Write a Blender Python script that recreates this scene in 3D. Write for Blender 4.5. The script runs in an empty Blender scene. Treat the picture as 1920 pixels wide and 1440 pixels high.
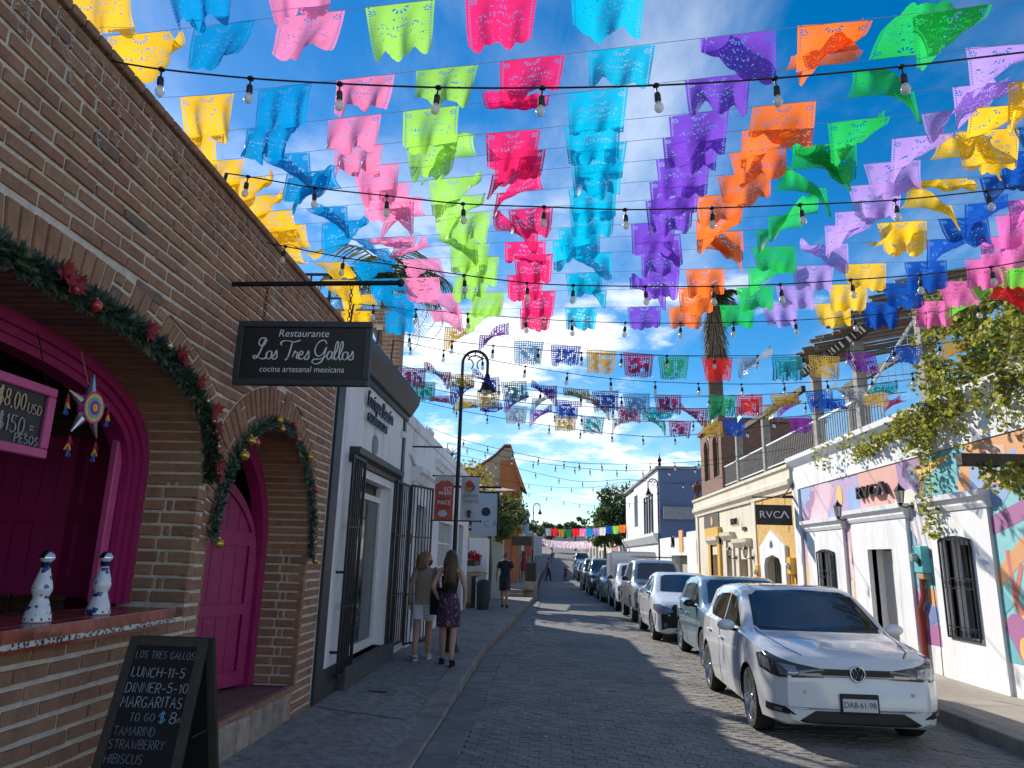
import bpy, bmesh, math, random
from mathutils import Vector, Matrix
from mathutils.bvhtree import BVHTree
random.seed(7)
R_ = math.radians
scene = bpy.context.scene
COL = scene.collection

# ------------------------------------------------------------------ camera
cam_d = bpy.data.cameras.new("camera"); cam = bpy.data.objects.new("camera", cam_d); COL.objects.link(cam)
cam_d.sensor_width = 36; cam_d.sensor_fit = 'HORIZONTAL'; cam_d.lens = 24.94
cam_d.clip_start = 0.05; cam_d.clip_end = 4000
EYE = Vector((0, 0, 1.75))
cam.matrix_world = Matrix(((0.9985472,-0.0136285,0.0521314,0),(0.0474219,-0.2371095,-0.9703248,0),(0.0255849,0.9713873,-0.2361187,1.75),(0,0,0,1)))
scene.camera = cam

# ------------------------------------------------------------------ sky and sun
SUN_EL, SUN_AZ_LEFT = R_(30.0), R_(36.5)      # ahead of the camera, to the left, behind the brick wall
sun_vec = Vector((-math.sin(SUN_AZ_LEFT)*math.cos(SUN_EL), math.cos(SUN_AZ_LEFT)*math.cos(SUN_EL), math.sin(SUN_EL)))
world = bpy.data.worlds.new("World"); scene.world = world; world.use_nodes = True
def build_world():
    nt = world.node_tree; nt.nodes.clear(); N = nt.nodes.new; L = nt.links.new
    out = N('ShaderNodeOutputWorld'); bg = N('ShaderNodeBackground'); bg.inputs['Strength'].default_value = 0.105
    sky = N('ShaderNodeTexSky'); sky.sky_type = 'NISHITA'; sky.sun_disc = False
    sky.sun_elevation = SUN_EL; sky.sun_rotation = -SUN_AZ_LEFT
    sky.altitude = 0; sky.air_density = 1.0; sky.dust_density = 0.05; sky.ozone_density = 3.0
    tc = N('ShaderNodeTexCoord')
    sep = N('ShaderNodeSeparateXYZ'); L(tc.outputs['Generated'], sep.inputs[0])
    def m(op, a, b=None, c=None, clamp=False):
        n = N('ShaderNodeMath'); n.operation = op; n.use_clamp = clamp
        for i, v in enumerate((a, b, c)):
            if v is None: continue
            if isinstance(v, (int, float)): n.inputs[i].default_value = v
            else: L(v, n.inputs[i])
        return n.outputs[0]
    # project the direction onto a flat cloud deck
    den = m('ADD', m('MAXIMUM', sep.outputs[2], 0.0), 0.13)
    px = m('DIVIDE', sep.outputs[0], den); py = m('DIVIDE', sep.outputs[1], den)
    cmb = N('ShaderNodeCombineXYZ'); L(px, cmb.inputs[0]); L(py, cmb.inputs[1])
    def noise(scale, detail, rough, off, stretch=None):
        mp = N('ShaderNodeMapping'); mp.inputs['Location'].default_value = off
        if stretch: mp.inputs['Scale'].default_value = stretch; mp.inputs['Rotation'].default_value = (0, 0, R_(35))
        L(cmb.outputs[0], mp.inputs[0])
        n = N('ShaderNodeTexNoise'); n.inputs['Scale'].default_value = scale; n.inputs['Detail'].default_value = detail
        n.inputs['Roughness'].default_value = rough; L(mp.outputs[0], n.inputs['Vector']); return n.outputs['Fac']
    def ramp(v, lo, hi):
        n = N('ShaderNodeMapRange'); n.interpolation_type = 'SMOOTHSTEP'
        n.inputs['From Min'].default_value = lo; n.inputs['From Max'].default_value = hi; L(v, n.inputs['Value']); return n.outputs['Result']
    cumulus = ramp(noise(0.95, 9, 0.6, CLOUD_OFF), 0.50, 0.60)
    lowband = ramp(sep.outputs[2], 0.62, 0.22)               # cumulus thin out towards the zenith
    wisps = m('MULTIPLY', ramp(noise(1.5, 8, 0.62, (1.7, 0.4, 0), (1, 0.45, 1)), 0.42, 0.88), 0.62)
    cover = m('MAXIMUM', m('MULTIPLY', cumulus, lowband), wisps, clamp=True)
    shade = ramp(noise(1.6, 6, 0.6, (4.2, 0.3, 0)), 0.25, 0.75)
    cl = N('ShaderNodeMix'); cl.data_type = 'RGBA'
    L(shade, cl.inputs['Factor']); cl.inputs['A'].default_value = (5.2, 5.5, 6.0, 1); cl.inputs['B'].default_value = (8.5, 8.6, 8.7, 1)
    hs = N('ShaderNodeHueSaturation'); hs.inputs['Saturation'].default_value = 1.42; hs.inputs['Value'].default_value = .73; L(sky.outputs[0], hs.inputs['Color'])
    mix = N('ShaderNodeMix'); mix.data_type = 'RGBA'
    L(cover, mix.inputs['Factor']); L(hs.outputs[0], mix.inputs['A']); L(cl.outputs['Result'], mix.inputs['B'])
    L(mix.outputs['Result'], bg.inputs['Color']); L(bg.outputs[0], out.inputs[0])
CLOUD_OFF = (1.65, 1.05, 0.0)
build_world()
sun_d = bpy.data.lights.new("sun", 'SUN'); sun_d.energy = 3.25; sun_d.angle = R_(0.53); sun_d.color = (1.0, 0.94, 0.84)
sun_o = bpy.data.objects.new("sun", sun_d); COL.objects.link(sun_o)
sun_o.rotation_euler = sun_vec.to_track_quat('Z', 'Y').to_euler(); sun_o.location = (-20, 25, 30)

scene.render.engine = 'CYCLES'
vs = scene.view_settings; vs.view_transform = 'Standard'; vs.look = 'None'; vs.exposure = 0.95; vs.gamma = 1.0; vs.use_curve_mapping = False
scene.cycles.max_bounces = 8; scene.cycles.transparent_max_bounces = 24; scene.cycles.diffuse_bounces = 4
scene.cycles.caustics_reflective = False; scene.cycles.caustics_refractive = False
scene.cycles.use_denoising = True

# ------------------------------------------------------------------ naming helpers
def thing(name, label, cat, loc=(0, 0, 0), group=None):
    o = bpy.data.objects.new(name, None); o.empty_display_size = 0.2; COL.objects.link(o)
    o.location = loc; tag(o, label, cat, group); return o
def tag(o, label=None, cat=None, group=None, kind=None):
    if label: o['label'] = label
    if cat: o['category'] = cat
    if group: o['group'] = group
    if kind: o['kind'] = kind
    return o
def obj(name, mesh, parent=None, mat=None, local=False):
    """link a mesh; world coordinates unless local, parented without moving"""
    o = bpy.data.objects.new(name, mesh); COL.objects.link(o)
    if mat is not None and len(mesh.materials) == 0: mesh.materials.append(mat)
    if parent is not None:
        o.parent = parent
        if not local:
            p = parent; L = Vector((0, 0, 0))
            while p is not None: L += p.location; p = p.parent
            o.location = -L
    return o
def copy_tree(o, parent=None):
    c = o.copy(); COL.objects.link(c)
    if parent is not None: c.parent = parent
    for ch in list(o.children): copy_tree(ch, c)
    return c

# ------------------------------------------------------------------ mesh builder
class MB:
    def __init__(s): s.v = []; s.f = []; s.m = []; s.mi = 0; s.uv = None
    def add(s, vs_, fs_):
        b = len(s.v); s.v += [tuple(p) for p in vs_]
        s.f += [tuple(b + i for i in q) for q in fs_]; s.m += [s.mi]*len(fs_); return s
    def box(s, x0, x1, y0, y1, z0, z1):
        if x0 > x1: x0, x1 = x1, x0
        if y0 > y1: y0, y1 = y1, y0
        if z0 > z1: z0, z1 = z1, z0
        return s.add([(x0,y0,z0),(x1,y0,z0),(x1,y1,z0),(x0,y1,z0),(x0,y0,z1),(x1,y0,z1),(x1,y1,z1),(x0,y1,z1)],
              [(0,3,2,1),(4,5,6,7),(0,1,5,4),(1,2,6,5),(2,3,7,6),(3,0,4,7)])
    def bbox(s, x0, x1, y0, y1, z0, z1, b=0.01):
        """bevelled box"""
        if x0 > x1: x0, x1 = x1, x0
        if y0 > y1: y0, y1 = y1, y0
        if z0 > z1: z0, z1 = z1, z0
        b = min(b, (x1-x0)*.45, (y1-y0)*.45, (z1-z0)*.45)
        X = (x0, x1); Y = (y0, y1); Z = (z0, z1); sg = (1, -1); V = []; idx = {}
        for i in (0, 1):
            for j in (0, 1):
                for k in (0, 1):
                    c = (X[i], Y[j], Z[k])
                    for a in range(3):
                        p = [c[0]+sg[i]*b, c[1]+sg[j]*b, c[2]+sg[k]*b]; p[a] = c[a]
                        idx[(i, j, k, a)] = len(V); V.append(tuple(p))
        F = []
        for a in range(3):
            o1, o2 = [(1, 2), (2, 0), (0, 1)][a]
            for e in (0, 1):
                def key(u, w):
                    t = [0, 0, 0]; t[a] = e; t[o1] = u; t[o2] = w; return (t[0], t[1], t[2], a)
                q = [idx[key(0, 0)], idx[key(1, 0)], idx[key(1, 1)], idx[key(0, 1)]]
                F.append(q if e else q[::-1])
        for a in range(3):   # edges along axis a
            o1, o2 = [(1, 2), (2, 0), (0, 1)][a]
            for u in (0, 1):
                for w in (0, 1):
                    def k2(t_, ax):
                        t = [0, 0, 0]; t[a] = t_; t[o1] = u; t[o2] = w; return idx[(t[0], t[1], t[2], ax)]
                    q = [k2(0, o1), k2(1, o1), k2(1, o2), k2(0, o2)]
                    F.append(q if (u == w) else q[::-1])
        for i in (0, 1):
            for j in (0, 1):
                for k in (0, 1):
                    q = [idx[(i, j, k, 0)], idx[(i, j, k, 1)], idx[(i, j, k, 2)]]
                    F.append(q if (i+j+k) % 2 else q[::-1])
        return s.add(V, F)
    def prism(s, poly, axis, a0, a1):
        """extrude a 2D polygon along axis 'x' (poly in y,z), 'y' (x,z) or 'z' (x,y)"""
        n = len(poly)
        def P(p, a): return {'x': (a, p[0], p[1]), 'y': (p[0], a, p[1]), 'z': (p[0], p[1], a)}[axis]
        V = [P(p, a0) for p in poly] + [P(p, a1) for p in poly]
        F = [tuple(range(n))[::-1], tuple(range(n, 2*n))] + [(i, (i+1) % n, n+(i+1) % n, n+i) for i in range(n)]
        return s.add(V, F)
    def tube(s, pts, r, n=6, cap=True):
        pts = [Vector(p) for p in pts]; rr = r if isinstance(r, (list, tuple)) else [r]*len(pts); V = []; F = []
        up = None
        for i, p in enumerate(pts):
            d = (pts[min(i+1, len(pts)-1)] - pts[max(i-1, 0)])
            if d.length < 1e-9: d = Vector((0, 0, 1))
            d.normalize()
            if up is None: up = Vector((0, 0, 1)) if abs(d.z) < .9 else Vector((1, 0, 0))
            a = d.cross(up)
            if a.length < 1e-6: a = d.orthogonal()
            a.normalize(); b = a.cross(d).normalized(); up = b
            for k in range(n):
                t = 2*math.pi*k/n; V.append(p + (a*math.cos(t) + b*math.sin(t))*rr[i])
        for i in range(len(pts)-1):
            for k in range(n): F.append((i*n+k, i*n+(k+1) % n, (i+1)*n+(k+1) % n, (i+1)*n+k))
        if cap: F.append(tuple(range(n))[::-1]); F.append(tuple((len(pts)-1)*n+k for k in range(n)))
        return s.add(V, F)
    def lathe(s, prof, c=(0, 0, 0), n=12, axis='z', cap=True):
        V = []; F = []
        for (r, h) in prof:
            for k in range(n):
                t = 2*math.pi*k/n; a, b = r*math.cos(t), r*math.sin(t)
                V.append({'z': (c[0]+a, c[1]+b, c[2]+h), 'x': (c[0]+h, c[1]+a, c[2]+b), 'y': (c[0]+b, c[1]+h, c[2]+a)}[axis])
        for i in range(len(prof)-1):
            for k in range(n): F.append((i*n+k, i*n+(k+1) % n, (i+1)*n+(k+1) % n, (i+1)*n+k))
        if cap: F.append(tuple(range(n))[::-1]); F.append(tuple((len(prof)-1)*n+k for k in range(n)))
        return s.add(V, F)
    def sphere(s, c, r, n=8, m=6, sc=(1, 1, 1)):
        prof = []
        V = []; F = []
        for i in range(m+1):
            ph = math.pi*i/m
            for k in range(n):
                t = 2*math.pi*k/n
                V.append((c[0]+r*sc[0]*math.sin(ph)*math.cos(t), c[1]+r*sc[1]*math.sin(ph)*math.sin(t), c[2]-r*sc[2]*math.cos(ph)))
        for i in range(m):
            for k in range(n): F.append((i*n+k, i*n+(k+1) % n, (i+1)*n+(k+1) % n, (i+1)*n+k))
        return s.add(V, F)
    def loft(s, rings, cap=True, closed=True):
        n = len(rings[0]); V = [p for r in rings for p in r]; F = []
        for i in range(len(rings)-1):
            for k in range(n if closed else n-1): F.append((i*n+k, i*n+(k+1) % n, (i+1)*n+(k+1) % n, (i+1)*n+k))
        if cap and closed: F.append(tuple(range(n))[::-1]); F.append(tuple((len(rings)-1)*n+k for k in range(n)))
        return s.add(V, F)
    def mesh(s, name, mats=None, smooth=False, fix=True):
        me = bpy.data.meshes.new(name); me.from_pydata(s.v, [], s.f)
        if mats is not None:
            for m_ in (mats if isinstance(mats, (list, tuple)) else [mats]): me.materials.append(m_)
        if any(s.m): me.polygons.foreach_set('material_index', s.m)
        if fix:
            bm = bmesh.new(); bm.from_mesh(me); bmesh.ops.recalc_face_normals(bm, faces=bm.faces); bm.to_mesh(me); bm.free()
        if smooth:
            me.polygons.foreach_set('use_smooth', [True]*len(me.polygons))
            if smooth is not True:
                try: me.set_sharp_from_angle(angle=R_(smooth))
                except Exception: pass
        me.update(); return me
    def build_split(s, name, mat, parent=None, **kw):
        """every loose piece becomes an object of its own"""
        par = list(range(len(s.v)))
        def find(a):
            while par[a] != a: par[a] = par[par[a]]; a = par[a]
            return a
        for f_ in s.f:
            for i in f_[1:]: par[find(i)] = find(f_[0])
        gr = {}
        for f_ in s.f: gr.setdefault(find(f_[0]), []).append(f_)
        out = []
        for fs_ in gr.values():
            ids = sorted({i for f_ in fs_ for i in f_}); mp = {j: k for k, j in enumerate(ids)}; q = MB(); q.add([s.v[j] for j in ids], [tuple(mp[i] for i in f_) for f_ in fs_]); out.append(q.build(name, mat, parent, **kw))
        return out
    def build(s, name, mat, parent=None, smooth=False, local=False, fix=True):
        return obj(name, s.mesh(name, mat, smooth, fix), parent, local=local)

def text_mesh(txt, size, mat, depth=0.0, font_shear=0.0, align='LEFT', spacing=1.0, bevel=0.0, width=1.0):
    """text turned into a mesh lying in the XY plane"""
    cu = bpy.data.curves.new('lettering', 'FONT'); cu.body = txt; cu.size = size; cu.extrude = depth; cu.shear = font_shear
    cu.align_x = align; cu.space_character = spacing; cu.resolution_u = 3; cu.offset = bevel
    t = bpy.data.objects.new('lettering', cu); COL.objects.link(t)
    dg = bpy.context.evaluated_depsgraph_get()
    me = bpy.data.meshes.new_from_object(t.evaluated_get(dg)); me.materials.clear(); me.materials.append(mat)
    bpy.data.objects.remove(t); bpy.data.curves.remove(cu)
    if width != 1.0:
        for v in me.vertices: v.co.x *= width
    return me
def put_text(name, txt, size, mat, origin, xdir, ydir, parent, **kw):
    me = text_mesh(txt, size, mat, **kw)
    x = Vector(xdir).normalized(); y = Vector(ydir).normalized(); z = x.cross(y)
    M = Matrix.Identity(4); M.col[0][:3] = x; M.col[1][:3] = y; M.col[2][:3] = z; M.col[3][:3] = Vector(origin)
    me.transform(M); return obj(name, me, parent)
def stroke_text(name, txt, size, mat, origin, xdir, ydir, parent, r=0.004, slant=0.0, spacing=1.0, jit=0.0, seed=1, fit=None):
    """single-stroke (chalk or brush) lettering as thin tubes"""
    rn = random.Random(seed); x = Vector(xdir).normalized(); y = Vector(ydir).normalized(); O = Vector(origin); mb = MB(); cx = 0
    if fit:
        tw = sum(((GLY.get(c) or GLY.get(c.upper()) or (.28,))[0]*(.72 if c.islower() and c not in GLY else 1)+.22)*size*spacing for c in txt); x = x*(fit/tw)
    for ch in txt:
        g = GLY.get(ch) or GLY.get(ch.upper())
        lower = ch.islower() and ch not in GLY
        k = 0.72 if lower else 1.0
        if g is None: cx += 0.5*size*spacing; continue
        w = g[0]; jy = rn.uniform(-jit, jit)*size
        for st in g[1]:
            pts = [O + x*(cx + (px*k + slant*py*k)*size) + y*(py*k*size + jy) for px, py in st]
            if len(pts) > 1: mb.tube(pts, r, 4)
            else: mb.sphere(pts[0], r*1.6, 6, 4)
        cx += (w*k + 0.22)*size*spacing
    return mb.build(name, mat, parent, fix=False)
def arc(cx, cy, rx, ry, a0, a1, n=8): return [(cx+rx*math.cos(R_(a0+(a1-a0)*i/n)), cy+ry*math.sin(R_(a0+(a1-a0)*i/n))) for i in range(n+1)]
GLY = {
 'A': (.6, [[(0,0),(.3,1),(.6,0)], [(.12,.38),(.48,.38)]]), 'B': (.5, [[(0,0),(0,1)], [(0,1)]+arc(.25,.76,.22,.24,90,-90)+[(0,.52)], [(0,.52)]+arc(.27,.26,.25,.26,90,-90)+[(0,0)]]),
 'C': (.55, [arc(.3,.5,.3,.5,45,315,12)]), 'D': (.55, [[(0,0),(0,1)], [(0,1)]+arc(.15,.5,.4,.5,90,-90,10)+[(0,0)]]),
 'E': (.45, [[(.45,1),(0,1),(0,0),(.45,0)], [(0,.52),(.36,.52)]]), 'F': (.45, [[(.45,1),(0,1),(0,0)], [(0,.52),(.36,.52)]]),
 'G': (.6, [arc(.3,.5,.3,.5,45,320,12)+[(.56,.42),(.34,.42)]]), 'H': (.55, [[(0,0),(0,1)], [(.55,0),(.55,1)], [(0,.5),(.55,.5)]]),
 'I': (.08, [[(.04,0),(.04,1)]]), 'J': (.4, [[(.4,1),(.4,.25)]+arc(.2,.2,.2,.2,0,-180)]), 'K': (.5, [[(0,0),(0,1)], [(.5,1),(0,.42)], [(.15,.58),(.5,0)]]),
 'L': (.42, [[(0,1),(0,0),(.42,0)]]), 'M': (.7, [[(0,0),(.08,1),(.35,.35),(.62,1),(.7,0)]]), 'N': (.55, [[(0,0),(0,1),(.55,0),(.55,1)]]),
 'O': (.6, [arc(.3,.5,.3,.5,90,450,14)]), 'P': (.5, [[(0,0),(0,1)], [(0,1)]+arc(.22,.74,.27,.26,90,-90)+[(0,.48)]]), 'Q': (.6, [arc(.3,.5,.3,.5,90,450,14), [(.38,.25),(.62,-.06)]]),
 'R': (.5, [[(0,0),(0,1)], [(0,1)]+arc(.22,.74,.27,.26,90,-90)+[(0,.48)], [(.2,.48),(.5,0)]]), 'S': (.5, [arc(.26,.75,.23,.25,40,270,9)+arc(.24,.25,.25,.25,90,-140,9)]),
 'T': (.55, [[(0,1),(.55,1)], [(.275,1),(.275,0)]]), 'U': (.55, [[(0,1),(0,.28)]+arc(.275,.28,.275,.28,180,360)+[(.55,1)]]), 'V': (.6, [[(0,1),(.3,0),(.6,1)]]),
 'W': (.8, [[(0,1),(.2,0),(.4,.75),(.6,0),(.8,1)]]), 'X': (.55, [[(0,0),(.55,1)], [(0,1),(.55,0)]]), 'Y': (.55, [[(0,1),(.275,.5),(.55,1)], [(.275,.5),(.275,0)]]), 'Z': (.5, [[(0,1),(.5,1),(0,0),(.5,0)]]),
 '0': (.5, [arc(.25,.5,.25,.5,90,450,14)]), '1': (.2, [[(0,.78),(.16,1),(.16,0)]]), '2': (.5, [arc(.25,.74,.24,.26,160,-30,8)+[(0,0),(.5,0)]]), '4': (.5, [[(.38,0),(.38,1),(0,.3),(.5,.3)]]),
 '5': (.5, [[(.46,1),(.06,1),(.04,.58)]+arc(.22,.3,.27,.3,110,-140,9)]), '6': (.5, [[(.4,1),(.08,.5)]+arc(.25,.27,.24,.27,150,-210,12)]), '7': (.5, [[(0,1),(.5,1),(.15,0)]]),
 '8': (.5, [arc(.25,.75,.2,.25,270,-90,12), arc(.25,.25,.25,.25,90,450,12)]), '9': (.5, [arc(.25,.72,.24,.27,-30,330,12)+[(.46,.6),(.2,0)]]),
 '$': (.5, [arc(.26,.72,.23,.22,40,270,9)+arc(.24,.28,.25,.22,90,-140,9), [(.2,-.1),(.2,1.1)], [(.3,-.1),(.3,1.1)]]),
 '-': (.35, [[(0,.45),(.35,.45)]]), '.': (.1, [[(.05,.04)]]), '=': (.35, [[(0,.55),(.35,.55)], [(0,.35),(.35,.35)]]), '/': (.4, [[(0,0),(.4,1)]]), ' ': (.3, []),
}

# ------------------------------------------------------------------ materials
MATS = {}
def nodes_of(m): return m.node_tree.nodes, m.node_tree.links
def mat(name, col, rough=0.6, metal=0.0, var=0.0, vscale=6.0, bump=0.0, bscale=40.0, dirt=None, dirt_amt=0.0, dscale=2.0, coat=0.0, island=0.0, spec=0.5, trans=0.0, alpha=1.0, emit=None, coords='Object', streak=False):
    m = bpy.data.materials.new(name); m.use_nodes = True; MATS[name] = m
    N, L = nodes_of(m); b = N['Principled BSDF']
    b.inputs['Roughness'].default_value = rough; b.inputs['Metallic'].default_value = metal
    b.inputs['Specular IOR Level'].default_value = spec; b.inputs['Coat Weight'].default_value = coat; b.inputs['Coat Roughness'].default_value = 0.04
    b.inputs['Transmission Weight'].default_value = trans; b.inputs['Alpha'].default_value = alpha
    if emit: b.inputs['Emission Color'].default_value = (*emit[:3], 1); b.inputs['Emission Strength'].default_value = emit[3]
    col = (*col, 1); src = None
    if var or bump or dirt or island:
        if coords == 'World':
            geo = N.new('ShaderNodeNewGeometry')
            class TC: outputs = {'World': geo.outputs['Position']}
            tc = TC
        else: tc = N.new('ShaderNodeTexCoord')
    if var:
        n = N.new('ShaderNodeTexNoise'); n.inputs['Scale'].default_value = vscale; n.inputs['Detail'].default_value = 6; n.inputs['Roughness'].default_value = 0.65
        L.new(tc.outputs[coords], n.inputs['Vector'])
        mr = N.new('ShaderNodeMapRange'); mr.inputs['From Min'].default_value = 0.3; mr.inputs['From Max'].default_value = 0.7
        mr.inputs['To Min'].default_value = 1-var; mr.inputs['To Max'].default_value = 1+var; L.new(n.outputs['Fac'], mr.inputs['Value'])
        mx = N.new('ShaderNodeMix'); mx.data_type = 'RGBA'; mx.blend_type = 'MULTIPLY'; mx.inputs['Factor'].default_value = 1
        mx.inputs['A'].default_value = col; L.new(mr.outputs['Result'], mx.inputs['B']); src = mx.outputs['Result']
    if island:
        g = N.new('ShaderNodeNewGeometry'); oi = N.new('ShaderNodeObjectInfo')
        ad = N.new('ShaderNodeMath'); ad.operation = 'ADD'; L.new(g.outputs['Random Per Island'], ad.inputs[0]); L.new(oi.outputs['Random'], ad.inputs[1])
        fr = N.new('ShaderNodeMath'); fr.operation = 'FRACT'; L.new(ad.outputs[0], fr.inputs[0])
        mr2 = N.new('ShaderNodeMapRange'); mr2.inputs['To Min'].default_value = 1-island; mr2.inputs['To Max'].default_value = 1+island; L.new(fr.outputs[0], mr2.inputs['Value'])
        mx2 = N.new('ShaderNodeMix'); mx2.data_type = 'RGBA'; mx2.blend_type = 'MULTIPLY'; mx2.inputs['Factor'].default_value = 1
        if src is not None: L.new(src, mx2.inputs['A'])
        else: mx2.inputs['A'].default_value = col
        L.new(mr2.outputs['Result'], mx2.inputs['B']); src = mx2.outputs['Result']
    if dirt:
        n2 = N.new('ShaderNodeTexNoise'); n2.inputs['Scale'].default_value = dscale; n2.inputs['Detail'].default_value = 8; n2.inputs['Roughness'].default_value = 0.7
        if streak:
            mpg = N.new('ShaderNodeMapping'); mpg.inputs['Scale'].default_value = (2.2, 2.2, .28); L.new(tc.outputs[coords], mpg.inputs[0]); L.new(mpg.outputs[0], n2.inputs['Vector'])
        else: L.new(tc.outputs[coords], n2.inputs['Vector'])
        mr3 = N.new('ShaderNodeMapRange'); mr3.interpolation_type = 'SMOOTHSTEP'; mr3.inputs['From Min'].default_value = 0.48; mr3.inputs['From Max'].default_value = 0.72
        mr3.inputs['To Max'].default_value = dirt_amt; L.new(n2.outputs['Fac'], mr3.inputs['Value'])
        mx3 = N.new('ShaderNodeMix'); mx3.data_type = 'RGBA'; L.new(mr3.outputs['Result'], mx3.inputs['Factor'])
        if src is not None: L.new(src, mx3.inputs['A'])
        else: mx3.inputs['A'].default_value = col
        mx3.inputs['B'].default_value = (*dirt, 1); src = mx3.outputs['Result']
    if src is not None: L.new(src, b.inputs['Base Color'])
    else: b.inputs['Base Color'].default_value = col
    if bump:
        nb = N.new('ShaderNodeTexNoise'); nb.inputs['Scale'].default_value = bscale; nb.inputs['Detail'].default_value = 5
        L.new(tc.outputs[coords], nb.inputs['Vector'])
        bp = N.new('ShaderNodeBump'); bp.inputs['Strength'].default_value = bump; bp.inputs['Distance'].default_value = 0.01
        L.new(nb.outputs['Fac'], bp.inputs['Height']); L.new(bp.outputs[0], b.inputs['Normal'])
    return m
def brick_mat():
    m = mat('brick', (0.27, 0.125, 0.075), rough=0.9, bump=0.5, bscale=60)
    N, L = nodes_of(m); b = N['Principled BSDF']; tc = next(n for n in N if n.type == 'TEX_COORD')
    g = N.new('ShaderNodeNewGeometry'); oi = N.new('ShaderNodeObjectInfo')
    ad = N.new('ShaderNodeMath'); ad.operation = 'ADD'; L.new(g.outputs['Random Per Island'], ad.inputs[0]); L.new(oi.outputs['Random'], ad.inputs[1])
    fr = N.new('ShaderNodeMath'); fr.operation = 'FRACT'; L.new(ad.outputs[0], fr.inputs[0])
    cr = N.new('ShaderNodeValToRGB'); L.new(fr.outputs[0], cr.inputs[0]); e = cr.color_ramp.elements
    e[0].position = 0; e[0].color = (0.265, 0.14, 0.08, 1); e[1].position = 1; e[1].color = (0.35, 0.205, 0.122, 1)
    for p, c in ((.012, (.18, .12, .092, 1)), (.03, (.28, .15, .088, 1)), (.35, (.325, .18, .104, 1)), (.55, (.275, .143, .085, 1)), (.75, (.335, .19, .11, 1)), (.92, (.285, .13, .082, 1))):
        x = e.new(p); x.color = c
    n = N.new('ShaderNodeTexNoise'); n.inputs['Scale'].default_value = 9; n.inputs['Detail'].default_value = 8; n.inputs['Roughness'].default_value = .7; L.new(g.outputs['Position'], n.inputs['Vector'])
    mr = N.new('ShaderNodeMapRange'); mr.inputs['From Min'].default_value = .3; mr.inputs['From Max'].default_value = .7; mr.inputs['To Min'].default_value = .72; mr.inputs['To Max'].default_value = 1.28; L.new(n.outputs['Fac'], mr.inputs['Value'])
    mx = N.new('ShaderNodeMix'); mx.data_type = 'RGBA'; mx.blend_type = 'MULTIPLY'; mx.inputs['Factor'].default_value = 1
    L.new(cr.outputs[0], mx.inputs['A']); L.new(mr.outputs['Result'], mx.inputs['B'])
    # smeared mortar haze
    n2 = N.new('ShaderNodeTexNoise'); n2.inputs['Scale'].default_value = 22; n2.inputs['Detail'].default_value = 6; L.new(g.outputs['Position'], n2.inputs['Vector'])
    mr2 = N.new('ShaderNodeMapRange'); mr2.inputs['From Min'].default_value = .56; mr2.inputs['From Max'].default_value = .78; mr2.inputs['To Max'].default_value = .45; L.new(n2.outputs['Fac'], mr2.inputs['Value'])
    mx2 = N.new('ShaderNodeMix'); mx2.data_type = 'RGBA'; L.new(mr2.outputs['Result'], mx2.inputs['Factor']); L.new(mx.outputs['Result'], mx2.inputs['A']); mx2.inputs['B'].default_value = (.36, .27, .21, 1)
    L.new(mx2.outputs['Result'], b.inputs['Base Color']); return m
M_brick = brick_mat()
M_mortar = mat('mortar', (.62, .54, .45), .95, var=.2, vscale=14, bump=.6, bscale=70)
M_magenta = mat('magenta paint', (.33, .015, .115), .45, var=.15, vscale=8, bump=.12, bscale=30)
M_pinkpaint = mat('pink paint', (.56, .08, .24), .5, var=.12, vscale=8)
M_black = mat('black', (.012, .012, .014), .45, var=.2)
M_iron = mat('black iron', (.014, .015, .018), .5, metal=.3, var=.3, vscale=20)
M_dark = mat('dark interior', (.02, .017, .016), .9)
M_darkgrey = mat('charcoal paint', (.032, .037, .045), .5, var=.15, vscale=4)
M_white = mat('white stucco', (.79, .79, .80), .85, var=.05, vscale=1.5, bump=.15, bscale=25, dirt=(.40, .375, .34), dirt_amt=.55, dscale=1.3, coords='World', streak=True)
M_whitepaint = mat('white paint', (.78, .78, .78), .5, var=.04, vscale=3, dirt=(.5, .48, .45), dirt_amt=.25, dscale=2.2)
M_cream = mat('cream stucco', (.72, .64, .50), .85, var=.06, vscale=1.5, bump=.15, bscale=25, dirt=(.42, .34, .24), dirt_amt=.6, dscale=1.3, coords='World', streak=True)
M_yellow = mat('ochre stucco', (.62, .38, .10), .85, var=.3, vscale=9, bump=.4, bscale=18, dirt=(.45, .24, .06), dirt_amt=.5, dscale=5)
M_yellowpaint = mat('yellow paint', (.75, .43, .07), .5, var=.08)
M_wood = mat('weathered wood', (.20, .13, .08), .8, var=.35, vscale=12, bump=.3, bscale=50)
M_darkwood = mat('dark wood', (.045, .033, .026), .7, var=.3, vscale=14, bump=.3, bscale=50)
M_paleswood = mat('pale wood', (.42, .27, .15), .7, var=.2, vscale=12)
M_concrete = mat('sidewalk concrete', (.25, .23, .215), .9, var=.42, vscale=11, bump=.8, bscale=90, dirt=(.12, .108, .098), dirt_amt=.8, dscale=1.7)
M_kerb = mat('kerb stone', (.26, .235, .21), .9, var=.2, vscale=5, bump=.4, bscale=60, dirt=(.12, .11, .10), dirt_amt=.55, dscale=3, island=.12, coords='World')
M_gutter = mat('gutter slab', (.20, .19, .185), .9, var=.2, vscale=5, bump=.4, bscale=60, island=.12, dirt=(.11, .10, .095), dirt_amt=.6, dscale=2, coords='World')
M_paver = mat('grey paver', (.225, .208, .19), .8, var=.25, vscale=3, bump=.5, bscale=55, dirt=(.105, .098, .09), dirt_amt=.8, dscale=.5, island=.08, coords='World')
M_glassdark = mat('dark window glass', (.02, .025, .03), .08, spec=.8)
M_chalkwhite = mat('white chalk', (.36, .36, .38), .95, var=.25, vscale=60)
M_signwhite = mat('white lettering', (.75, .75, .76), .6)
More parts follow.
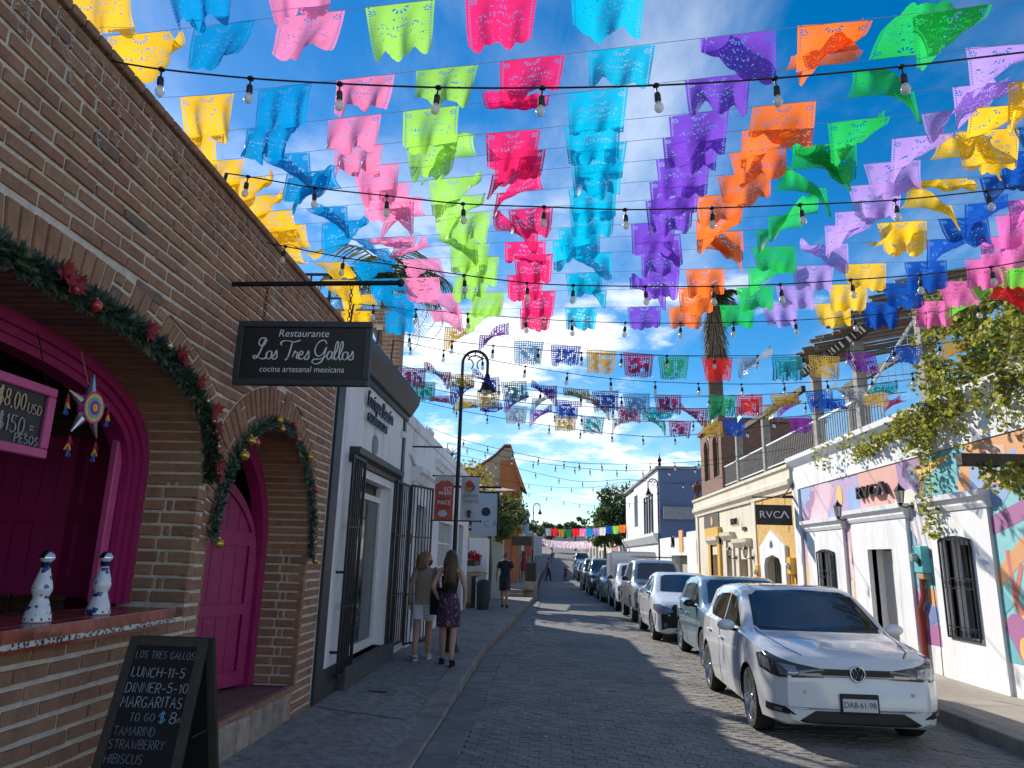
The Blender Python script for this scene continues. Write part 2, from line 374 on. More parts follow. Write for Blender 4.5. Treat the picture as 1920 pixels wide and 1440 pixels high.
M_steel = mat('brushed metal', (.5, .5, .5), .35, metal=.9)
M_chrome = mat('chrome', (.75, .76, .78), .12, metal=1.0)
M_rubber = mat('black rubber', (.012, .012, .012), .8)
M_bulb = mat('clear bulb glass', (.95, .95, .92), .05, spec=.6, trans=.85)
M_socket = mat('bulb socket', (.01, .01, .011), .5)
M_leaf = None
# ================================================================== ground, road, pavements
def zroad(y):
    if y < 58: return 0.0
    t = min((y-58)/30.0, 1.0)
    return 0.5*0.055*30*t*t if y < 88 else 0.5*0.055*30 + 0.055*(min(y, 190)-88)
def strip(xf0, xf1, ys, zf, cols=1, dz=0.0):
    mb = MB(); V = []; F = []
    for y in ys:
        for c in range(cols+1):
            t = c/cols; x = xf0(y)*(1-t) + xf1(y)*t; V.append((x, y, zf(x, y)+dz))
    n = cols+1
    for i in range(len(ys)-1):
        for c in range(cols): F.append((i*n+c, i*n+c+1, (i+1)*n+c+1, (i+1)*n+c))
    return mb.add(V, F)
YS_FAR = [-14, 0, 10, 20, 30, 40, 50, 58, 61, 64, 67, 70, 74, 78, 82, 86, 90, 100, 120, 150, 190, 240, 400, 900, 1800]
M_earth = mat('dry earth', (.23, .18, .13), .95, var=.3, vscale=.4)
g = strip(lambda y: -900, lambda y: 900, YS_FAR, lambda x, y: zroad(y)-0.07, 2).build('ground', M_earth, fix=False); tag(g, kind='structure', label='dry earth under and around the street')

def kerb_x(y):      # left kerb line
    return -1.10 if y < 14 else (-1.10 + (y-14)/10*0.36 if y < 24 else (-0.74 + (y-24)/8*0.30 if y < 32 else -0.44 + max(0, y-60)*0.022))
def rkerb_x(y): return 4.60 if y < 60 else 4.60 + (y-60)*0.012
def road_mat():
    m = mat('paved road', (.165, .163, .163), .85)
    N, L = nodes_of(m); b = N['Principled BSDF']; tc = N.new('ShaderNodeTexCoord')
    br = N.new('ShaderNodeTexBrick'); br.inputs['Scale'].default_value = 1; br.inputs['Brick Width'].default_value = .20; br.inputs['Row Height'].default_value = .10
    br.inputs['Mortar Size'].default_value = .008; br.inputs['Mortar Smooth'].default_value = .6; br.inputs['Bias'].default_value = 0
    br.inputs['Color1'].default_value = (.205, .202, .20, 1); br.inputs['Color2'].default_value = (.135, .134, .134, 1); br.inputs['Mortar'].default_value = (.075, .073, .07, 1)
    L.new(tc.outputs['Object'], br.inputs['Vector'])
    n = N.new('ShaderNodeTexNoise'); n.inputs['Scale'].default_value = .7; n.inputs['Detail'].default_value = 8; n.inputs['Roughness'].default_value = .7; L.new(tc.outputs['Object'], n.inputs['Vector'])
    mr = N.new('ShaderNodeMapRange'); mr.inputs['From Min'].default_value = .3; mr.inputs['From Max'].default_value = .7; mr.inputs['To Min'].default_value = .8; mr.inputs['To Max'].default_value = 1.2; L.new(n.outputs['Fac'], mr.inputs['Value'])
    mx = N.new('ShaderNodeMix'); mx.data_type = 'RGBA'; mx.blend_type = 'MULTIPLY'; mx.inputs['Factor'].default_value = 1; L.new(br.outputs['Color'], mx.inputs['A']); L.new(mr.outputs['Result'], mx.inputs['B'])
    L.new(mx.outputs['Result'], b.inputs['Base Color'])
    bp = N.new('ShaderNodeBump'); bp.inputs['Strength'].default_value = .6; bp.inputs['Distance'].default_value = .008; bp.invert = True; L.new(br.outputs['Fac'], bp.inputs['Height']); L.new(bp.outputs[0], b.inputs['Normal'])
    return m
M_road = road_mat()
ys = [-14, 0, 4, 8, 10, 12, 14, 16, 18, 20, 22, 24, 26, 28, 30, 32, 36, 40, 45, 50, 55, 58] + list(range(60, 92, 2)) + [100, 110, 120, 150, 190]
road = strip(lambda y: kerb_x(y)-.02, lambda y: rkerb_x(y)+.02, ys, lambda x, y: zroad(y), 4, dz=-0.016).build('road', M_road, fix=False)
tag(road, kind='structure', label='grey paved street running uphill between the shops')
# --- interlocking pavers, near part as real stones
PV_W, PV_H, PV_END = .20, .10, 18.0
zz = [(0, .0), (.25, .014), (.5, .0), (.75, -.014), (1, .0)]
def paver_poly():
    g_ = .003; w, h = PV_W, PV_H
    bot = [(g_+(w-2*g_)*t, g_+d) for t, d in zz]; top = [(g_+(w-2*g_)*t, h-g_+d) for t, d in zz[::-1]]
    return bot + top
PP = paver_poly()
def paver_into(mb, x, y, dz, tilt=(0, 0)):
    n = len(PP); cx, cy = PV_W/2, PV_H/2; V = []
    for px, py in PP: V.append((x+px, y+py, -0.018))
    for px, py in PP: V.append((x+px, y+py, -0.003+dz))
    for px, py in PP:
        qx, qy = cx+(px-cx)*.97, cy+(py-cy)*.945; V.append((x+qx, y+qy, dz+.0015+(qx-cx)*tilt[0]+(qy-cy)*tilt[1]))
    F = [tuple(range(2*n, 3*n))]
    for i in range(n): F += [(i, (i+1) % n, n+(i+1) % n, n+i), (n+i, n+(i+1) % n, 2*n+(i+1) % n, 2*n+i)]
    mb.add(V, F)
rp = random.Random(3)
pm = MB(); paver_into(pm, -PV_W/2, -PV_H/2, 0); paver_me = pm.mesh('paver', M_paver, fix=False)
cells = []
row = 0; y = 5.0
while y < PV_END:
    off = (row % 2)*PV_W*.5
    x = kerb_x(y)+.36 - off*1.0
    while x < 4.58:
        if x > kerb_x(y)+.36-PV_W: cells.append((x, y))
        x += PV_W
    y += PV_H; row += 1
def in_view(x, y): return y > 6.0 and -0.9 < x < 3.0
near = sorted([c for c in cells if in_view(*c)], key=lambda c: c[1])[:298]; nears = set(near)
rest = MB()
for c in cells:
    dz = rp.uniform(-.0035, .0035); ti = (rp.uniform(-.015, .015), rp.uniform(-.03, .03))
    if c in nears:
        o = obj('paver', paver_me, road); o.location = (c[0]+PV_W/2, c[1]+PV_H/2, dz); o.rotation_euler = (ti[1], -ti[0], rp.uniform(-.006, .006))
    elif c[1] > 5.2: paver_into(rest, c[0], c[1], dz, ti)
o = rest.build('paver', M_paver, road, fix=False); tag(o, kind='stuff')
# --- gutter slabs along the left kerb
y = 5.0; gi = 0
while y < 30:
    L_ = .46+rp.uniform(-.05, .09); mb = MB(); kx = kerb_x(y+L_/2)
    mb.bbox(kx+.005, kx+.36+rp.uniform(-.05, .02), y+.009, y+L_-.009, -.05, .006+rp.uniform(-.005, .006), .008); mb.build('gutter_slab', M_gutter, road); y += L_
# --- left pavement
def zside(x, y):
    if y >= 9.6: return .15
    t = min(max((x+2.5)/1.4, 0), 1); low = .15 - .12*t
    s = min(max((y-8.3)/1.3, 0), 1); return low*(1-s) + .15*s
ysl = [-14, 0, 3, 4, 5, 6, 7, 7.6, 8.0, 8.3, 8.6, 8.9, 9.2, 9.6, 10, 11, 12, 13, 14, 16, 18, 20, 22, 24, 26, 28, 31]
pav_l = strip(lambda y: -2.75 if y > 7.9 else -2.54, lambda y: kerb_x(y)-.04, ysl, lambda x, y: zside(x, y)-(.012 if x > kerb_x(y)-.30 else 0), 8).build('pavement', M_concrete, fix=False, smooth=True)
tag(pav_l, kind='structure', label='worn grey concrete pavement along the brick restaurant side')
M_patch = mat('dark mortar patch', (.10, .095, .09), .95, var=.3)
for (x0, x1, y0, y1) in ((-2.5, -1.42, 7.99, 8.01), (-2.5, -1.4, 11.9, 11.915), (-2.5, -1.38, 16.0, 16.02)):   # expansion joints
    mb = MB(); nseg = 10
    for i in range(nseg):
        xa = x0+(x1-x0)*i/nseg; xb = x0+(x1-x0)*(i+1)/nseg; ym = y0+rp.uniform(-.012, .012)
        mb.add([(xa, ym, zside(xa, ym)+.004), (xb, ym, zside(xb, ym)+.004), (xb, y1, zside(xb, y1)+.004), (xa, y1, zside(xa, y1)+.004)], [(0, 1, 2, 3)])
    mb.build('joint', M_patch, pav_l, fix=False)
y = 4.6
while y < 31:
    L_ = .52+rp.uniform(-.06, .1); ym = y+L_/2; kx = kerb_x(ym); zt = zside(-1.2, ym) + rp.uniform(-.004, .005)
    mb = MB(); mb.bbox(kx-.28, kx, y+.004, y+L_-.004, -.05, max(zt, .03), .012)
    for i, v in enumerate(mb.v): mb.v[i] = (v[0]+(kerb_x(v[1])-kx), v[1], v[2])
    mb.build('kerb_stone', M_kerb, pav_l); y += L_
# utility covers let into the pavement
for (x, y, w, l) in ((-2.1, 9.0, .22, .16), (-1.6, 10.6, .2, .12), (-1.95, 12.4, .2, .14)):
    MB().bbox(x, x+w, y, y+l, .148, .156, .002).build('meter_cover', M_gutter, pav_l)
# --- right pavement
pav_r = strip(lambda y: rkerb_x(y)+.2, lambda y: 6.2, [-14, 0, 5, 10, 15, 20, 25, 30, 35, 40, 50, 58, 66, 74, 82, 90, 110, 150], lambda x, y: zroad(y)+.15, 2).build('pavement', mat('pale pavement', (.36, .31, .26), .9, var=.15, vscale=3, bump=.3, bscale=60, dirt=(.2, .17, .14), dirt_amt=.5, dscale=1.2), fix=False)
tag(pav_r, kind='structure', label='pale narrow pavement in front of the mural shop')
y = 5.0
while y < 58:
    L_ = .9 if y < 25 else 3.0; mb = MB(); mb.bbox(rkerb_x(y), rkerb_x(y)+.2, y+.004, y+L_-.004, -.05, .152+rp.uniform(-.004, .004), .012); mb.build('kerb_stone', M_kerb, pav_r); y += L_
# --- scraps of litter / bird droppings on the road
M_litter = mat('pale scraps', (.55, .56, .56), .9)
lit = MB()
for i in range(230):
    t = rp.random(); cxl = -0.05+rp.gauss(0, .35) if rp.random() < .75 else rp.uniform(-.5, 1.8); yy = 6.4+rp.random()**1.3*16; r_ = rp.uniform(.006, .022)
    if i > 95: cxl = -.38+rp.gauss(0, .12)+.1*math.sin(i); yy = rp.gauss(19.5, 2.2); r_ *= 1.9
    a = rp.random()*6.28; k = rp.randint(4, 6)
    V = [(cxl+r_*math.cos(a+j*6.28/k)*rp.uniform(.5, 1.6), yy+r_*math.sin(a+j*6.28/k)*rp.uniform(.5, 1.6), .010) for j in range(k)]
    lit.add(V, [tuple(range(k))])
o = lit.build('litter', M_litter, fix=False); tag(o, 'tiny pale scraps and droppings scattered over the paved road', 'litter', kind='stuff')
# ================================================================== brick restaurant (left, near)
FX = -2.5                                   # street face
A1 = dict(c=3.2, hw=1.83, zs=2.2, rise=.78, n=2.6); A2 = dict(c=6.38, hw=1.12, zs=1.75, rise=1.12, n=2.0)
RING = .34; SILL = 1.29; STEP = .43; WTOP = 4.42; Y0, Y1 = 1.4, 8.03
rest_t = thing('brick_restaurant', 'tall brick restaurant with pink arched door and serving window', 'restaurant', (-2.5, 4.7, .1))
def arch_half(A, z, off):       # half width of the arch at height z
    hw, ri = A['hw']+off, A['rise']+off
    t = (z-A['zs'])/ri
    if t >= 1: return 0
    return hw*(1-max(t, 0)**A['n'])**(1/A['n'])
def blocked(A, z, base):
    if z < base: return None
    if z < A['zs']: return (A['c']-A['hw'], A['c']+A['hw'])
    h = arch_half(A, z, RING)
    if h <= 0: return None
    return (A['c']-h, min(A['c']+h, 5.145)) if A is A1 else (max(A['c']-h, 5.145), A['c']+h)
def clip_poly(poly, yc, keep_less):
    out = []
    for i in range(len(poly)):
        a, b = poly[i], poly[(i+1) % len(poly)]
        ia = (a[0] <= yc) == keep_less; ib = (b[0] <= yc) == keep_less
        if ia: out.append(a)
        if ia != ib: t = (yc-a[0])/(b[0]-a[0]); out.append((yc, a[1]+(b[1]-a[1])*t))
    return out
def poly_area(p): return abs(sum(p[i][0]*p[(i+1) % len(p)][1]-p[(i+1) % len(p)][0]*p[i][1] for i in range(len(p))))/2
rb = random.Random(11)
BR = []      # (polygon in y,z ; x_front ; depth)
CH, CL = .090, .255
k = 0; z = .10
while z < WTOP-.01:
    zt = min(z+CH, WTOP); zb = z; zm = (zb+zt)/2
    def solid(zq):
        iv = [(Y0, Y1)]
        for A, base in ((A1, SILL), (A2, STEP)):
            bl = blocked(A, zq, base)
            if bl is None: continue
            nv = []
            for a, b in iv:
                if bl[1] <= a or bl[0] >= b: nv.append((a, b)); continue
                if bl[0] > a: nv.append((a, bl[0]))
                if bl[1] < b: nv.append((bl[1], b))
            iv = nv
        return [q for q in iv if q[1]-q[0] > .015]
    sb, st, sm = solid(zb+.01), solid(zt-.01), solid(zm)
    for i, (a, b) in enumerate(sm):
        ab, bb = min(sb, key=lambda q: abs(q[0]-a)+abs(q[1]-b)) if sb else (a, b)
        at, bt = min(st, key=lambda q: abs(q[0]-a)+abs(q[1]-b)) if st else (a, b)
        if abs(ab-a) > .2: ab = a
        if abs(at-a) > .2: at = a
        if abs(bb-b) > .2: bb = b
        if abs(bt-b) > .2: bt = b
        cuts = []
        q = math.floor(a/CL)*CL + (k % 2)*CL*.5 + rb.uniform(-.02, .02)
        while q < b-.07:
            if q > a+.07: cuts.append(q+rb.uniform(-.012, .012))
            q += CL
        edges = [None]+cuts+[None]; g_ = .0075
        for e0, e1 in zip(edges[:-1], edges[1:]):
            l0b, l0t = (ab, at) if e0 is None else (e0, e0); l1b, l1t = (bb, bt) if e1 is None else (e1, e1)
            gz = .0125+rb.uniform(-.002, .0025)
            p = [(l0b+g_, zb+gz), (l1b-g_, zb+gz), (l1t-g_, zt-gz), (l0t+g_, zt-gz)]
            if p[1][0]-p[0][0] < .01 and p[2][0]-p[3][0] < .01: continue
            if p[1][0] < p[0][0]: p[1] = (p[0][0]+.002, p[1][1])
            if p[2][0] < p[3][0]: p[2] = (p[3][0]+.002, p[2][1])
            p = [(a_+rb.uniform(-.0035, .0035), b_+rb.uniform(-.0028, .0028)) for a_, b_ in p]
            BR.append((p, FX+rb.uniform(-.006, .006), .06))
    z += CH; k += 1
# arch rings of radiating bricks
def ring_bricks(A, t0, t1, ylim, keep_less, deep):
    n = A['n']; P = []
    def pt(t, off):
        c, s = math.cos(t), math.sin(t)
        e = 2/n; hw, ri = A['hw']+off, A['rise']+off
        return (A['c']+math.copysign(abs(c)**e, c)*hw, A['zs']+max(s, 0)**e*ri)
    N_ = 900; Ls = [0]; pts = [pt(t0, .12)]
    for i in range(1, N_+1):
        p = pt(t0+(t1-t0)*i/N_, .12); Ls.append(Ls[-1]+math.hypot(p[0]-pts[-1][0], p[1]-pts[-1][1])); pts.append(p)
    tot = Ls[-1]; cnt = int(tot/.088); j = 0
    ts = []
    for q in range(cnt+1):
        d = tot*q/cnt
        while j < N_ and Ls[j+1] < d: j += 1
        ts.append(t0+(t1-t0)*(j+(d-Ls[j])/max(Ls[min(j+1, N_)]-Ls[j], 1e-9))/N_)
    for q in range(cnt):
        ta, tb = ts[q], ts[q+1]; gg = .0105
        r_ = rb.random()
        splits = [(0, RING-.012)] if r_ < .55 else ([(0, .09), (.115, RING-.012)] if r_ < .78 else [(0, .235), (.26, RING-.012)])
        for si, (o0, o1) in enumerate(splits):
            a, b, c, d = pt(ta, o0), pt(tb, o0), pt(tb, o1), pt(ta, o1)
            def shrink(p, q2, g2):
                L_ = math.hypot(q2[0]-p[0], q2[1]-p[1]) or 1; return (p[0]+(q2[0]-p[0])/L_*min(g2, L_*.3), p[1]+(q2[1]-p[1])/L_*min(g2, L_*.3))
            poly = [shrink(a, b, gg), shrink(b, a, gg), shrink(c, d, gg), shrink(d, c, gg)]
            if ylim is not None: poly = clip_poly(poly, ylim, keep_less)
            if len(poly) < 3 or poly_area(poly) < 2e-4: continue
            BR.append((poly, FX+rb.uniform(-.003, .006), deep if si == 0 else .06))
ring_bricks(A1, math.pi*.86, 0.0, 5.145, True, .44)
ring_bricks(A2, math.pi, 0.0, 5.145, False, .44)
def brick_verts(poly, xf, depth, bev=.007):
    n = len(poly); cy = sum(p[0] for p in poly)/n; cz = sum(p[1] for p in poly)/n
    V = [(xf-depth, p[0], p[1]) for p in poly] + [(xf-bev, p[0], p[1]) for p in poly]
    for p in poly:
        d = math.hypot(p[0]-cy, p[1]-cz) or 1; k_ = max(0.2, 1-bev*1.3/d); V.append((xf, cy+(p[0]-cy)*k_, cz+(p[1]-cz)*k_))
    F = [tuple(range(2*n, 3*n))]
    for i in range(n): F += [(i, (i+1) % n, n+(i+1) % n, n+i), (n+i, n+(i+1) % n, 2*n+(i+1) % n, 2*n+i)]
    return V, F
# jamb (reveal) bricks: faces look along -y
JB = []
def jamb(yj, z0, z1):
    kk = 0; z = z0
    while z < z1-.03:
        zt = min(z+CH, z1); xs = [-2.5+.0, -2.68, -2.74, -2.96] if kk % 2 else [-2.5, -2.77, -2.96]
        for i in range(len(xs)-1): JB.append((yj, xs[i+1]+.011, xs[i]-(.011 if i else .004), z+.0105, zt-.0105))
        z += CH; kk += 1
jamb(5.03, 1.37, 2.215); jamb(7.50, STEP+.01, 1.765)
# split: what shows largest becomes separate bricks
def shown(b): cy = sum(p[0] for p in b[0])/len(b[0]); cz = sum(p[1] for p in b[0])/len(b[0]); return (cy, cz)
vis = []; hid = []
for b in BR:
    cy, cz = shown(b); d = (Vector((FX, cy, cz))-EYE); dist = d.length
    pc = cam.matrix_world.inverted() @ Vector((FX, cy, cz))
    px = pc.x/-pc.z*1330; py = pc.y/-pc.z*1330
    ok = -pc.z > .1 and abs(px) < 990 and abs(py) < 750
    (vis if ok else hid).append((poly_area(b[0])*(2.5/dist)/dist**2, b))
vis.sort(key=lambda t: -t[0])
restm = MB()
for i, (s_, b) in enumerate(vis):
    V, F = brick_verts(*b)
    if i < 296:
        mb = MB(); mb.add(V, F); mb.build('brick', M_brick, rest_t, fix=False)
    else: restm.add(V, F)
for s_, b in hid: restm.add(*brick_verts(*b))
for (yj, x0, x1, z0, z1) in JB: restm.bbox(x0, x1, yj-.004, yj+.06, z0, z1, .006)
o = restm.build('brick', M_brick, rest_t, fix=False); tag(o, kind='stuff')
# mortar bed with the two openings
mm = MB(); NS = 260; MX = FX-.013
def top1(y):
    u = abs(y-A1['c'])/(A1['hw']+.012); return None if u >= 1 else A1['zs']+(A1['rise']+.012)*(1-u**A1['n'])**(1/A1['n'])
def top2(y):
    u = abs(y-A2['c'])/(A2['hw']+.012); return None if u >= 1 else A2['zs']+(A2['rise']+.012)*(1-u**A2['n'])**(1/A2['n'])
yl = sorted(set([Y0+(Y1-Y0)*i/NS for i in range(NS+1)] + [A['c']+s_*(A['hw']+.012)*(1-e) for A in (A1, A2) for s_ in (-1, 1) for e in (0, .0003, .001, .002, .004, .008, .014)]))
for ya, yb in zip(yl[:-1], yl[1:]):
    ym = (ya+yb)/2; t = top1(ym); base = SILL
    if t is None: t = top2(ym); base = STEP; f_ = top2
    else: f_ = top1
    def q(z0a, z0b, z1a, z1b): mm.add([(MX, ya, z0a), (MX, yb, z0b), (MX, yb, z1b), (MX, ya, z1a)], [(0, 1, 2, 3)])
    if t is None: q(-.1, -.1, WTOP, WTOP)
    else:
        za = f_(ya) or (A1 if f_ is top1 else A2)['zs']; zb_ = f_(yb) or (A1 if f_ is top1 else A2)['zs']
        q(-.1, -.1, base, base); q(za, zb_, WTOP, WTOP)
        mm.add([(MX, ya, za), (MX, yb, zb_), (-3.0, yb, zb_), (-3.0, ya, za)], [(0, 1, 2, 3)])
for yj, z0, z1 in ((5.042, SILL, 2.201), (7.512, STEP, 1.751), (5.248, STEP, 1.751), (1.36, SILL, 2.201)):
    mm.add([(MX, yj, z0), (-3.0, yj, z0), (-3.0, yj, z1), (MX, yj, z1)], [(0, 1, 2, 3)])
mm.build('mortar_bed', M_mortar, rest_t, fix=False)
# shell: roof, far walls, inner side of the front wall
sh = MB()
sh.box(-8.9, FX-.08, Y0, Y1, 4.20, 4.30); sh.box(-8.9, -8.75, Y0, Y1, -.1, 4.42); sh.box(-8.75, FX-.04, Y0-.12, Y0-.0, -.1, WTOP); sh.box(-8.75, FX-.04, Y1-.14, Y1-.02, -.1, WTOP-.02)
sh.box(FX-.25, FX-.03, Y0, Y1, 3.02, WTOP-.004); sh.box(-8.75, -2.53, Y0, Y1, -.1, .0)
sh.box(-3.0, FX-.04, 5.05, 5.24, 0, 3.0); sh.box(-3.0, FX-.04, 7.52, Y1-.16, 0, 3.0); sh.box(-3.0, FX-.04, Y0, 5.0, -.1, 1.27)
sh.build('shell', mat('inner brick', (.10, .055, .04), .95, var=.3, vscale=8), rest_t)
# coping course and cornice shadow line
mb = MB(); y = Y0
while y < Y1-.05:
    mb.bbox(FX-.2, FX+.03, y+.004, min(y+.11, Y1)-.004, WTOP, WTOP+.055, .008); y += .113
o = mb.build('coping_brick', M_brick, rest_t, fix=False); tag(o, kind='stuff')
# inner brick wall glimpsed through the hatch
ib = MB(); zz_ = 1.0; kk = 0
while zz_ < 3.4:
    y = 5.9 - (kk % 2)*.14
    x = -6.6
    while x < -3.05: ib.bbox(x+.008, x+.272, 6.2, 6.24, zz_+.006, zz_+.084, .006); x += .28
    zz_ += .09; kk += 1
o = ib.build('inner_wall_brick', M_brick, rest_t, fix=False); tag(o, kind='stuff')
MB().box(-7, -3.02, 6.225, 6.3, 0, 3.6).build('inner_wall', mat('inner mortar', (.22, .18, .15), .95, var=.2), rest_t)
# doorstep
stp = MB(); stp.bbox(-3.4, -2.505, 5.2, 7.46, .05, STEP, .012); o = stp.build('doorstep', mat('step tile', (.20, .115, .095), .7, var=.3, vscale=6, bump=.3, bscale=40), rest_t)
y = 5.22; M_stone = mat('rough step stone', (.34, .28, .225), .95, var=.3, vscale=9, bump=.9, bscale=25, island=.2)
while y < 7.4:
    L_ = rb.uniform(.16, .3); MB().bbox(-2.53, -2.485+rb.uniform(-.01, .008), y+.004, min(y+L_, 7.44)-.004, .06, STEP-.03+rb.uniform(-.015, .01), .02).build('step_stone', M_stone, rest_t); y += L_
# ---- hatch: magenta frame, ledge of tiles, folded shutters
def arch_pts(A, off, z0, n=40, half=None):
    pts = [(A['c']-A['hw']-off, z0)]
    for i in range(n+1):
        t = math.pi*(1-i/n); c, s = math.cos(t), math.sin(t); e = 2/A['n']
        pts.append((A['c']+math.copysign(abs(c)**e, c)*(A['hw']+off), A['zs']+max(s, 0)**e*(A['rise']+off)))
    pts.append((A['c']+A['hw']+off, z0)); return pts
def arch_frame(A, z0, w0, w1, xf, xb):
    o_, i_ = arch_pts(A, -w0, z0), arch_pts(A, -w1, z0); mb = MB()
    for j in range(len(o_)-1):
        a, b, c, d = o_[j], o_[j+1], i_[j+1], i_[j]
        mb.add([(xf, *a), (xf, *b), (xf, *c), (xf, *d), (xb, *a), (xb, *b), (xb, *c), (xb, *d)], [(0, 1, 2, 3), (3, 2, 6, 7), (1, 0, 4, 5)])
    return mb
fr = arch_frame(A1, 1.37, -.01, .07, -2.90, -3.05); f2 = arch_frame(A1, 1.37, .07, .12, -2.93, -3.05); f3 = arch_frame(A1, 1.37, .12, .17, -2.95, -3.08)
b0 = len(fr.v)
for f_ in (f2, f3): fr.add(f_.v, f_.f)
fr.build('hatch_frame', M_magenta, rest_t, fix=False)
M_tile = mat('red glazed tile', (.27, .055, .032), .25, var=.35, vscale=14, island=.3, coat=.3)
M_tile2 = mat('blue and white tile', (.55, .55, .56), .3, var=.1)
def talavera_mat():
    m = mat('talavera border', (.6, .6, .62), .25); N, L = nodes_of(m); b = N['Principled BSDF']; tc = N.new('ShaderNodeTexCoord')
    v = N.new('ShaderNodeTexVoronoi'); v.inputs['Scale'].default_value = 55; L.new(tc.outputs['Object'], v.inputs['Vector'])
    cr = N.new('ShaderNodeValToRGB'); cr.color_ramp.interpolation = 'CONSTANT'; e = cr.color_ramp.elements; e[0].color = (.02, .03, .09, 1); e[1].position = .5; e[1].color = (.62, .6, .56, 1); x = e.new(.42); x.color = (.30, .10, .05, 1)
    L.new(v.outputs['Distance'], cr.inputs[0]); L.new(cr.outputs[0], b.inputs['Base Color']); return m
M_tal = talavera_mat()
ledge = MB().box(-2.98, -2.405, 1.38, 4.72, 1.275, 1.355).build('ledge', M_mortar, rest_t)
y = 1.40
tile_me = MB().bbox(-.006, .006, -.049, .049, -.03, .03, .003).mesh('ledge_tile', M_tile)
top_me = MB().bbox(-.049, .049, -.049, .049, -.006, .006, .003).mesh('ledge_tile', M_tile)
while y < 4.68:
    o = obj('ledge_tile', tile_me, ledge, local=True); o.location = (-2.398, y+.05, 1.342)
    for kx in range(5):
        t_ = obj('ledge_tile', top_me, ledge, local=True); t_.location = (-2.455-kx*.1, y+.05, 1.363)
    y += .1
MB().box(-2.41, -2.397, 1.4, 4.72, 1.283, 1.309).build('tile_border', M_tal, ledge)
o = MB().box(-2.412, -2.400, 1.4, 4.72, 1.262, 1.2815).build('tile_border', M_tile, ledge)
def panel_leaf(name, hinge, width, z0, z1, ang, arch=None, parent=None, rows=((.0, .42), (.46, .74), (.78, 1.0)), thick=.066, arch_right=True, drop=.0):
    """framed and boarded leaf; local x along the leaf from the hinge, z up; arch = fn(x)->top z"""
    leaf = bpy.data.objects.new(name, None); COL.objects.link(leaf); leaf.parent = parent
    leaf.location = Vector(hinge) - parent.location; leaf.rotation_euler = (0, 0, ang)
    topf = arch if arch else (lambda x: z1)
    st = .105; fm = MB(); H = z1-z0; n = 12
    def vert_strip(x0, x1, za, zb_f, y0, y1):
        for i in range(n):
            xa, xb = x0+(x1-x0)*i/n, x0+(x1-x0)*(i+1)/n; ta, tb = zb_f(xa), zb_f(xb)
            fm.add([(xa, y0, za), (xb, y0, za), (xb, y0, tb), (xa, y0, ta), (xa, y1, za), (xb, y1, za), (xb, y1, tb), (xa, y1, ta)], [(0, 1, 2, 3), (7, 6, 5, 4), (3, 2, 6, 7), (0, 4, 5, 1)] + ([(0, 3, 7, 4)] if i == 0 else []) + ([(1, 5, 6, 2)] if i == n-1 else []))
    T = thick/2
    vert_strip(0, st, 0, lambda x: topf(x)-z0, -T, T); vert_strip(width-st, width, 0, lambda x: topf(x)-z0, -T, T)
    # top rail following the arch
    for i in range(24):
        xa, xb = st+(width-2*st)*i/24, st+(width-2*st)*(i+1)/24; ta, tb = topf(xa)-z0, topf(xb)-z0
        fm.add([(xa, -T, ta-st), (xb, -T, tb-st), (xb, -T, tb), (xa, -T, ta), (xa, T, ta-st), (xb, T, tb-st), (xb, T, tb), (xa, T, ta)], [(0, 1, 2, 3), (7, 6, 5, 4), (3, 2, 6, 7), (0, 4, 5, 1)])
    for r0, r1 in zip(rows[:-1], rows[1:]): fm.box(st, width-st, -T, T, H*r0[1], H*r1[0]+st*.4)
    fm.box(st, width-st, -T, T, 0, st*1.3)
    fm.build('frame', M_magenta, leaf, local=True)
    np_ = max(2, int((width-2*st)/.13)); w_ = (width-2*st)/np_
    for i in range(np_):
        xa, xb = st+w_*i+.003, st+w_*(i+1)-.003; pb = MB(); ta, tb = topf(xa)-z0-st*.5, topf(xb)-z0-st*.5
        pb.add([(xa, -.008, .05), (xb, -.008, .05), (xb, -.008, tb), (xa, -.008, ta), (xa, .008, .05), (xb, .008, .05), (xb, .008, tb), (xa, .008, ta)], [(0, 1, 2, 3), (7, 6, 5, 4), (3, 2, 6, 7), (0, 4, 5, 1), (0, 3, 7, 4), (1, 5, 6, 2)])
        pb.build('board', M_magenta, leaf, local=True, fix=False)
    return leaf
def dir_ang(a, b): return math.atan2(b[1]-a[1], b[0]-a[0])
s1 = panel_leaf('shutter', (-3.0, 4.97, 1.39), .60, 1.39, 2.55, dir_ang((-3.0, 4.97), (-3.55, 5.22)), parent=rest_t, rows=((0, .45), (.52, 1.0)))
s2 = panel_leaf('shutter', (-3.58, 5.24, 1.39), .60, 1.39, 2.55, dir_ang((-3.58, 5.24), (-4.15, 5.12)), parent=rest_t, rows=((0, .45), (.52, 1.0)))
mb = MB(); mb.bbox(-3.06, -2.99, 4.86, 4.97, 1.38, 2.45, .008); mb.bbox(-3.05, -3.0, 4.78, 4.86, 1.38, 2.5, .006); mb.build('shutter_post', M_pinkpaint, rest_t)
for zz_ in (1.62, 2.1): MB().bbox(-2.99, -2.98, 4.9, 4.93, zz_, zz_+.1, .002).build('hinge', M_steel, rest_t)
# black speaker box on the inner wall
MB().bbox(-3.55, -3.25, 5.5, 5.75, 2.55, 2.95, .02).build('wall_speaker', M_black, rest_t)
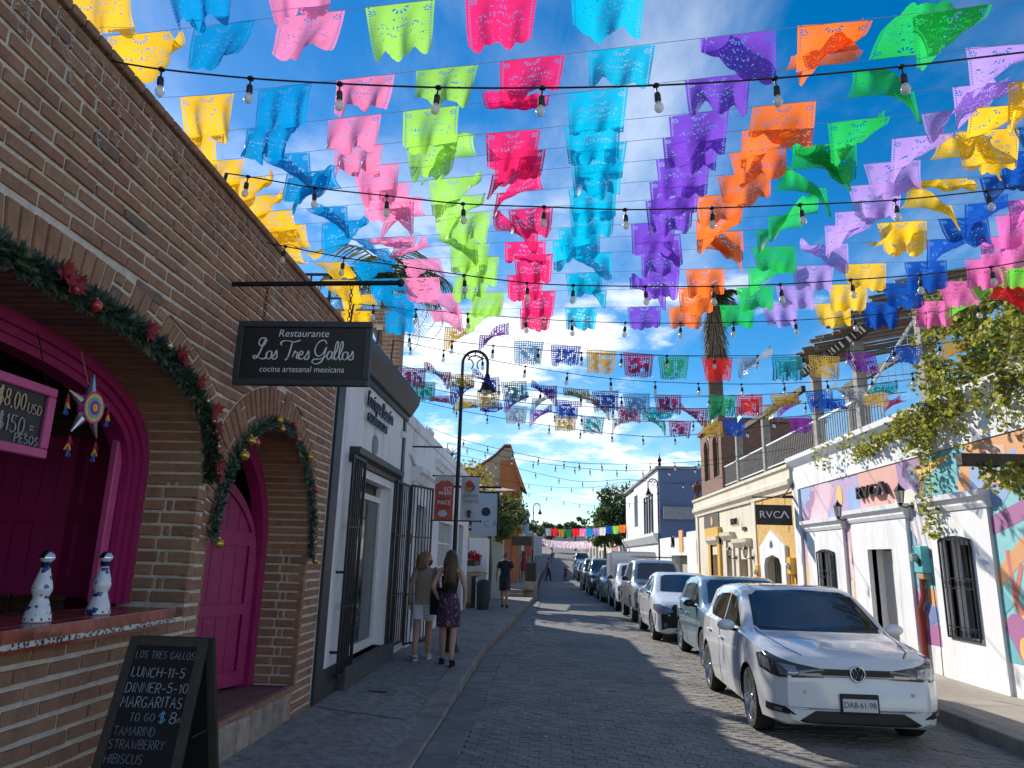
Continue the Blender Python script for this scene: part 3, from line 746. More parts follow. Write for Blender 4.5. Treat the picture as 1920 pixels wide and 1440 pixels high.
# ---- arched doorway
arch_frame(A2, STEP, -.01, .13, -2.93, -3.05).build('door_frame', M_magenta, rest_t, fix=False)
def leaf_arch(right):
    W = 1.0
    def f_(x): # x from hinge towards the middle
        dy = (A2['hw']-.13) - x; r = A2['hw']-.14
        return A2['zs']-.1 + math.sqrt(max(r*r-dy*dy, .0))*.93
    return f_
d1 = panel_leaf('door', (-3.0, 7.36, STEP+.03), .98, STEP+.03, 2.6, math.pi+R_(68), arch=leaf_arch(True), parent=rest_t, rows=((0, .31), (.34, .62), (.66, 1)))
d2 = panel_leaf('door', (-3.02, 5.40, STEP+.03), .98, STEP+.03, 2.6, math.pi-R_(28), arch=leaf_arch(False), parent=rest_t, rows=((0, .31), (.34, .62), (.66, 1)))
M_brass = mat('old brass', (.35, .28, .15), .4, metal=.8)
for zz_ in (.62, 1.15, 1.75): MB().bbox(.0, .05, -.035, -.023, zz_-STEP, zz_-STEP+.09, .002).build('hinge', M_brass, d1, local=True)
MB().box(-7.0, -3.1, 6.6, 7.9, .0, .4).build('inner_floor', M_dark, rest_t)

# ================================================================== gallery (white, next along)
gal = thing('art_gallery', 'white art gallery front with charcoal trim and open barred gates', 'gallery', (-2.5, 10.0, .15))
GX = -2.5; gy0, gy1, dz0, dz1, dy0, dy1 = 8.04, 12.1, .40, 2.86, 9.32, 11.3
wm = MB()
wm.box(-8, GX, gy0, dy0, 0, 4.2); wm.box(-8, GX, dy1, gy1, 0, 4.2); wm.box(-8, GX, dy0, dy1, dz1, 4.2); wm.box(-8, GX, dy0, dy1, 0, dz0); wm.box(-8, -6, dy0, dy1, dz0, dz1)
wm.build('wall', M_white, gal)
tr = MB(); tr.box(GX+.001, GX+.035, gy0, gy0+.27, .15, 4.1); tr.box(GX+.001, GX+.03, gy1-.16, gy1, .15, 4.1); tr.box(GX+.002, GX+.028, gy0+.27, dy0-.1, .1, .46); tr.box(GX+.002, GX+.028, dy1+.1, gy1-.16, .1, .42)
tr.build_split('trim', M_darkgrey, gal)
co = MB(); prof = [(GX-.3, 4.0), (GX+.05, 4.0), (GX+.05, 4.07), (GX+.10, 4.10), (GX+.22, 4.30), (GX+.24, 4.42), (GX-.3, 4.42)]
co.prism(prof, 'y', gy0+.005, gy1+.06); co.build('cornice', M_darkgrey, gal)
ln = MB(); prof = [(GX, 2.86), (GX+.06, 2.86), (GX+.07, 2.92), (GX+.13, 2.97), (GX+.14, 3.05), (GX, 3.05)]; ln.prism(prof, 'y', 8.78, 11.62); ln.build('door_lintel', M_darkgrey, gal)
df = MB(); df.box(GX-.02, GX+.05, dy0-.34, dy0-.08, .4, 2.86); df.box(GX-.02, GX+.05, dy1+.1, dy1+.33, .4, 2.86); df.build_split('door_surround', M_darkgrey, gal)
jf = MB(); jf.box(GX-.14, GX+.03, dy0-.08, dy0+.05, .4, 2.85); jf.box(GX-.14, GX+.03, dy1-.05, dy1+.09, .4, 2.85); jf.box(GX-.14, GX+.02, dy0+.05, dy1-.05, 2.74, 2.85); jf.build('door_frame', M_whitepaint, gal)
j2 = MB(); j2.box(-2.70, -2.62, dy0+.05, dy0+.13, .4, 2.74); j2.box(-2.70, -2.62, dy1-.14, dy1-.05, .4, 2.74); j2.box(-2.70, -2.62, dy0+.13, dy1-.14, 2.5, 2.58); j2.box(-2.70, -2.62, dy0+.13, dy1-.14, .4, .52); j2.build('inner_frame', M_whitepaint, gal)
MB().box(-2.665, -2.655, dy0+.13, dy1-.14, .52, 2.5).build('door_glass', M_glassdark, gal)
put_text('door_lettering', 'SALE', .34, mat('faded lettering', (.12, .11, .11), .6), (-2.645, 9.75, .75), (0, 1, 0), (0, 0, 1), gal)
st_ = MB(); st_.bbox(GX-.3, GX+.12, 8.95, 11.72, .1, .40, .01); st_.build('threshold', mat('dark step', (.075, .075, .08), .8, var=.25, vscale=5), gal)
def gate(parent, p0, p1, z0, z1, nb):
    """barred gate leaf between two plan points"""
    G = bpy.data.objects.new('gate', None); COL.objects.link(G); G.parent = parent; G.location = Vector((p0[0], p0[1], z0))-parent.location
    G.rotation_euler = (0, 0, dir_ang(p0, p1)); W = math.dist(p0, p1); H = z1-z0
    f_ = MB(); f_.box(0, .035, -.012, .012, 0, H); f_.box(W-.035, W, -.012, .012, 0, H); f_.box(.035, W-.035, -.012, .012, 0, .035); f_.box(.035, W-.035, -.012, .012, H-.035, H)
    for zz_ in (H*.3, H*.66): f_.box(.035, W-.035, -.006, .006, zz_, zz_+.02)
    f_.box(.035, .1, -.01, .01, H*.62, H*.68); f_.build('gate_frame', M_iron, G, local=True)
    bar = MB().box(-.007, .007, -.007, .007, .035, H-.035).mesh('bar', M_iron)
    for i in range(1, nb+1):
        b = obj('bar', bar, G, local=True); b.location = (W*i/(nb+1), -.0005, 0)
    return G
gate(gal, (-2.40, 9.26), (-2.40, 8.62), .33, 2.93, 6)
gate(gal, (-2.42, 11.38), (-2.38, 12.34), .33, 2.9, 6)
gate(gal, (-2.37, 12.36), (-2.10, 13.1), .27, 2.93, 6)
for (y, zz_) in ((8.62, 1.5), (8.62, .6)): MB().box(-2.5, -2.39, y-.012, y+.012, zz_, zz_+.03).build('gate_catch', M_iron, gal)
M_letter = mat('dark metal lettering', (.03, .035, .045), .4, metal=.4)
put_text('sign_letters', 'Enrique Bascón', .30, M_letter, (GX+.05, 9.30, 3.70), (0, 1, 0), (0, 0, 1), gal, depth=.012, width=.86)
put_text('sign_letters', 'GALERIA DECORT', .17, M_letter, (GX+.05, 9.36, 3.50), (0, 1, 0), (0, 0, 1), gal, depth=.012, width=.86)
md = MB(); md.lathe([(.001, .035), (.05, .03), (.08, .02), (.13, .028), (.15, .02), (.155, .0)], (GX, 10.03, 3.25), 20, 'x'); md.build('medallion', mat('grey medallion', (.25, .25, .26), .6, var=.4, vscale=50), gal, smooth=40)
MB().bbox(GX, GX+.08, 11.75, 11.85, 3.66, 3.76, .01).build('flood_lamp', M_whitepaint, gal)

# ================================================================== second white building
wb = thing('white_building', 'long white building with moulded cornices past the gallery', 'building', (-2.5, 17.5, .15))
wm = MB(); wall_open = [(13.5, 14.7, .35, 2.68), (16.6, 19.0, .95, 2.5), (20.4, 21.6, .2, 2.6)]
ycur = 12.11
for (a, b, z0, z1) in wall_open:
    wm.box(-9, -2.5, ycur, a, 0, 4.0); wm.box(-9, -2.5, a, b, 0, z0); wm.box(-9, -2.5, a, b, z1, 4.0); wm.box(-9, -2.75, a, b, z0, z1); ycur = b
wm.box(-9, -2.5, ycur, 23.0, 0, 4.0); wm.build('wall', M_white, wb)
co = MB(); co.prism([(-2.5, 3.62), (-2.44, 3.62), (-2.40, 3.72), (-2.36, 3.74), (-2.36, 3.82), (-2.5, 3.82)], 'y', 15.6, 23.0); co.box(-2.75, -2.46, 12.12, 23.0, 4.0, 4.12); co.box(-2.7, -2.48, 12.13, 22.9, 4.12, 4.22)
for i, y in enumerate((14.5, 17.2, 19.9)): co.box(-2.72, -2.45, y, y+.5, 4.22, 4.30)
co.build('cornice', M_white, wb)
for (a, b, z0, z1) in wall_open[:1]:
    c2 = MB(); c2.prism([(-2.5, 3.05), (-2.42, 3.05), (-2.36, 3.18), (-2.30, 3.22), (-2.30, 3.32), (-2.5, 3.32)], 'y', 12.95, 15.3); c2.build('door_cornice', M_white, wb)
    p_ = MB(); p_.box(-2.5, -2.44, 13.0, 13.42, .15, 3.05); p_.box(-2.5, -2.44, 14.78, 15.25, .15, 3.05); p_.build_split('pilaster', M_white, wb)
for (a, b, z0, z1) in (wall_open[0], wall_open[2]):
    MB().box(-2.74, -2.70, a, b, z0, z1).build('door', M_glassdark, wb); MB().box(-2.70, -2.66, a+.0, a+.06, z0, z1).box(-2.70, -2.66, b-.06, b, z0, z1).box(-2.70, -2.66, a+.06, b-.06, z1-.06, z1).build('door_frame', M_darkgrey, wb)
a, b, z0, z1 = wall_open[1]
wn = bpy.data.objects.new('window', None); COL.objects.link(wn); wn.parent = wb; wn.location = Vector((-2.5, a, z0))-wb.location
MB().box(-.24, -.22, 0, b-a, 0, z1-z0).build('pane', mat('grey glass', (.25, .28, .30), .1), wn, local=True)
for i in range(9): MB().box(-.1, -.07, (b-a)*i/8-.02, (b-a)*i/8+.02, 0, z1-z0).build('bar', M_whitepaint, wn, local=True)
for zz_ in (.5, 1.05): MB().box(-.1, -.075, .02, b-a-.02, zz_, zz_+.03).build('bar', M_whitepaint, wn, local=True)
cw = MB(); cw.prism([(-2.5, 2.62), (-2.44, 2.62), (-2.38, 2.74), (-2.38, 2.8), (-2.5, 2.8)], 'y', 16.3, 19.3); cw.build('window_cornice', M_white, wb)
ds = MB(); ds.tube([(-2.46, 12.6, 3.5), (-2.46, 13.3, 3.3), (-2.3, 13.3, 3.28)], .03, 6); ds.build('drain_spout', M_white, wb)
MB().box(-2.5, -1.95, 12.9, 12.92, 3.66, 3.69).build('sign_rod', M_iron, wb)
for y, h in ((18.5, .5), (19.4, .35)):     # small agave on the roof edge
    ag = MB(); ra = random.Random(int(y*10))
    for i in range(16):
        a_ = ra.random()*6.28; l_ = ra.uniform(.25, .45); el = ra.uniform(.2, 1.3); d_ = Vector((math.cos(a_)*math.cos(el), math.sin(a_)*math.cos(el), math.sin(el)))
        ag.tube([(-2.6, y, 4.24), Vector((-2.6, y, 4.24))+d_*l_*.6, Vector((-2.6, y, 4.2))+d_*l_], [.012, .01, .001], 3)
    o = ag.build('agave', mat('agave green', (.05, .09, .05), .7)); tag(o, 'small spiky agave on the white roof edge, %s one' % ('nearer' if y < 19 else 'farther'), 'plant', 'agaves on the roof edge')
# ================================================================== foliage helpers
def leaf_mat(name, col, var=.35, tr=.45):
    m = bpy.data.materials.new(name); m.use_nodes = True; N, L = nodes_of(m); b = N['Principled BSDF']; out = N['Material Output']
    g = N.new('ShaderNodeNewGeometry'); mr = N.new('ShaderNodeMapRange'); mr.inputs['To Min'].default_value = 1-var; mr.inputs['To Max'].default_value = 1+var; L.new(g.outputs['Random Per Island'], mr.inputs['Value'])
    mx = N.new('ShaderNodeMix'); mx.data_type = 'RGBA'; mx.blend_type = 'MULTIPLY'; mx.inputs['Factor'].default_value = 1; mx.inputs['A'].default_value = (*col, 1); L.new(mr.outputs['Result'], mx.inputs['B'])
    L.new(mx.outputs['Result'], b.inputs['Base Color']); b.inputs['Roughness'].default_value = .55
    t = N.new('ShaderNodeBsdfTranslucent'); hs = N.new('ShaderNodeHueSaturation'); hs.inputs['Hue'].default_value = .48; hs.inputs['Value'].default_value = 1.7; L.new(mx.outputs['Result'], hs.inputs['Color']); L.new(hs.outputs[0], t.inputs['Color'])
    ms = N.new('ShaderNodeMixShader'); ms.inputs[0].default_value = tr; L.new(b.outputs[0], ms.inputs[1]); L.new(t.outputs[0], ms.inputs[2]); L.new(ms.outputs[0], out.inputs['Surface']); return m
M_vine = leaf_mat('vine leaf', (.21, .23, .035), .5); M_green = leaf_mat('tree leaf', (.065, .11, .028)); M_dgreen = leaf_mat('dark tree leaf', (.045, .08, .025)); M_yleaf = leaf_mat('yellow leaf', (.26, .20, .02))
M_bark = mat('bark', (.13, .10, .075), .95, var=.3, vscale=12, bump=.6, bscale=30)
def leaf(mb, p, s, rn):
    a = Vector((rn.uniform(-1, 1), rn.uniform(-1, 1), rn.uniform(-.9, .6))).normalized(); b = a.orthogonal().normalized(); b.rotate(Matrix.Rotation(rn.random()*6.28, 3, a)); n = a.cross(b)
    w = s*.42; p = Vector(p)
    mb.add([p-a*s*.5, p+b*w+n*s*.08, p+a*s*.5, p-b*w+n*s*.08], [(0, 1, 2), (0, 2, 3)])
def leaf_blob(mb, c, r, n, s, rn, sc=(1, 1, 1), shell=.45):
    for i in range(n):
        d = Vector((rn.gauss(0, 1), rn.gauss(0, 1), rn.gauss(0, 1))).normalized(); k = shell+(1-shell)*rn.random()
        leaf(mb, (c[0]+d.x*r*k*sc[0], c[1]+d.y*r*k*sc[1], c[2]+d.z*r*k*sc[2]), s*rn.uniform(.6, 1.3), rn)
def tree(name, label, base, height, crown, nblob, per, ls, mat_, seed, group=None, trunk_r=.16, sc=1.0):
    rn = random.Random(seed); t = thing(name, label, 'tree', base, group); B = Vector(base); tk = MB()
    cz = height-crown[2]
    tk.tube([B, B+Vector((.05, 0, cz*.4)), B+Vector((-.05, .05, cz*.9))], [trunk_r, trunk_r*.8, trunk_r*.55], 8)
    lv = MB(); tip = B+Vector((-.05, .05, cz*.85))
    for i in range(nblob):
        d = Vector((rn.gauss(0, 1), rn.gauss(0, 1), rn.gauss(0, .9))).normalized()*rn.random()**.4
        c = B+Vector((d.x*crown[0]*.8, d.y*crown[1]*.8, cz+d.z*crown[2]*.8)); r = rn.uniform(.22, .42)*min(crown)
        if i % 2 == 0: tk.tube([tip, (tip+c)/2+Vector((0, 0, .1)), c], [trunk_r*.4, trunk_r*.2, .01], 5)
        leaf_blob(lv, c, r, per, ls, rn)
    tk.build('trunk', M_bark, t, fix=False, smooth=True); lv.build('crown', mat_, t, fix=False); return t

# ================================================================== mural shop (right, near)
WX = 6.1
shop = thing('mural_shop', 'white shop with colourful bird mural and white door surrounds', 'shop', (WX, 13.0, .15))
def paint(name, c, rough=.7): return mat(name, c, rough, var=.08, vscale=5, bump=.1, bscale=30)
mw = MB(); SY0, SY1 = 3.5, 18.05
ops = [(10.66, 11.49, .75, 2.16), (13.08, 14.05, .2, 2.05), (15.63, 16.59, .95, 2.02)]
yc = SY0
for a, b, z0, z1 in ops:
    mw.box(WX+.02, 9.8, yc, a, 0, 4.15); mw.box(WX+.02, 9.8, a, b, 0, z0); mw.box(WX+.02, 9.8, a, b, z1, 4.15); mw.box(WX+.35, 9.8, a, b, z0, z1); yc = b
mw.box(WX+.02, 9.8, yc, SY1, 0, 4.15); mw.build('wall', M_white, shop)
# plinth, upper band, cornice
def strips(lst, name, m_, par): 
    for (y0, y1, z0, z1, x0) in lst: MB().bbox(x0, WX+.021, y0, y1, z0, z1, .006).build(name, m_, par)
strips([(SY0, 10.2, .1, .57, WX-.015), (11.74, 12.49, .1, .56, WX-.015), (14.71, 15.13, .1, .9, WX-.015)], 'plinth', M_white, shop)
up = MB(); up.prism([(WX+.02, 3.52), (WX-.02, 3.52), (WX-.02, 4.05), (WX-.07, 4.1), (WX-.16, 4.2), (WX-.17, 4.30), (WX+.25, 4.32), (WX+.25, 3.52)], 'y', SY0, SY1); up.build('parapet', M_white, shop)
strips([(17.62, 18.04, .1, 3.52, WX-.05)], 'pilaster', M_white, shop)
# door and window surrounds with moulded caps
def surround(y0, y1, ztop, o):
    S = bpy.data.objects.new('surround', None); COL.objects.link(S); S.parent = shop; S.location = Vector((WX, y0, 0))-shop.location
    a, b, z0, z1 = o; mb = MB(); xf = WX-.06
    mb.box(xf, WX+.1, y0, a, .1, ztop); mb.box(xf, WX+.1, b, y1, .1, ztop); mb.box(xf, WX+.1, a, b, z1+.0, ztop); mb.box(xf, WX+.1, a, b, .1, z0)
    mb.build('pier', M_white, S)
    cp = MB(); cp.prism([(WX+.02, ztop), (xf-.02, ztop), (xf-.05, ztop+.06), (xf-.05, ztop+.09), (xf-.12, ztop+.16), (xf-.13, ztop+.24), (WX+.02, ztop+.24)], 'y', y0-.06, y1+.06); cp.build('cap', M_white, S)
    return S
s_a = surround(10.2, 11.74, 2.58, ops[0]); s_b = surround(12.49, 14.71, 2.56, ops[1]); s_c = surround(15.13, 17.2, 2.48, ops[2])
def grille_window(o, parent, nb, pane=True):
    a, b, z0, z1 = o; W = bpy.data.objects.new('window', None); COL.objects.link(W); W.parent = parent; W.location = Vector((WX, a, z0))-shop.location
    w, h = b-a, z1-z0
    MB().box(.20, .22, 0, w, 0, h).build('pane', M_glassdark, W, local=True)
    f_ = MB(); f_.box(.19, .22, 0, .07, 0, h); f_.box(.185, .22, w-.07, w, 0, h); f_.box(.19, .22, .07, w-.07, h-.07, h); f_.build('frame', M_whitepaint, W, local=True)
    g_ = MB(); g_.box(-.10, -.075, 0, .02, 0, h); g_.box(-.10, -.075, w-.02, w, 0, h); g_.box(-.10, -.075, .02, w-.02, 0, .02)
    n = 10     # slightly arched head
    hd = lambda t: h-.02+.06*(1-(2*t-1)**2)
    for i in range(n):
        t0, t1 = i/n, (i+1)/n; g_.add([(-.10, w*t0, hd(t0)-.01), (-.10, w*t1, hd(t1)-.01), (-.10, w*t1, hd(t1)+.015), (-.10, w*t0, hd(t0)+.015), (-.075, w*t0, hd(t0)-.01), (-.075, w*t1, hd(t1)-.01), (-.075, w*t1, hd(t1)+.015), (-.075, w*t0, hd(t0)+.015)], [(0, 1, 2, 3), (3, 2, 6, 7), (0, 4, 5, 1)])
    for zz_ in (.02, .16, h*.5, h*.5+.14): g_.box(-.095, -.08, .02, w-.02, zz_, zz_+.012)
    g_.build('grille', M_iron, W, local=True, fix=False)
    for i in range(1, nb+1): MB().tube([(-.088, w*i/(nb+1), 0.02), (-.088, w*i/(nb+1), hd(i/(nb+1)))], .008, 5).build('bar', M_iron, W, local=True, fix=False)
    sc = MB()
    for zz_ in (.09, h*.5+.075):
        for i in range(nb):
            cy = w*(i+.75)/(nb+.5); pts = [(-.088, cy+.035*math.cos(t*.7), zz_+.045*math.sin(t*.35)*math.cos(t*.35)*2+.0) for t in range(0, 10)]; sc.tube(pts, .006, 4)
    sc.build_split('scroll', M_iron, W, local=True, fix=False); return W
w1_ = grille_window(ops[0], shop, 6); w2_ = grille_window(ops[2], shop, 5)
a, b, z0, z1 = ops[1]
dm = MB(); dm.box(WX+.2, WX+.25, a, a+.56, z0, z1-.02); dm.box(WX+.21, WX+.26, a+.57, b, z0, z1-.02); dm.build('door', mat('cream door', (.62, .58, .52), .6, var=.06), shop)
# wall lamps (sub-level thing parts)
def wall_lamp(y, z, par, lit):
    W = bpy.data.objects.new('wall_lamp', None); COL.objects.link(W); W.parent = par; W.location = Vector((WX, y, z))-par.location
    m = MB(); m.lathe([(.001, 0), (.06, .0), (.06, -.02), (.001, -.03)], (-.0, 0, -.05), 10, 'x'); m.tube([(-.03, 0, -.05), (-.12, 0, -.09), (-.2, 0, -.06), (-.2, 0, -.02)], .012, 5)
    m.lathe([(.015, -.06), (.035, -.03), (.05, -.01)], (-.2, 0, 0), 8); m.lathe([(.10, .19), (.085, .21), (.03, .27), (.015, .30), (.001, .33)], (-.2, 0, 0), 8)
    for i in range(6): t = i*math.pi/3; m.tube([(-.2+.05*math.cos(t), .05*math.sin(t), -.01), (-.2+.08*math.cos(t), .08*math.sin(t), .19)], .005, 4)
    m.build('bracket', M_iron, W, local=True, fix=False)
    MB().lathe([(.045, 0), (.073, .185)], (-.2, 0, 0), 8).build('lamp_glass', mat('lamp glass', (.8, .75, .62), .2, spec=.5), W, local=True, fix=False)
    if lit:
        MB().sphere((-.2, 0, .1), .045, 8, 6).build('lamp_bulb', mat('glowing bulb', (1, .8, .5), .4, emit=(1, .62, .22, 3)), W, local=True)
wall_lamp(14.92, 2.72, shop, False); wall_lamp(12.30, 2.80, shop, True)
# electricity meter on the wall
me_ = bpy.data.objects.new('meter_box', None); COL.objects.link(me_); me_.parent = shop; me_.location = Vector((WX, 12.1, 1.66))-shop.location
M_teal = paint('teal paint', (.10, .44, .47)); MB().bbox(-.13, .02, -.16, .12, 0, .42, .012).build('box', M_teal, me_, local=True)
mb = MB(); mb.lathe([(.001, .09), (.06, .085), (.07, .05), (.075, 0)], (-.13, .02, .24), 14, 'x'); 
for i, v in enumerate(mb.v): mb.v[i] = (-.26-v[0], v[1], v[2])
mb.build('meter_dial', mat('meter glass', (.35, .4, .36), .15), me_, local=True)
MB().bbox(-.135, -.125, -.12, -.03, .1, .22, .002).build('meter_window', M_black, me_, local=True)
MB().bbox(-.11, .0, -.12, .1, -.1, -.005, .01).build('lower_box', M_paleswood, me_, local=True)
MB().tube([(WX-.06, 12.15, 1.56), (WX-.06, 12.15, 1.3), (WX-.06, 12.3, 1.08), (WX-.06, 12.3, .3), (WX-.06, 12.3, .15)], .045, 8).build('conduit', paint('red brown paint', (.30, .05, .03)), shop, smooth=40)
MB().tube([(WX-.05, 11.85, 1.6), (WX-.05, 11.8, .8), (WX-.05, 11.83, .16)], .007, 4).build('conduit', M_iron, shop)
# wall lettering
wl = put_text('wall_letters', 'RVC', .33, M_black, (0, 0, 0), (0, -1, 0), (0, 0, 1), shop, depth=.035)
ys_ = [v.co.y for v in wl.data.vertices]; lo, hi = min(ys_), max(ys_)
for v in wl.data.vertices: v.co.y = 14.24-(hi-v.co.y)/(hi-lo)*.84; v.co.z += 3.0; v.co.x += WX-.07
lm = MB(); lm.prism([(13.41, 3.0), (13.33, 3.0), (13.21, 3.17), (13.08, 3.0), (13.0, 3.0), (13.17, 3.24), (13.25, 3.24)], 'x', WX-.105, WX-.035); lm.build('wall_letters', M_black, shop)
# ---- mural: flat painted shapes on the wall, each its own patch of colour
mural = MB().box(WX+.008, WX+.019, 9.0, 17.6, 2.83, 3.51).box(WX+.008, WX+.019, 9.0, 10.19, .57, 2.829).box(WX+.008, WX+.019, 11.75, 12.48, .57, 2.829).box(WX+.008, WX+.019, 14.72, 15.12, .91, 2.829).box(WX+.008, WX+.019, 17.21, 17.6, .57, 2.829).build('mural', paint('salmon paint', (.72, .32, .27)), shop)
PAL = dict(pink=(.70, .36, .44), pale=(.72, .48, .56), purple=(.30, .14, .34), lilac=(.44, .30, .52), salmon=(.72, .33, .27), teal=(.07, .42, .47), aqua=(.20, .55, .58), orange=(.72, .30, .08), peach=(.78, .45, .28), blue=(.10, .15, .40), sky=(.24, .38, .66), mag=(.36, .07, .28), coral=(.60, .11, .06), yel=(.80, .48, .07), cream=(.72, .70, .60), white=(.72, .72, .70), plum=(.20, .07, .22))
PM = {k: paint('mural '+k, tuple(.84*c+.16*.5 for c in v)) for k, v in PAL.items()}
mo = [0]
def patch(poly, col, rect=None):
    if rect:
        y0, y1, z0, z1 = rect
        def cl(poly, ax, lim, less):
            out = []
            for i in range(len(poly)):
                a, b = poly[i], poly[(i+1) % len(poly)]; ia = (a[ax] <= lim) == less; ib = (b[ax] <= lim) == less
                if ia: out.append(a)
                if ia != ib: t = (lim-a[ax])/(b[ax]-a[ax]); out.append((a[0]+(b[0]-a[0])*t, a[1]+(b[1]-a[1])*t))
            return out
        for ax, lim, less in ((0, y1, True), (0, y0, False), (1, z1, True), (1, z0, False)):
            if poly: poly = cl(poly, ax, lim, less)
    if len(poly) < 3 or poly_area(poly) < 1e-3: return
    mo[0] += 1; x = WX+.006-.00025*mo[0]
    MB().add([(x, p[0], p[1]) for p in poly], [tuple(range(len(poly)))]).build('mural_patch', PM[col], mural, fix=False)
def ell(cy, cz, ry, rz, n=16, rot=0): return [(cy+ry*math.cos(t)*math.cos(rot)-rz*math.sin(t)*math.sin(rot), cz+ry*math.cos(t)*math.sin(rot)+rz*math.sin(t)*math.cos(rot)) for t in [2*math.pi*i/n for i in range(n)]]
rmu = random.Random(5)
def facets(rect, cols, n, s=.5):
    y0, y1, z0, z1 = rect
    for i in range(n):
        cy, cz = rmu.uniform(y0, y1), rmu.uniform(z0, z1); a = rmu.random()*6.28; k = rmu.choice((3, 3, 4))
        patch([(cy+s*rmu.uniform(.5, 1.5)*math.cos(a+j*6.28/k), cz+s*rmu.uniform(.5, 1.4)*math.sin(a+j*6.28/k)) for j in range(k)], cols[i % len(cols)], rect)
TOP = (14.3, 17.6, 2.6, 3.5)
patch([(17.6, 2.6), (14.3, 2.6), (14.3, 3.5), (17.6, 3.5)], 'lilac'); patch([(17.6, .57), (17.2, .57), (17.2, 2.6), (17.6, 2.6)], 'pink'); facets(TOP, ['pink', 'pale', 'purple', 'lilac', 'pale', 'sky'], 20, .45)
patch(ell(15.3, 3.15, .16, .24), 'yel'); patch([(14.62, 2.95), (14.3, 3.4), (14.38, 2.85)], 'sky'); patch([(14.8, 3.05), (14.35, 3.0), (14.7, 2.75)], 'sky'); patch([(17.6, 2.9), (17.2, 2.5), (17.2, 2.0), (17.6, 2.3)], 'blue'); patch(ell(17.4, 1.55, .1, .28), 'yel'); patch(ell(17.45, 1.5, .2, .42), 'pale', (17.2, 17.6, .57, 3.5)); patch(ell(17.42, 1.5, .12, .3), 'yel', (17.2, 17.6, .57, 3.5))
patch([(17.6, 3.3), (17.35, 2.9), (17.2, 2.45), (17.4, 2.8)], 'plum')
B1 = (14.7, 15.14, .9, 2.75); patch([(14.7, .9), (15.14, .9), (15.14, 2.75), (14.7, 2.75)], 'pink'); facets(B1, ['salmon', 'coral', 'purple', 'pink', 'peach'], 9, .25)
patch([(14.98, 2.55), (14.93, 2.0), (14.86, 1.5), (14.96, 1.35), (15.02, 1.9)], 'cream'); patch([(14.9, 1.55), (14.75, 1.1), (14.85, 1.15)], 'yel'); patch(ell(15.0, 1.3, .1, .16), 'cream')
patch([(12.5, 2.8), (14.3, 2.8), (14.3, 3.5), (12.5, 3.5)], 'salmon'); patch([(14.3, 2.78), (13.9, 2.78), (14.25, 3.05)], 'pink')
patch([(11.9, 2.55), (12.65, 2.7), (12.75, 3.5), (11.75, 3.5)], 'purple'); patch([(11.0, 2.5), (11.95, 2.5), (11.7, 3.5), (10.6, 3.5)], 'teal')
B2 = (11.74, 12.49, .56, 2.8); patch([(11.74, .56), (12.49, .56), (12.49, 2.8), (11.74, 2.8)], 'teal'); facets((11.74, 12.49, .56, 1.6), ['blue', 'purple', 'orange', 'aqua', 'mag', 'coral', 'sky'], 15, .22)
patch([(11.74, 1.85), (12.49, 2.02), (12.49, 2.12), (11.74, 2.0)], 'mag'); patch([(11.74, .56), (12.49, .56), (12.4, .8), (11.9, .9), (11.74, .8)], 'mag')
# pelican: head, bill, body plumes, in plain shapes
patch(ell(12.25, 3.22, .17, .19), 'white'); patch([(12.12, 3.33), (10.95, 3.44), (11.2, 3.33), (12.1, 3.2)], 'yel'); patch([(12.1, 3.2), (11.3, 3.3), (12.05, 3.1)], 'peach'); patch(ell(12.2, 3.27, .035, .04, 10), 'plum'); patch([(12.35, 3.15), (12.12, 3.1), (12.05, 2.8), (12.45, 2.85)], 'lilac')
patch([(12.95, 2.82), (12.7, 3.0), (12.3, 3.03), (11.95, 2.9), (11.85, 2.6), (11.76, 2.05), (12.1, 2.0), (12.35, 2.3), (12.6, 2.45)], 'cream')
for i in range(7): y_ = 12.45-i*.09; patch([(y_+.05, 2.75-i*.03), (y_, 2.8-i*.03), (y_-.16, 2.1-i*.02), (y_-.1, 2.12)], 'white' if i % 2 else 'lilac', B2)
# near bay: orange and teal with branches
B3 = (9.0, 10.2, .57, 3.5); patch([(9.0, .57), (10.2, .57), (10.2, 3.5), (9.0, 3.5)], 'aqua'); patch([(9.0, 2.85), (11.0, 2.85), (10.6, 3.5), (9.0, 3.5)], 'orange', (9.0, 10.9, 2.84, 3.5)); facets((9.0, 10.9, 2.86, 3.5), ['peach', 'salmon', 'sky', 'orange'], 7, .35)
for poly, c in (([(10.2, 2.45), (9.0, 2.75), (9.0, 2.5), (10.2, 2.2)], 'mag'), ([(10.2, 1.75), (9.4, 2.3), (9.0, 2.25), (9.0, 2.0), (9.5, 1.95), (10.2, 1.5)], 'orange'), ([(10.2, 2.85), (9.6, 2.85), (9.9, 2.6), (10.2, 2.55)], 'sky'), ([(9.98, 2.0), (9.9, 2.0), (9.88, 1.4), (9.5, .9), (9.6, .85), (9.95, 1.3)], 'coral'), ([(9.9, 1.5), (9.72, 1.85), (9.66, 1.8), (9.86, 1.35)], 'coral'), ([(10.2, 1.1), (9.0, 1.35), (9.0, 1.2), (10.2, .98)], 'yel'), (ell(9.95, .85, .28, .35), 'mag'), (ell(9.85, .75, .1, .16), 'yel'), ([(10.2, .57), (9.9, .57), (10.2, 1.0)], 'teal'), ([(10.2, 1.5), (9.95, 1.3), (10.2, 1.15)], 'teal')): patch(poly, c, B3)
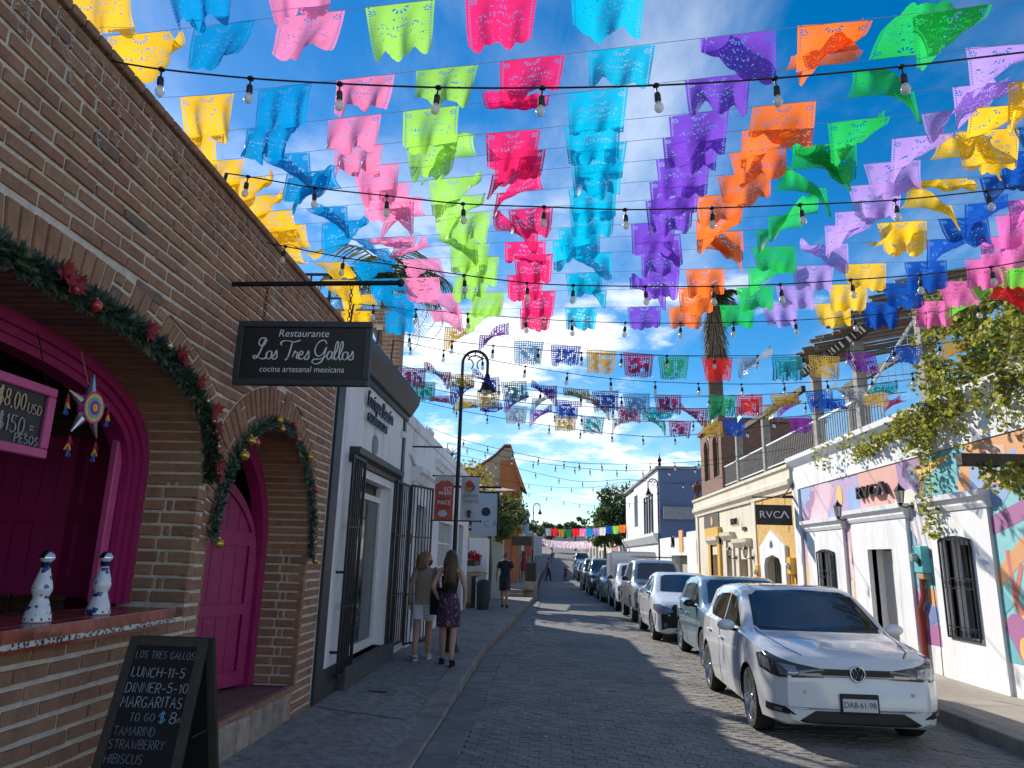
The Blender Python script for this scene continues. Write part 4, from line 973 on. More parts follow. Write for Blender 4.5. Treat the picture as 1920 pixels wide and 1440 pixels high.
# black blade sign on an iron bracket
bs = thing('blade_sign', 'black hanging shop sign with white RVCA letters on iron bracket', 'sign', (WX, 18.0, 3.3))
MB().bbox(5.12, 6.0, 17.975, 18.0, 2.66, 3.15, .004).build('board', M_black, bs)
put_text('lettering', 'RVC', .245, M_signwhite, (5.20, 17.970, 2.83), (1, 0, 0), (0, 0, 1), bs, width=1.08, spacing=1.05)
MB().prism([(5.70, 2.83), (5.735, 2.83), (5.815, 2.965), (5.895, 2.83), (5.93, 2.83), (5.833, 3.005), (5.797, 3.005)], 'y', 17.966, 17.9705).build('lettering', M_signwhite, bs)
mb = MB(); mb.tube([(6.12, 18.0, 3.35), (5.05, 18.0, 3.33)], .018, 6); mb.tube([(6.08, 18.0, 3.7), (6.08, 18.0, 3.3)], .016, 6); mb.tube([(6.08, 18.0, 3.68), (5.82, 18.0, 3.36)], .014, 6); mb.tube([(5.3, 17.99, 3.34), (5.3, 17.99, 3.15)], .006, 4); mb.tube([(5.85, 17.99, 3.34), (5.85, 17.99, 3.15)], .006, 4); mb.bbox(5.8, 6.09, 17.97, 18.03, 3.32, 3.39, .005); mb.build('bracket', M_iron, bs, fix=False)

# ================================================================== cream and ochre shop next door
cs = thing('cream_shop', 'cream shopfront with ochre bay, moulded cornices and small doors', 'shop', (WX, 24.0, .15))
mb = MB(); cops = [(19.1, 20.55, .15, 1.95), (22.4, 23.4, .2, 1.85), (24.3, 25.0, .2, 2.1), (26.2, 27.3, .2, 2.0)]
yc = 18.06
for a, b, z0, z1 in cops: mb.box(WX+.02, 9.8, yc, a, 0, 3.75); mb.box(WX+.02, 9.8, a, b, z1, 3.75); mb.box(WX+.02, 9.8, a, b, 0, z0); mb.box(WX+.5, 9.8, a, b, z0, z1); yc = b
mb.box(WX+.02, 9.8, yc, 29.9, 0, 3.75); mb.build('wall', M_cream, cs)
for (y0, y1) in ((18.07, 19.095), (20.555, 21.4)): MB().box(WX, WX+.019, y0, y1, .1, 3.5).build('ochre_panel', M_yellow, cs)
MB().box(WX, WX+.019, 19.1, 20.55, 1.96, 3.5).build('ochre_panel', M_yellow, cs)
MB().prism([(18.75, .1), (19.1, .1), (19.1, 1.7), (19.25, 1.88), (19.8, 1.97), (20.4, 1.88), (20.55, 1.7), (20.55, .1), (20.9, .1), (20.9, 2.2), (19.85, 2.62), (18.75, 2.2)], 'x', WX-.09, WX+.01).build('door_surround', M_white, cs)
em = MB()
for i, a_ in enumerate((-60, -35, -12, 12, 35, 60)): 
    c, s = math.sin(R_(a_)), math.cos(R_(a_)); em.prism([(19.83+c*.06-s*.02, 2.12+s*.06+c*.02), (19.83+c*.2, 2.12+s*.24), (19.83+c*.06+s*.02, 2.12+s*.06-c*.02)], 'x', WX-.1, WX-.085)
em.build('emblem', paint('blue paint', (.05, .08, .25)), cs)
G = bpy.data.objects.new('door_gate', None); COL.objects.link(G); G.parent = cs; G.location = Vector((WX+.18, 19.1, .15))-cs.location
for i in range(9): MB().box(-.01, .01, .1+i*.155, .12+i*.155, 0, 1.72).build('bar', M_iron, G, local=True)
MB().box(.2, .24, 0, 1.45, 0, 1.8).build('door', M_darkwood, G, local=True)
for (y, zz_, m_) in ((21.15, 1.5, M_yellowpaint), (18.35, 1.7, M_yellowpaint)):
    B = bpy.data.objects.new('meter_box', None); COL.objects.link(B); B.parent = cs; B.location = Vector((WX, y, zz_))-cs.location
    MB().bbox(-.14, .02, -.14, .14, -.2, .2, .01).build('box', m_, B, local=True); MB().lathe([(.001, -.22), (.07, -.2), (.08, -.14)], (0, 0, 0), 12, 'x').build('meter_dial', M_steel, B, local=True); MB().tube([(-.06, 0, -.2), (-.06, 0, -zz_+.1)], .035, 6).build('conduit', m_, B, local=True)
strips([(21.4, 21.75, .1, 3.5, WX-.03), (29.5, 29.9, .1, 3.5, WX-.03)], 'pilaster', M_cream, cs)
cr_ = MB(); cr_.prism([(WX+.02, 3.5), (WX-.04, 3.5), (WX-.05, 3.58), (WX-.14, 3.68), (WX-.15, 3.78), (WX-.08, 3.85), (WX-.08, 4.05), (WX-.14, 4.1), (WX-.14, 4.18), (WX+.3, 4.2), (WX+.3, 3.5)], 'y', 18.06, 29.95); cr_.build('cornice', M_cream, cs)
for a, b, z0, z1 in cops[1:]:
    MB().prism([(WX+.02, z1+.35), (WX-.04, z1+.35), (WX-.16, z1+.5), (WX-.18, z1+.62), (WX+.02, z1+.62)], 'y', a-.35, b+.35).build('door_cornice', M_cream, cs)
    MB().box(WX-.035, WX+.03, a-.22, a, .1, z1+.34).build('door_jamb', M_cream, cs); MB().box(WX-.035, WX+.03, b, b+.22, .1, z1+.34).build('door_jamb', M_cream, cs)
for a, b, m_ in ((22.4, 23.4, mat('ochre door', (.45, .27, .12), .7, var=.1)), (24.3, 25.0, M_darkwood), (26.2, 27.3, M_yellowpaint)): MB().box(WX+.2, WX+.26, a, b, .2, 2.2).build('door', m_, cs)
yb = MB(); yb.box(WX-.06, WX+.03, 25.85, 26.2, .1, 2.35); yb.box(WX-.06, WX+.03, 27.3, 27.65, .1, 2.35); yb.box(WX-.13, WX+.03, 25.7, 27.8, 2.62, 2.95); yb.box(WX-.06, WX+.03, 25.85, 27.65, 2.36, 2.62); yb.build('yellow_surround', M_yellowpaint, cs)
MB().box(WX-.01, WX+.019, 26.0, 28.4, 2.96, 3.48).build('stone_panel', mat('dark stone', (.09, .085, .08), .9, var=.5, vscale=8, bump=.5, bscale=15), cs)
MB().lathe([(.001, .02), (.16, .015), (.17, 0)], (WX-.03, 27.0, 3.2), 16, 'x').build('oval_plaque', M_yellowpaint, cs)
stroke_text('wall_script', 'siderade', .26, M_darkwood, (WX-.03, 24.3, 2.95), (0, -1, 0), (0, 0, 1), cs, r=.012, slant=.25, spacing=.8)
MB().box(WX-.03, WX, 22.5, 22.9, 2.72, 2.82).build('name_plate', M_black, cs)
wall_lamp(22.0, 1.95, cs, False); wall_lamp(23.9, 1.95, cs, False)
# ================================================================== roof terrace above both shops
tr_ = thing('roof_terrace', 'roof terrace with white railing, grey posts and reed pergola', 'terrace', (WX, 18.0, 4.2))
M_post = mat('weathered post', (.30, .28, .25), .9, var=.3, vscale=8)
MB().box(WX+.26, 9.7, 3.6, 29.8, 4.16, 4.26).build('terrace_floor', mat('terrace floor', (.3, .28, .26), .9, var=.1), tr_)
rail_bits = [(13.1, 14.0), (14.22, 16.3), (16.52, 20.3), (20.52, 23.2), (23.42, 25.2)]
for y in (11.6, 14.1, 16.4, 20.4, 23.3): MB().bbox(WX+.02, WX+.22, y-.1, y+.1, 4.25, 6.15 if y < 20 else 5.8, .01).build('post', M_post, tr_)
for y in (11.6, 14.1, 16.4, 20.4): MB().bbox(8.6, 8.8, y-.1, y+.1, 4.25, 6.7, .01).build('post', M_post, tr_)
bal = MB().box(-.009, .009, -.009, .009, 0, .62).mesh('baluster', M_post)
for a, b in rail_bits:
    MB().box(WX+.06, WX+.11, a, b, 4.96, 5.0).build('handrail', M_whitepaint, tr_); MB().box(WX+.07, WX+.1, a, b, 4.33, 4.36).build('handrail', M_whitepaint, tr_)
    y = a+.06
    while y < b-.04:
        o = obj('baluster', bal, tr_, local=True); o.location = Vector((WX+.085, y, 4.35))-tr_.location; y += .125
# stair railing rising to an upper deck
MB().tube([(WX+.12, 11.6, 5.95), (WX+.12, 14.0, 4.98)], .03, 6).build('stair_rail', M_whitepaint, tr_)
for i in range(9): t = i/9; MB().tube([(WX+.12, 11.6+2.4*t, 5.95-.97*t), (WX+.12, 11.6+2.4*t, 5.25-.87*t)], .008, 4).build('baluster', M_whitepaint, tr_)
MB().box(WX+.0, WX+.1, 11.3, 17.0, 6.15, 6.33).build('beam', M_darkwood, tr_); MB().box(8.6, 8.7, 11.3, 20.6, 6.7, 6.88).build('beam', M_darkwood, tr_); MB().box(WX+.0, WX+.1, 17.02, 23.5, 5.8, 5.95).build('beam', M_darkwood, tr_)
pr = random.Random(9)
for i in range(64):
    y = 11.2+i*.095; MB().tube([(5.7+pr.uniform(-.25, .15), y+pr.uniform(-.03, .03), 6.28+pr.uniform(0, .05)), (9.0+pr.uniform(-.2, .3), y+pr.uniform(-.1, .1), 6.98+pr.uniform(0, .05))], .028, 5).build('reed_pole', M_wood if i % 3 else M_post, tr_)
# brick pavilion at the far end of the terrace
bp_ = thing('brick_pavilion', 'brown brick pavilion with two narrow arched windows on the terrace', 'pavilion', (WX, 26.8, 4.2))
M_bbrick = mat('brown brick', (.22, .12, .085), .9, var=.4, vscale=16, bump=.5, bscale=22)
mb = MB()
arch_y = [(25.6, 26.5), (27.1, 28.0)]
mb.box(WX+.0, 9.7, 25.2, 28.6, 4.25, 4.75); mb.box(WX, WX+.25, 25.2, 25.6, 4.75, 6.6); mb.box(WX, WX+.25, 26.5, 27.1, 4.75, 6.6); mb.box(WX, WX+.25, 28.0, 28.6, 4.75, 6.6); mb.box(WX, WX+.25, 25.6, 26.5, 6.35, 6.6); mb.box(WX, WX+.25, 27.1, 28.0, 6.35, 6.6)
mb.box(WX+.25, 9.7, 25.2, 25.4, 4.75, 6.6); mb.box(WX+.25, 9.7, 28.4, 28.6, 4.75, 6.6); mb.box(WX-.1, 9.8, 25.1, 28.7, 6.6, 6.75)
mb.build('wall', M_bbrick, bp_)
for a, b in arch_y:
    W = bpy.data.objects.new('window', None); COL.objects.link(W); W.parent = bp_; W.location = Vector((WX, (a+b)/2, 4.75))-bp_.location
    n = 14; hw = (b-a)/2; ar = MB()
    for i in range(n):
        t0, t1 = math.pi*i/n, math.pi*(i+1)/n
        p0, p1 = (hw*math.cos(t0), 1.15+hw*math.sin(t0)), (hw*math.cos(t1), 1.15+hw*math.sin(t1)); k_ = .76
        q0, q1 = (p0[0]*k_, 1.15+(p0[1]-1.15)*k_), (p1[0]*k_, 1.15+(p1[1]-1.15)*k_)
        ar.add([(-.03, *p0), (-.03, *p1), (-.03, *q1), (-.03, *q0), (.1, *q1), (.1, *q0)], [(0, 1, 2, 3), (3, 2, 4, 5)])
        ar.add([(.0, *p0), (.0, *p1), (.0, p1[0], 1.6), (.0, p0[0], 1.6)], [(0, 1, 2, 3)])
    ar.build('arch', M_bbrick, W, local=True, fix=False)
    MB().box(.12, .14, -hw, hw, 0, 1.6).build('pane', M_glassdark, W, local=True)
    for yy in (-.15, .15): MB().box(.09, .11, yy-.015, yy+.015, 0, 1.5).build('mullion', M_post, W, local=True)
urn = MB(); urn.lathe([(.14, 0), (.14, .08), (.05, .12), (.06, .2), (.18, .36), (.2, .5), (.17, .56), (.06, .6), (.06, .68), (.001, .74)], (WX-.02, 29.4, 4.2), 12); o = urn.build('roof_urn', mat('red brown clay', (.14, .05, .035), .7), smooth=40); tag(o, 'dark red clay urn standing on the cream cornice end', 'urn')
# climbing vine on terrace and wall
vine = thing('climbing_vine', 'bushy green vine spilling off the terrace over the mural', 'vine', (WX, 10.5, 4.3)); vm = MB(); vr = random.Random(21); stem = MB()
for i in range(85):
    y = vr.uniform(8.2, 11.5); zc = vr.uniform(4.25, 5.8) if y < 11.3 else vr.uniform(4.3, 5.0); leaf_blob(vm, (WX+.05+vr.uniform(-.25, .5), y, zc), vr.uniform(.18, .34), 95, .078, vr)
for i in range(44):     # hanging strands
    y = vr.uniform(8.3, 12.2) if i < 34 else vr.uniform(12.2, 17.5); L_ = vr.uniform(.2, .8) if i < 34 else vr.uniform(.1, .5); z_ = 4.25; x = WX-.14-vr.random()*.12; pts = []
    if i in (3, 9): y = 11.35+.2*(i == 9); L_ = 2.0
    for j in range(int(L_/.06)+2):
        pts.append((x+vr.uniform(-.02, .02), y+vr.uniform(-.03, .03), z_-j*.06))
        for q in range(5 if i < 34 else 2): leaf(vm, (x+vr.gauss(0, .05), y+vr.gauss(0, .07), z_-j*.06+vr.uniform(-.04, .04)), .085*vr.uniform(.6, 1.2), vr)
    stem.tube(pts, .005, 3)
for i in range(26): leaf_blob(vm, (WX-.1+vr.uniform(-.06, .06), 12.0+i*.085, 4.1-.012*i+vr.uniform(-.08, .08)), .13, 26, .07, vr)
for i in range(22): leaf_blob(vm, (vr.uniform(5.3, 6.1), vr.uniform(8.7, 9.1), 2.92+vr.uniform(-.28, .05)), .13, 30, .075, vr)
tag(stem.build('stem', M_bark, vine, fix=False), kind='stuff'); vm.build('foliage', M_vine, vine, fix=False)
o = MB().bbox(5.08, 6.12, 8.93, 9.08, 2.98, 3.13, .01).build('timber_beam', M_darkwood); tag(o, 'dark timber beam jutting out of the mural wall under the vine', 'beam')

# ================================================================== low white building, blue building and the rest of the right side
lw = thing('low_white_building', 'low white building with wide garage opening and orange board', 'building', (WX, 35.0, .15))
mb = MB(); mb.box(6.2, 10, 30.0, 32.6, 0, 3.0); mb.box(6.2, 10, 32.6, 36.6, 2.0, 2.8); mb.box(6.2, 10, 36.6, 40.9, 0, 2.9); mb.box(6.7, 10, 32.6, 36.6, 0, 2.0); mb.build('wall', M_white, lw)
MB().box(6.62, 6.69, 32.65, 36.55, .1, 1.95).build('garage_door', mat('beige shutter', (.42, .37, .30), .8, var=.06), lw)
MB().box(5.6, 5.65, 30.4, 31.2, 2.1, 3.0).build('orange_board', mat('orange board', (.75, .38, .12), .7, var=.1), lw)
stroke_text('wall_number', 'XO', .5, M_iron, (6.17, 36.4, 2.4), (0, -1, 0), (0, 0, 1), lw, r=.03)
bb = thing('blue_building', 'two storey building with slate blue side wall and white front', 'building', (6.3, 49.0, .15))
M_blue = mat('slate blue stucco', (.12, .165, .285), .85, var=.08, vscale=1.2, bump=.1)
MB().box(6.35, 14, 41.0, 41.12, 0, 6.9).build('side_wall', M_blue, bb)
mb = MB(); wz = [(43.4, 44.5, 3.4, 5.4), (45.6, 46.7, 3.4, 5.4), (50.5, 52.5, 4.0, 6.2)]
yc = 41.13
for a, b, z0, z1 in wz: mb.box(6.3, 13.9, yc, a, 0, 6.85); mb.box(6.3, 13.9, a, b, 0, z0); mb.box(6.3, 13.9, a, b, z1, 6.85); mb.box(6.6, 13.9, a, b, z0, z1); yc = b
mb.box(6.3, 13.9, yc, 58, 0, 5.2 if False else 6.6); mb.build('wall', M_white, bb)
MB().box(6.15, 14.1, 40.9, 58.1, 6.86, 7.0).build('roof_edge', mat('grey roof edge', (.3, .3, .32), .8), bb)
MB().prism([(6.3, 2.7), (6.2, 2.7), (5.95, 3.1), (5.95, 3.25), (6.3, 3.25)], 'y', 41.0, 58).build('cornice', M_white, bb)
for a, b, z0, z1 in wz:
    MB().box(6.55, 6.59, a, b, z0, z1).build('window', M_glassdark, bb)
    if z0 < 4: MB().box(6.22, 6.3, a-.15, a, z0-.1, z1+.2).build('window_trim', M_darkgrey, bb); MB().box(6.22, 6.3, b, b+.15, z0-.1, z1+.2).build('window_trim', M_darkgrey, bb); MB().prism([(a-.3, z1+.2), (b+.3, z1+.2), ((a+b)/2, z1+.55)], 'x', 6.18, 6.3).build('window_pediment', M_whitepaint, bb)
for a in (43, 47, 51): MB().box(6.28, 6.32, a, a+1.3, .2, 2.2).build('door', M_glassdark, bb)
fl = MB(); fl.lathe([(.06, 0), (.1, .1), (.06, .2), (.14, .35), (.05, .5), (.001, .75)], (6.4, 41.05, 7.0), 10); fl.build('finial', M_iron, bb, smooth=40)
o = MB().bbox(6.5, 8.2, 40.6, 40.75, 4.0, 4.7, .02).build('roof_sign', mat('grey sign', (.25, .25, .25), .7, var=.2)); tag(o, 'small grey board hanging before the slate blue wall', 'sign')
# ================================================================== lamp posts
def lamp_post(loc, h, label, flip=1, group='black iron street lamps', banners=False):
    t = thing('street_lamp', label, 'lamp post', loc, group); B = Vector(loc)
    p = MB(); p.lathe([(.16, 0), (.15, .08), (.11, .12), (.10, .3), (.12, .34), (.07, .42), (.06, .9), (.075, .94), (.045, 1.0)], B, 12); p.tube([B+Vector((0, 0, .95)), B+Vector((0, 0, h-.45))], [.042, .032], 10)
    p.lathe([(.03, 0), (.06, .03), (.05, .08), (.03, .12)], B+Vector((0, 0, h-.75)), 10); p.build('pole', M_iron, t, smooth=40, fix=False)
    a = MB(); r = .235; top = B+Vector((flip*r, 0, h-.235)); pts = [B+Vector((0, 0, h-.46))]+[top+Vector((-flip*r*math.cos(R_(d)), 0, r*math.sin(R_(d)))) for d in range(0, 181, 15)]+[top+Vector((flip*r, 0, -.2))]
    a.tube(pts, .028, 8)
    for s_ in (-1, 1):
        sp = [top+Vector((s_*(.135-.02*math.cos(q*.6)*0)-s_*.05*(1-math.cos(q*.55)), 0, .06-.045*q*.35+.05*math.sin(q*.55))) for q in range(0, 9)]; a.tube(sp, .012, 5)
    a.tube([top+Vector((-.15*math.cos(R_(d)), 0, .15*math.sin(R_(d)))) for d in range(20, 161, 20)], .012, 5)
    for d in (45, 90, 135): a.tube([top+Vector((.15*math.cos(R_(d)), 0, .15*math.sin(R_(d)))), top+Vector((r*math.cos(R_(d)), 0, r*math.sin(R_(d))))], .01, 5)
    a.build('hook_arm', M_iron, t, fix=False)
    l_ = MB(); lp = top+Vector((flip*r, 0, -.2)); l_.lathe([(.02, .02), (.05, -.03), (.06, -.12), (.13, -.24), (.17, -.34)], lp, 12, cap=False); l_.build('lamp_shade', M_iron, t, smooth=40, fix=False)
    MB().lathe([(.05, -.2), (.10, -.33), (.06, -.38), (.001, -.4)], lp, 10).build('lamp_glass', mat('street lamp glass', (.6, .58, .52), .2), t, smooth=40, fix=False)
    return t
lp1 = lamp_post((-1.62, 12.76, .15), 5.33, 'black iron street lamp with two banners beside the women', 1)
rods = MB()
for z_ in (3.13, 2.34): rods.tube([(-2.06, 12.76, z_), (-1.18, 12.76, z_)], .012, 5); rods.sphere((-2.06, 12.76, z_), .02, 6, 5); rods.sphere((-1.18, 12.76, z_), .02, 6, 5)
rods.build_split('banner_rod', M_iron, lp1, fix=False)
M_bred = mat('brick red banner', (.50, .10, .075), .85, var=.08, vscale=6); M_bgrey = mat('pale grey banner', (.48, .50, .55), .85, var=.06, vscale=6)
def banner(name, label, x0, x1, z0, z1, y, m_, group):
    t = thing(name, label, 'banner', ((x0+x1)/2, y, z0), group); mb = MB(); n = 8; V = []; F = []
    for i in range(n+1):
        for j in range(9):
            u, v = i/n, j/8; V.append((x0+(x1-x0)*u, y+.012*math.sin(u*5+v*3), z0+(z1-z0)*v))
    for i in range(n):
        for j in range(8): F.append((i*9+j, (i+1)*9+j, (i+1)*9+j+1, i*9+j+1))
    mb.add(V, F); mb.build('cloth', m_, t, fix=False, smooth=True); return t
b1 = banner('street_banner', 'brick red banner lettered art walk left of the lamp pole', -2.02, -1.68, 2.35, 3.12, 12.74, M_bred, 'banners on the near lamp')
M_bw = mat('banner print white', (.72, .72, .74), .8); M_bd = mat('banner print dark', (.03, .035, .05), .8)
tp = MB(); tp.add([(-2.02, 12.718, 3.125), (-1.67, 12.718, 3.125), (-1.67, 12.718, 2.97), (-1.75, 12.718, 3.02), (-1.80, 12.718, 3.06), (-1.84, 12.718, 3.03), (-1.90, 12.718, 3.05), (-1.95, 12.718, 3.0), (-2.02, 12.718, 2.96)], [tuple(range(9))]); tp.build('print', M_bgrey, b1, fix=False)
put_text('print', 'art', .13, M_bw, (-1.86, 12.712, 2.87), (1, 0, 0), (0, 0, 1), b1); put_text('print', 'walk', .13, M_bw, (-1.95, 12.712, 2.79), (1, 0, 0), (0, 0, 1), b1); put_text('print', 'PACE', .10, M_bw, (-1.96, 12.712, 2.62), (1, 0, 0), (0, 0, 1), b1)
M_bdr = mat('banner print dark red', (.30, .05, .04), .8)
for i, z_ in enumerate((2.73, 2.70, 2.58, 2.55)): MB().box(-1.97+.02*(i % 2), -1.74, 12.711, 12.713, z_, z_+.012).build('print', M_bdr, b1)
MB().add([(-1.86+.085*math.cos(t*.42), 12.711, 2.46+.06*math.sin(t*.42)) for t in range(15)], [tuple(range(15))]).build('print', M_bgrey, b1, fix=False)
b2 = banner('street_banner', 'pale grey banner with paint splash and black arrow right of lamp pole', -1.55, -1.22, 2.35, 3.12, 12.74, M_bgrey, 'banners on the near lamp')
rs = random.Random(2)
for (cx, cz, c) in ((-1.40, 2.985, (.45, .05, .03)), (-1.36, 2.93, (.03, .10, .32)), (-1.41, 2.91, (.40, .25, .06)), (-1.38, 2.95, (.10, .03, .08))):
    MB().add([(cx+(.055+.025*(i % 2))*math.cos(i*.314), 12.712-.001*int(c[0]*7+c[2]*3), cz+(.055+.025*(i % 2))*math.sin(i*.314)) for i in range(20)], [tuple(range(20))]).build('print', mat('banner splash', c, .8), b2, fix=False)
put_text('print', 'gallery\ndistrict', .10, mat('banner print grey', (.16, .17, .2), .8), (-1.50, 12.712, 2.76), (1, 0, 0), (0, 0, 1), b2)
MB().add([(-1.42, 12.712, 2.40), (-1.36, 12.712, 2.40), (-1.36, 12.712, 2.48), (-1.33, 12.712, 2.48), (-1.39, 12.712, 2.545), (-1.45, 12.712, 2.48), (-1.42, 12.712, 2.48)], [tuple(range(7))]).build('print', M_bd, b2, fix=False)
lamp_post((-1.0, 52, .15), 5.4, 'distant black street lamp by the brown planter steps', 1); lamp_post((5.35, 35, .15), 5.45, 'tall dark street lamp before the slate blue building', -1)
for (x, y, m_, lab) in ((-1.35, 51.9, M_bred, 'small red banner left of the distant lamp'), (-.62, 51.9, M_bgrey, 'small pale banner with red top right of the distant lamp')):
    banner('street_banner', lab, x-.28, x+.28, 1.85, 3.2, y, m_, 'banners on the distant lamp')
sg = thing('hanging_sign', 'pale blue square shop sign with round logo beyond the banners', 'sign', (-1.95, 17.0, 2.4))
MB().bbox(-1.78, -1.18, 16.98, 17.0, 2.2, 3.2, .005).build('board', mat('pale blue board', (.42, .50, .60), .7), sg); fb = MB(); fb.box(-1.80, -1.14, 16.97, 17.01, 3.2, 3.24); fb.box(-1.18, -1.14, 16.97, 17.01, 2.18, 3.2); fb.tube([(-2.5, 17, 3.34), (-1.1, 17, 3.34)], .03, 6); fb.build('sign_frame', M_iron, sg)
put_text('lettering', 'C A', .2, mat('pale lettering', (.16, .24, .34), .7), (-1.50, 16.975, 2.42), (1, 0, 0), (0, 0, 1), sg)
lg = MB(); lg.add([(-1.45+.11*math.cos(t*.5), 16.975, 2.75+(.09 if math.sin(t*.5) < 0 else .12)*math.sin(t*.5)) for t in range(13)], [tuple(range(13))]); lg.build('logo', M_bd, sg, fix=False)

# ================================================================== left side beyond the white building
pt = thing('patio_restaurant', 'white patio restaurant with picket front and wooden counter', 'restaurant', (-2.3, 25, .15))
MB().box(-2.75, -2.1, 25.6, 26.6, .1, 2.35).build('pillar', M_white, pt); MB().box(-9, -3.6, 23.1, 31, 0, 3.2).build('rear_wall', M_white, pt); MB().box(-3.6, -1.7, 28.5, 28.8, .1, 2.4).build('side_wall', mat('pale green stucco', (.55, .60, .55), .9), pt)
MB().bbox(-2.65, -2.05, 20.7+2.35, 25.55, 1.12, 1.2, .01).build('counter', M_paleswood, pt)
y = 23.12; i = 0
while y < 25.5: MB().box(-2.22, -2.19, y, y+.1, .15, 1.1).build('picket', M_whitepaint if i % 2 == 0 else M_black, pt); y += .115; i += 1
MB().box(-2.35, -2.24, 23.1, 25.55, .15, 1.1).build('counter_front', M_black, pt)
fp = thing('flower_box', 'box of red flowers hanging over the picket counter', 'planter', (-2.4, 24.4, 1.5)); MB().bbox(-2.6, -2.3, 23.3, 25.4, 1.42, 1.6, .01).build('trough', M_darkwood, fp)
fm = MB(); fr_ = random.Random(4)
for i in range(26): leaf_blob(fm, (-2.42+fr_.uniform(-.15, .15), 23.4+fr_.random()*1.9, 1.68+fr_.uniform(-.05, .12)), .12, 12, .08, fr_)
tag(fm.build('blossom', leaf_mat('red petals', (.42, .03, .025)), fp, fix=False), kind='stuff')
tb = thing('litter_bin', 'dark green round litter bin by the picket counter', 'bin', (-1.93, 22.6, .15)); MB().lathe([(.17, 0), (.19, .05), (.21, .7), (.23, .72), (.23, .78), (.2, .8)], (-1.93, 22.6, .15), 14).build('body', mat('dark green metal', (.03, .045, .04), .6), tb, smooth=40); MB().lathe([(.2, .8), (.12, .88), (.001, .9)], (-1.93, 22.6, .15), 14).build('lid', M_black, tb, smooth=40)
tree('street_tree', 'leafy green street tree over the patio restaurant', (-2.15, 27.2, .15), 4.1, (1.55, 1.4, 1.0), 46, 95, .13, M_green, 31, trunk_r=.1)
vb = thing('bougainvillea', 'yellowing creeper climbing over the patio roof', 'creeper', (-3.0, 27.5, 3.2)); lv = MB(); rr = random.Random(8)
for i in range(30): leaf_blob(lv, (-3.0+rr.uniform(-1.0, .8), 27+rr.uniform(-1, 1.5), 4.6+rr.uniform(-1.0, .7)), .36, 45, .12, rr)
lv.build('foliage', M_yleaf, vb, fix=False); MB().tube([(-3.4, 28, .2), (-3.3, 27.8, 2), (-3.0, 27.5, 4.4)], [.06, .05, .02], 6).build('stem', M_bark, vb)
lv = MB(); y2 = thing('creeper_patch', 'yellow leafed creeper on the orange gabled building', 'creeper', (-1.7, 36.5, 3.0))
for i in range(22): leaf_blob(lv, (-1.75+rr.uniform(-.4, .45), 36.6+rr.uniform(-.4, .3), 4.0+rr.uniform(-1.0, .9)), .3, 40, .13, rr)
lv.build('foliage', M_yleaf, y2, fix=False); MB().tube([(-1.9, 37.0, .2), (-1.8, 36.9, 2.2), (-1.75, 36.8, 4.2)], .04, 5).build('stem', M_bark, y2)
for (x0, x1, y0, y1, z0, z1, lab) in ((-3.9, -1.5, 32.5, 35.5, 5.05, 4.7, 'upper white canvas shade sail by the orange building'), (-3.6, -1.3, 31.5, 35.0, 4.15, 4.0, 'lower white canvas shade sail by the orange building')):
    V = []; F = []; n = 8; mb = MB()
    for i in range(n+1):
        for j in range(n+1): u, v = i/n, j/n; V.append((x0+(x1-x0)*u, y0+(y1-y0)*v, z0+(z1-z0)*u-.35*math.sin(math.pi*v)*math.sin(math.pi*u)*.5+.25*v))
    for i in range(n):
        for j in range(n): F.append((i*(n+1)+j, (i+1)*(n+1)+j, (i+1)*(n+1)+j+1, i*(n+1)+j+1))
    mb.add(V, F); o = mb.build('shade_sail', leaf_mat('white canvas', (.6, .6, .58), .02, .3), fix=False, smooth=True); tag(o, lab, 'canopy', 'white shade sails')
ob = thing('orange_building', 'ochre building with curved gable and red tile roof edge', 'building', (-2.5, 42, .15))
M_tan = mat('tan stucco', (.34, .28, .20), .9, var=.12, vscale=1); M_orange = mat('burnt orange stucco', (.40, .135, .05), .9, var=.12, vscale=1)
MB().prism([(-6.5, 0), (-1.45, 0), (-1.45, 5.5), (-2.0, 7.45), (-2.35, 7.45), (-2.9, 6.9), (-3.9, 6.2), (-6.5, 6.1)], 'y', 38.0, 41.2).build('wall', M_tan, ob); MB().box(-6.5, -2.35, 41.25, 47, 0, 5.2).build('rear_wing', M_tan, ob)
MB().prism([(-2.55, .1), (-1.47, .1), (-1.47, 5.4), (-1.9, 6.75), (-2.55, 6.75)], 'y', 37.96, 37.99).build('orange_band', M_orange, ob)
rt_ = MB(); pl = [(-6.5, 6.15), (-3.9, 6.25), (-2.9, 6.95), (-2.35, 7.52), (-2.0, 7.52)]
for a, b in zip(pl[:-1], pl[1:]): rt_.add([(a[0], 37.85, a[1]), (b[0], 37.85, b[1]), (b[0], 41.3, b[1]), (a[0], 41.3, a[1]), (a[0], 37.85, a[1]+.1), (b[0], 37.85, b[1]+.1), (b[0], 41.3, b[1]+.1), (a[0], 41.3, a[1]+.1)], [(0, 1, 5, 4), (4, 5, 6, 7), (0, 3, 2, 1), (1, 2, 6, 5)])
rt_.build('roof_edge', mat('terracotta', (.32, .10, .055), .85, var=.2), ob)
sl = MB(); sl.add([(-1.42, 37.8, 5.35), (-1.15, 37.8, 5.2), (-1.85, 37.8, 7.0), (-2.0, 37.8, 7.0), (-1.42, 41.3, 5.35), (-1.15, 41.3, 5.2), (-1.85, 41.3, 7.0), (-2.0, 41.3, 7.0)], [(0, 1, 2, 3), (1, 5, 6, 2), (0, 4, 5, 1), (3, 2, 6, 7), (0, 3, 7, 4)]); sl.build('tile_roof', M_orange, ob)
for i in range(1): MB().box(-1.46, -1.43, 39, 40.4, .3, 2.5).build('door', M_darkwood, ob)
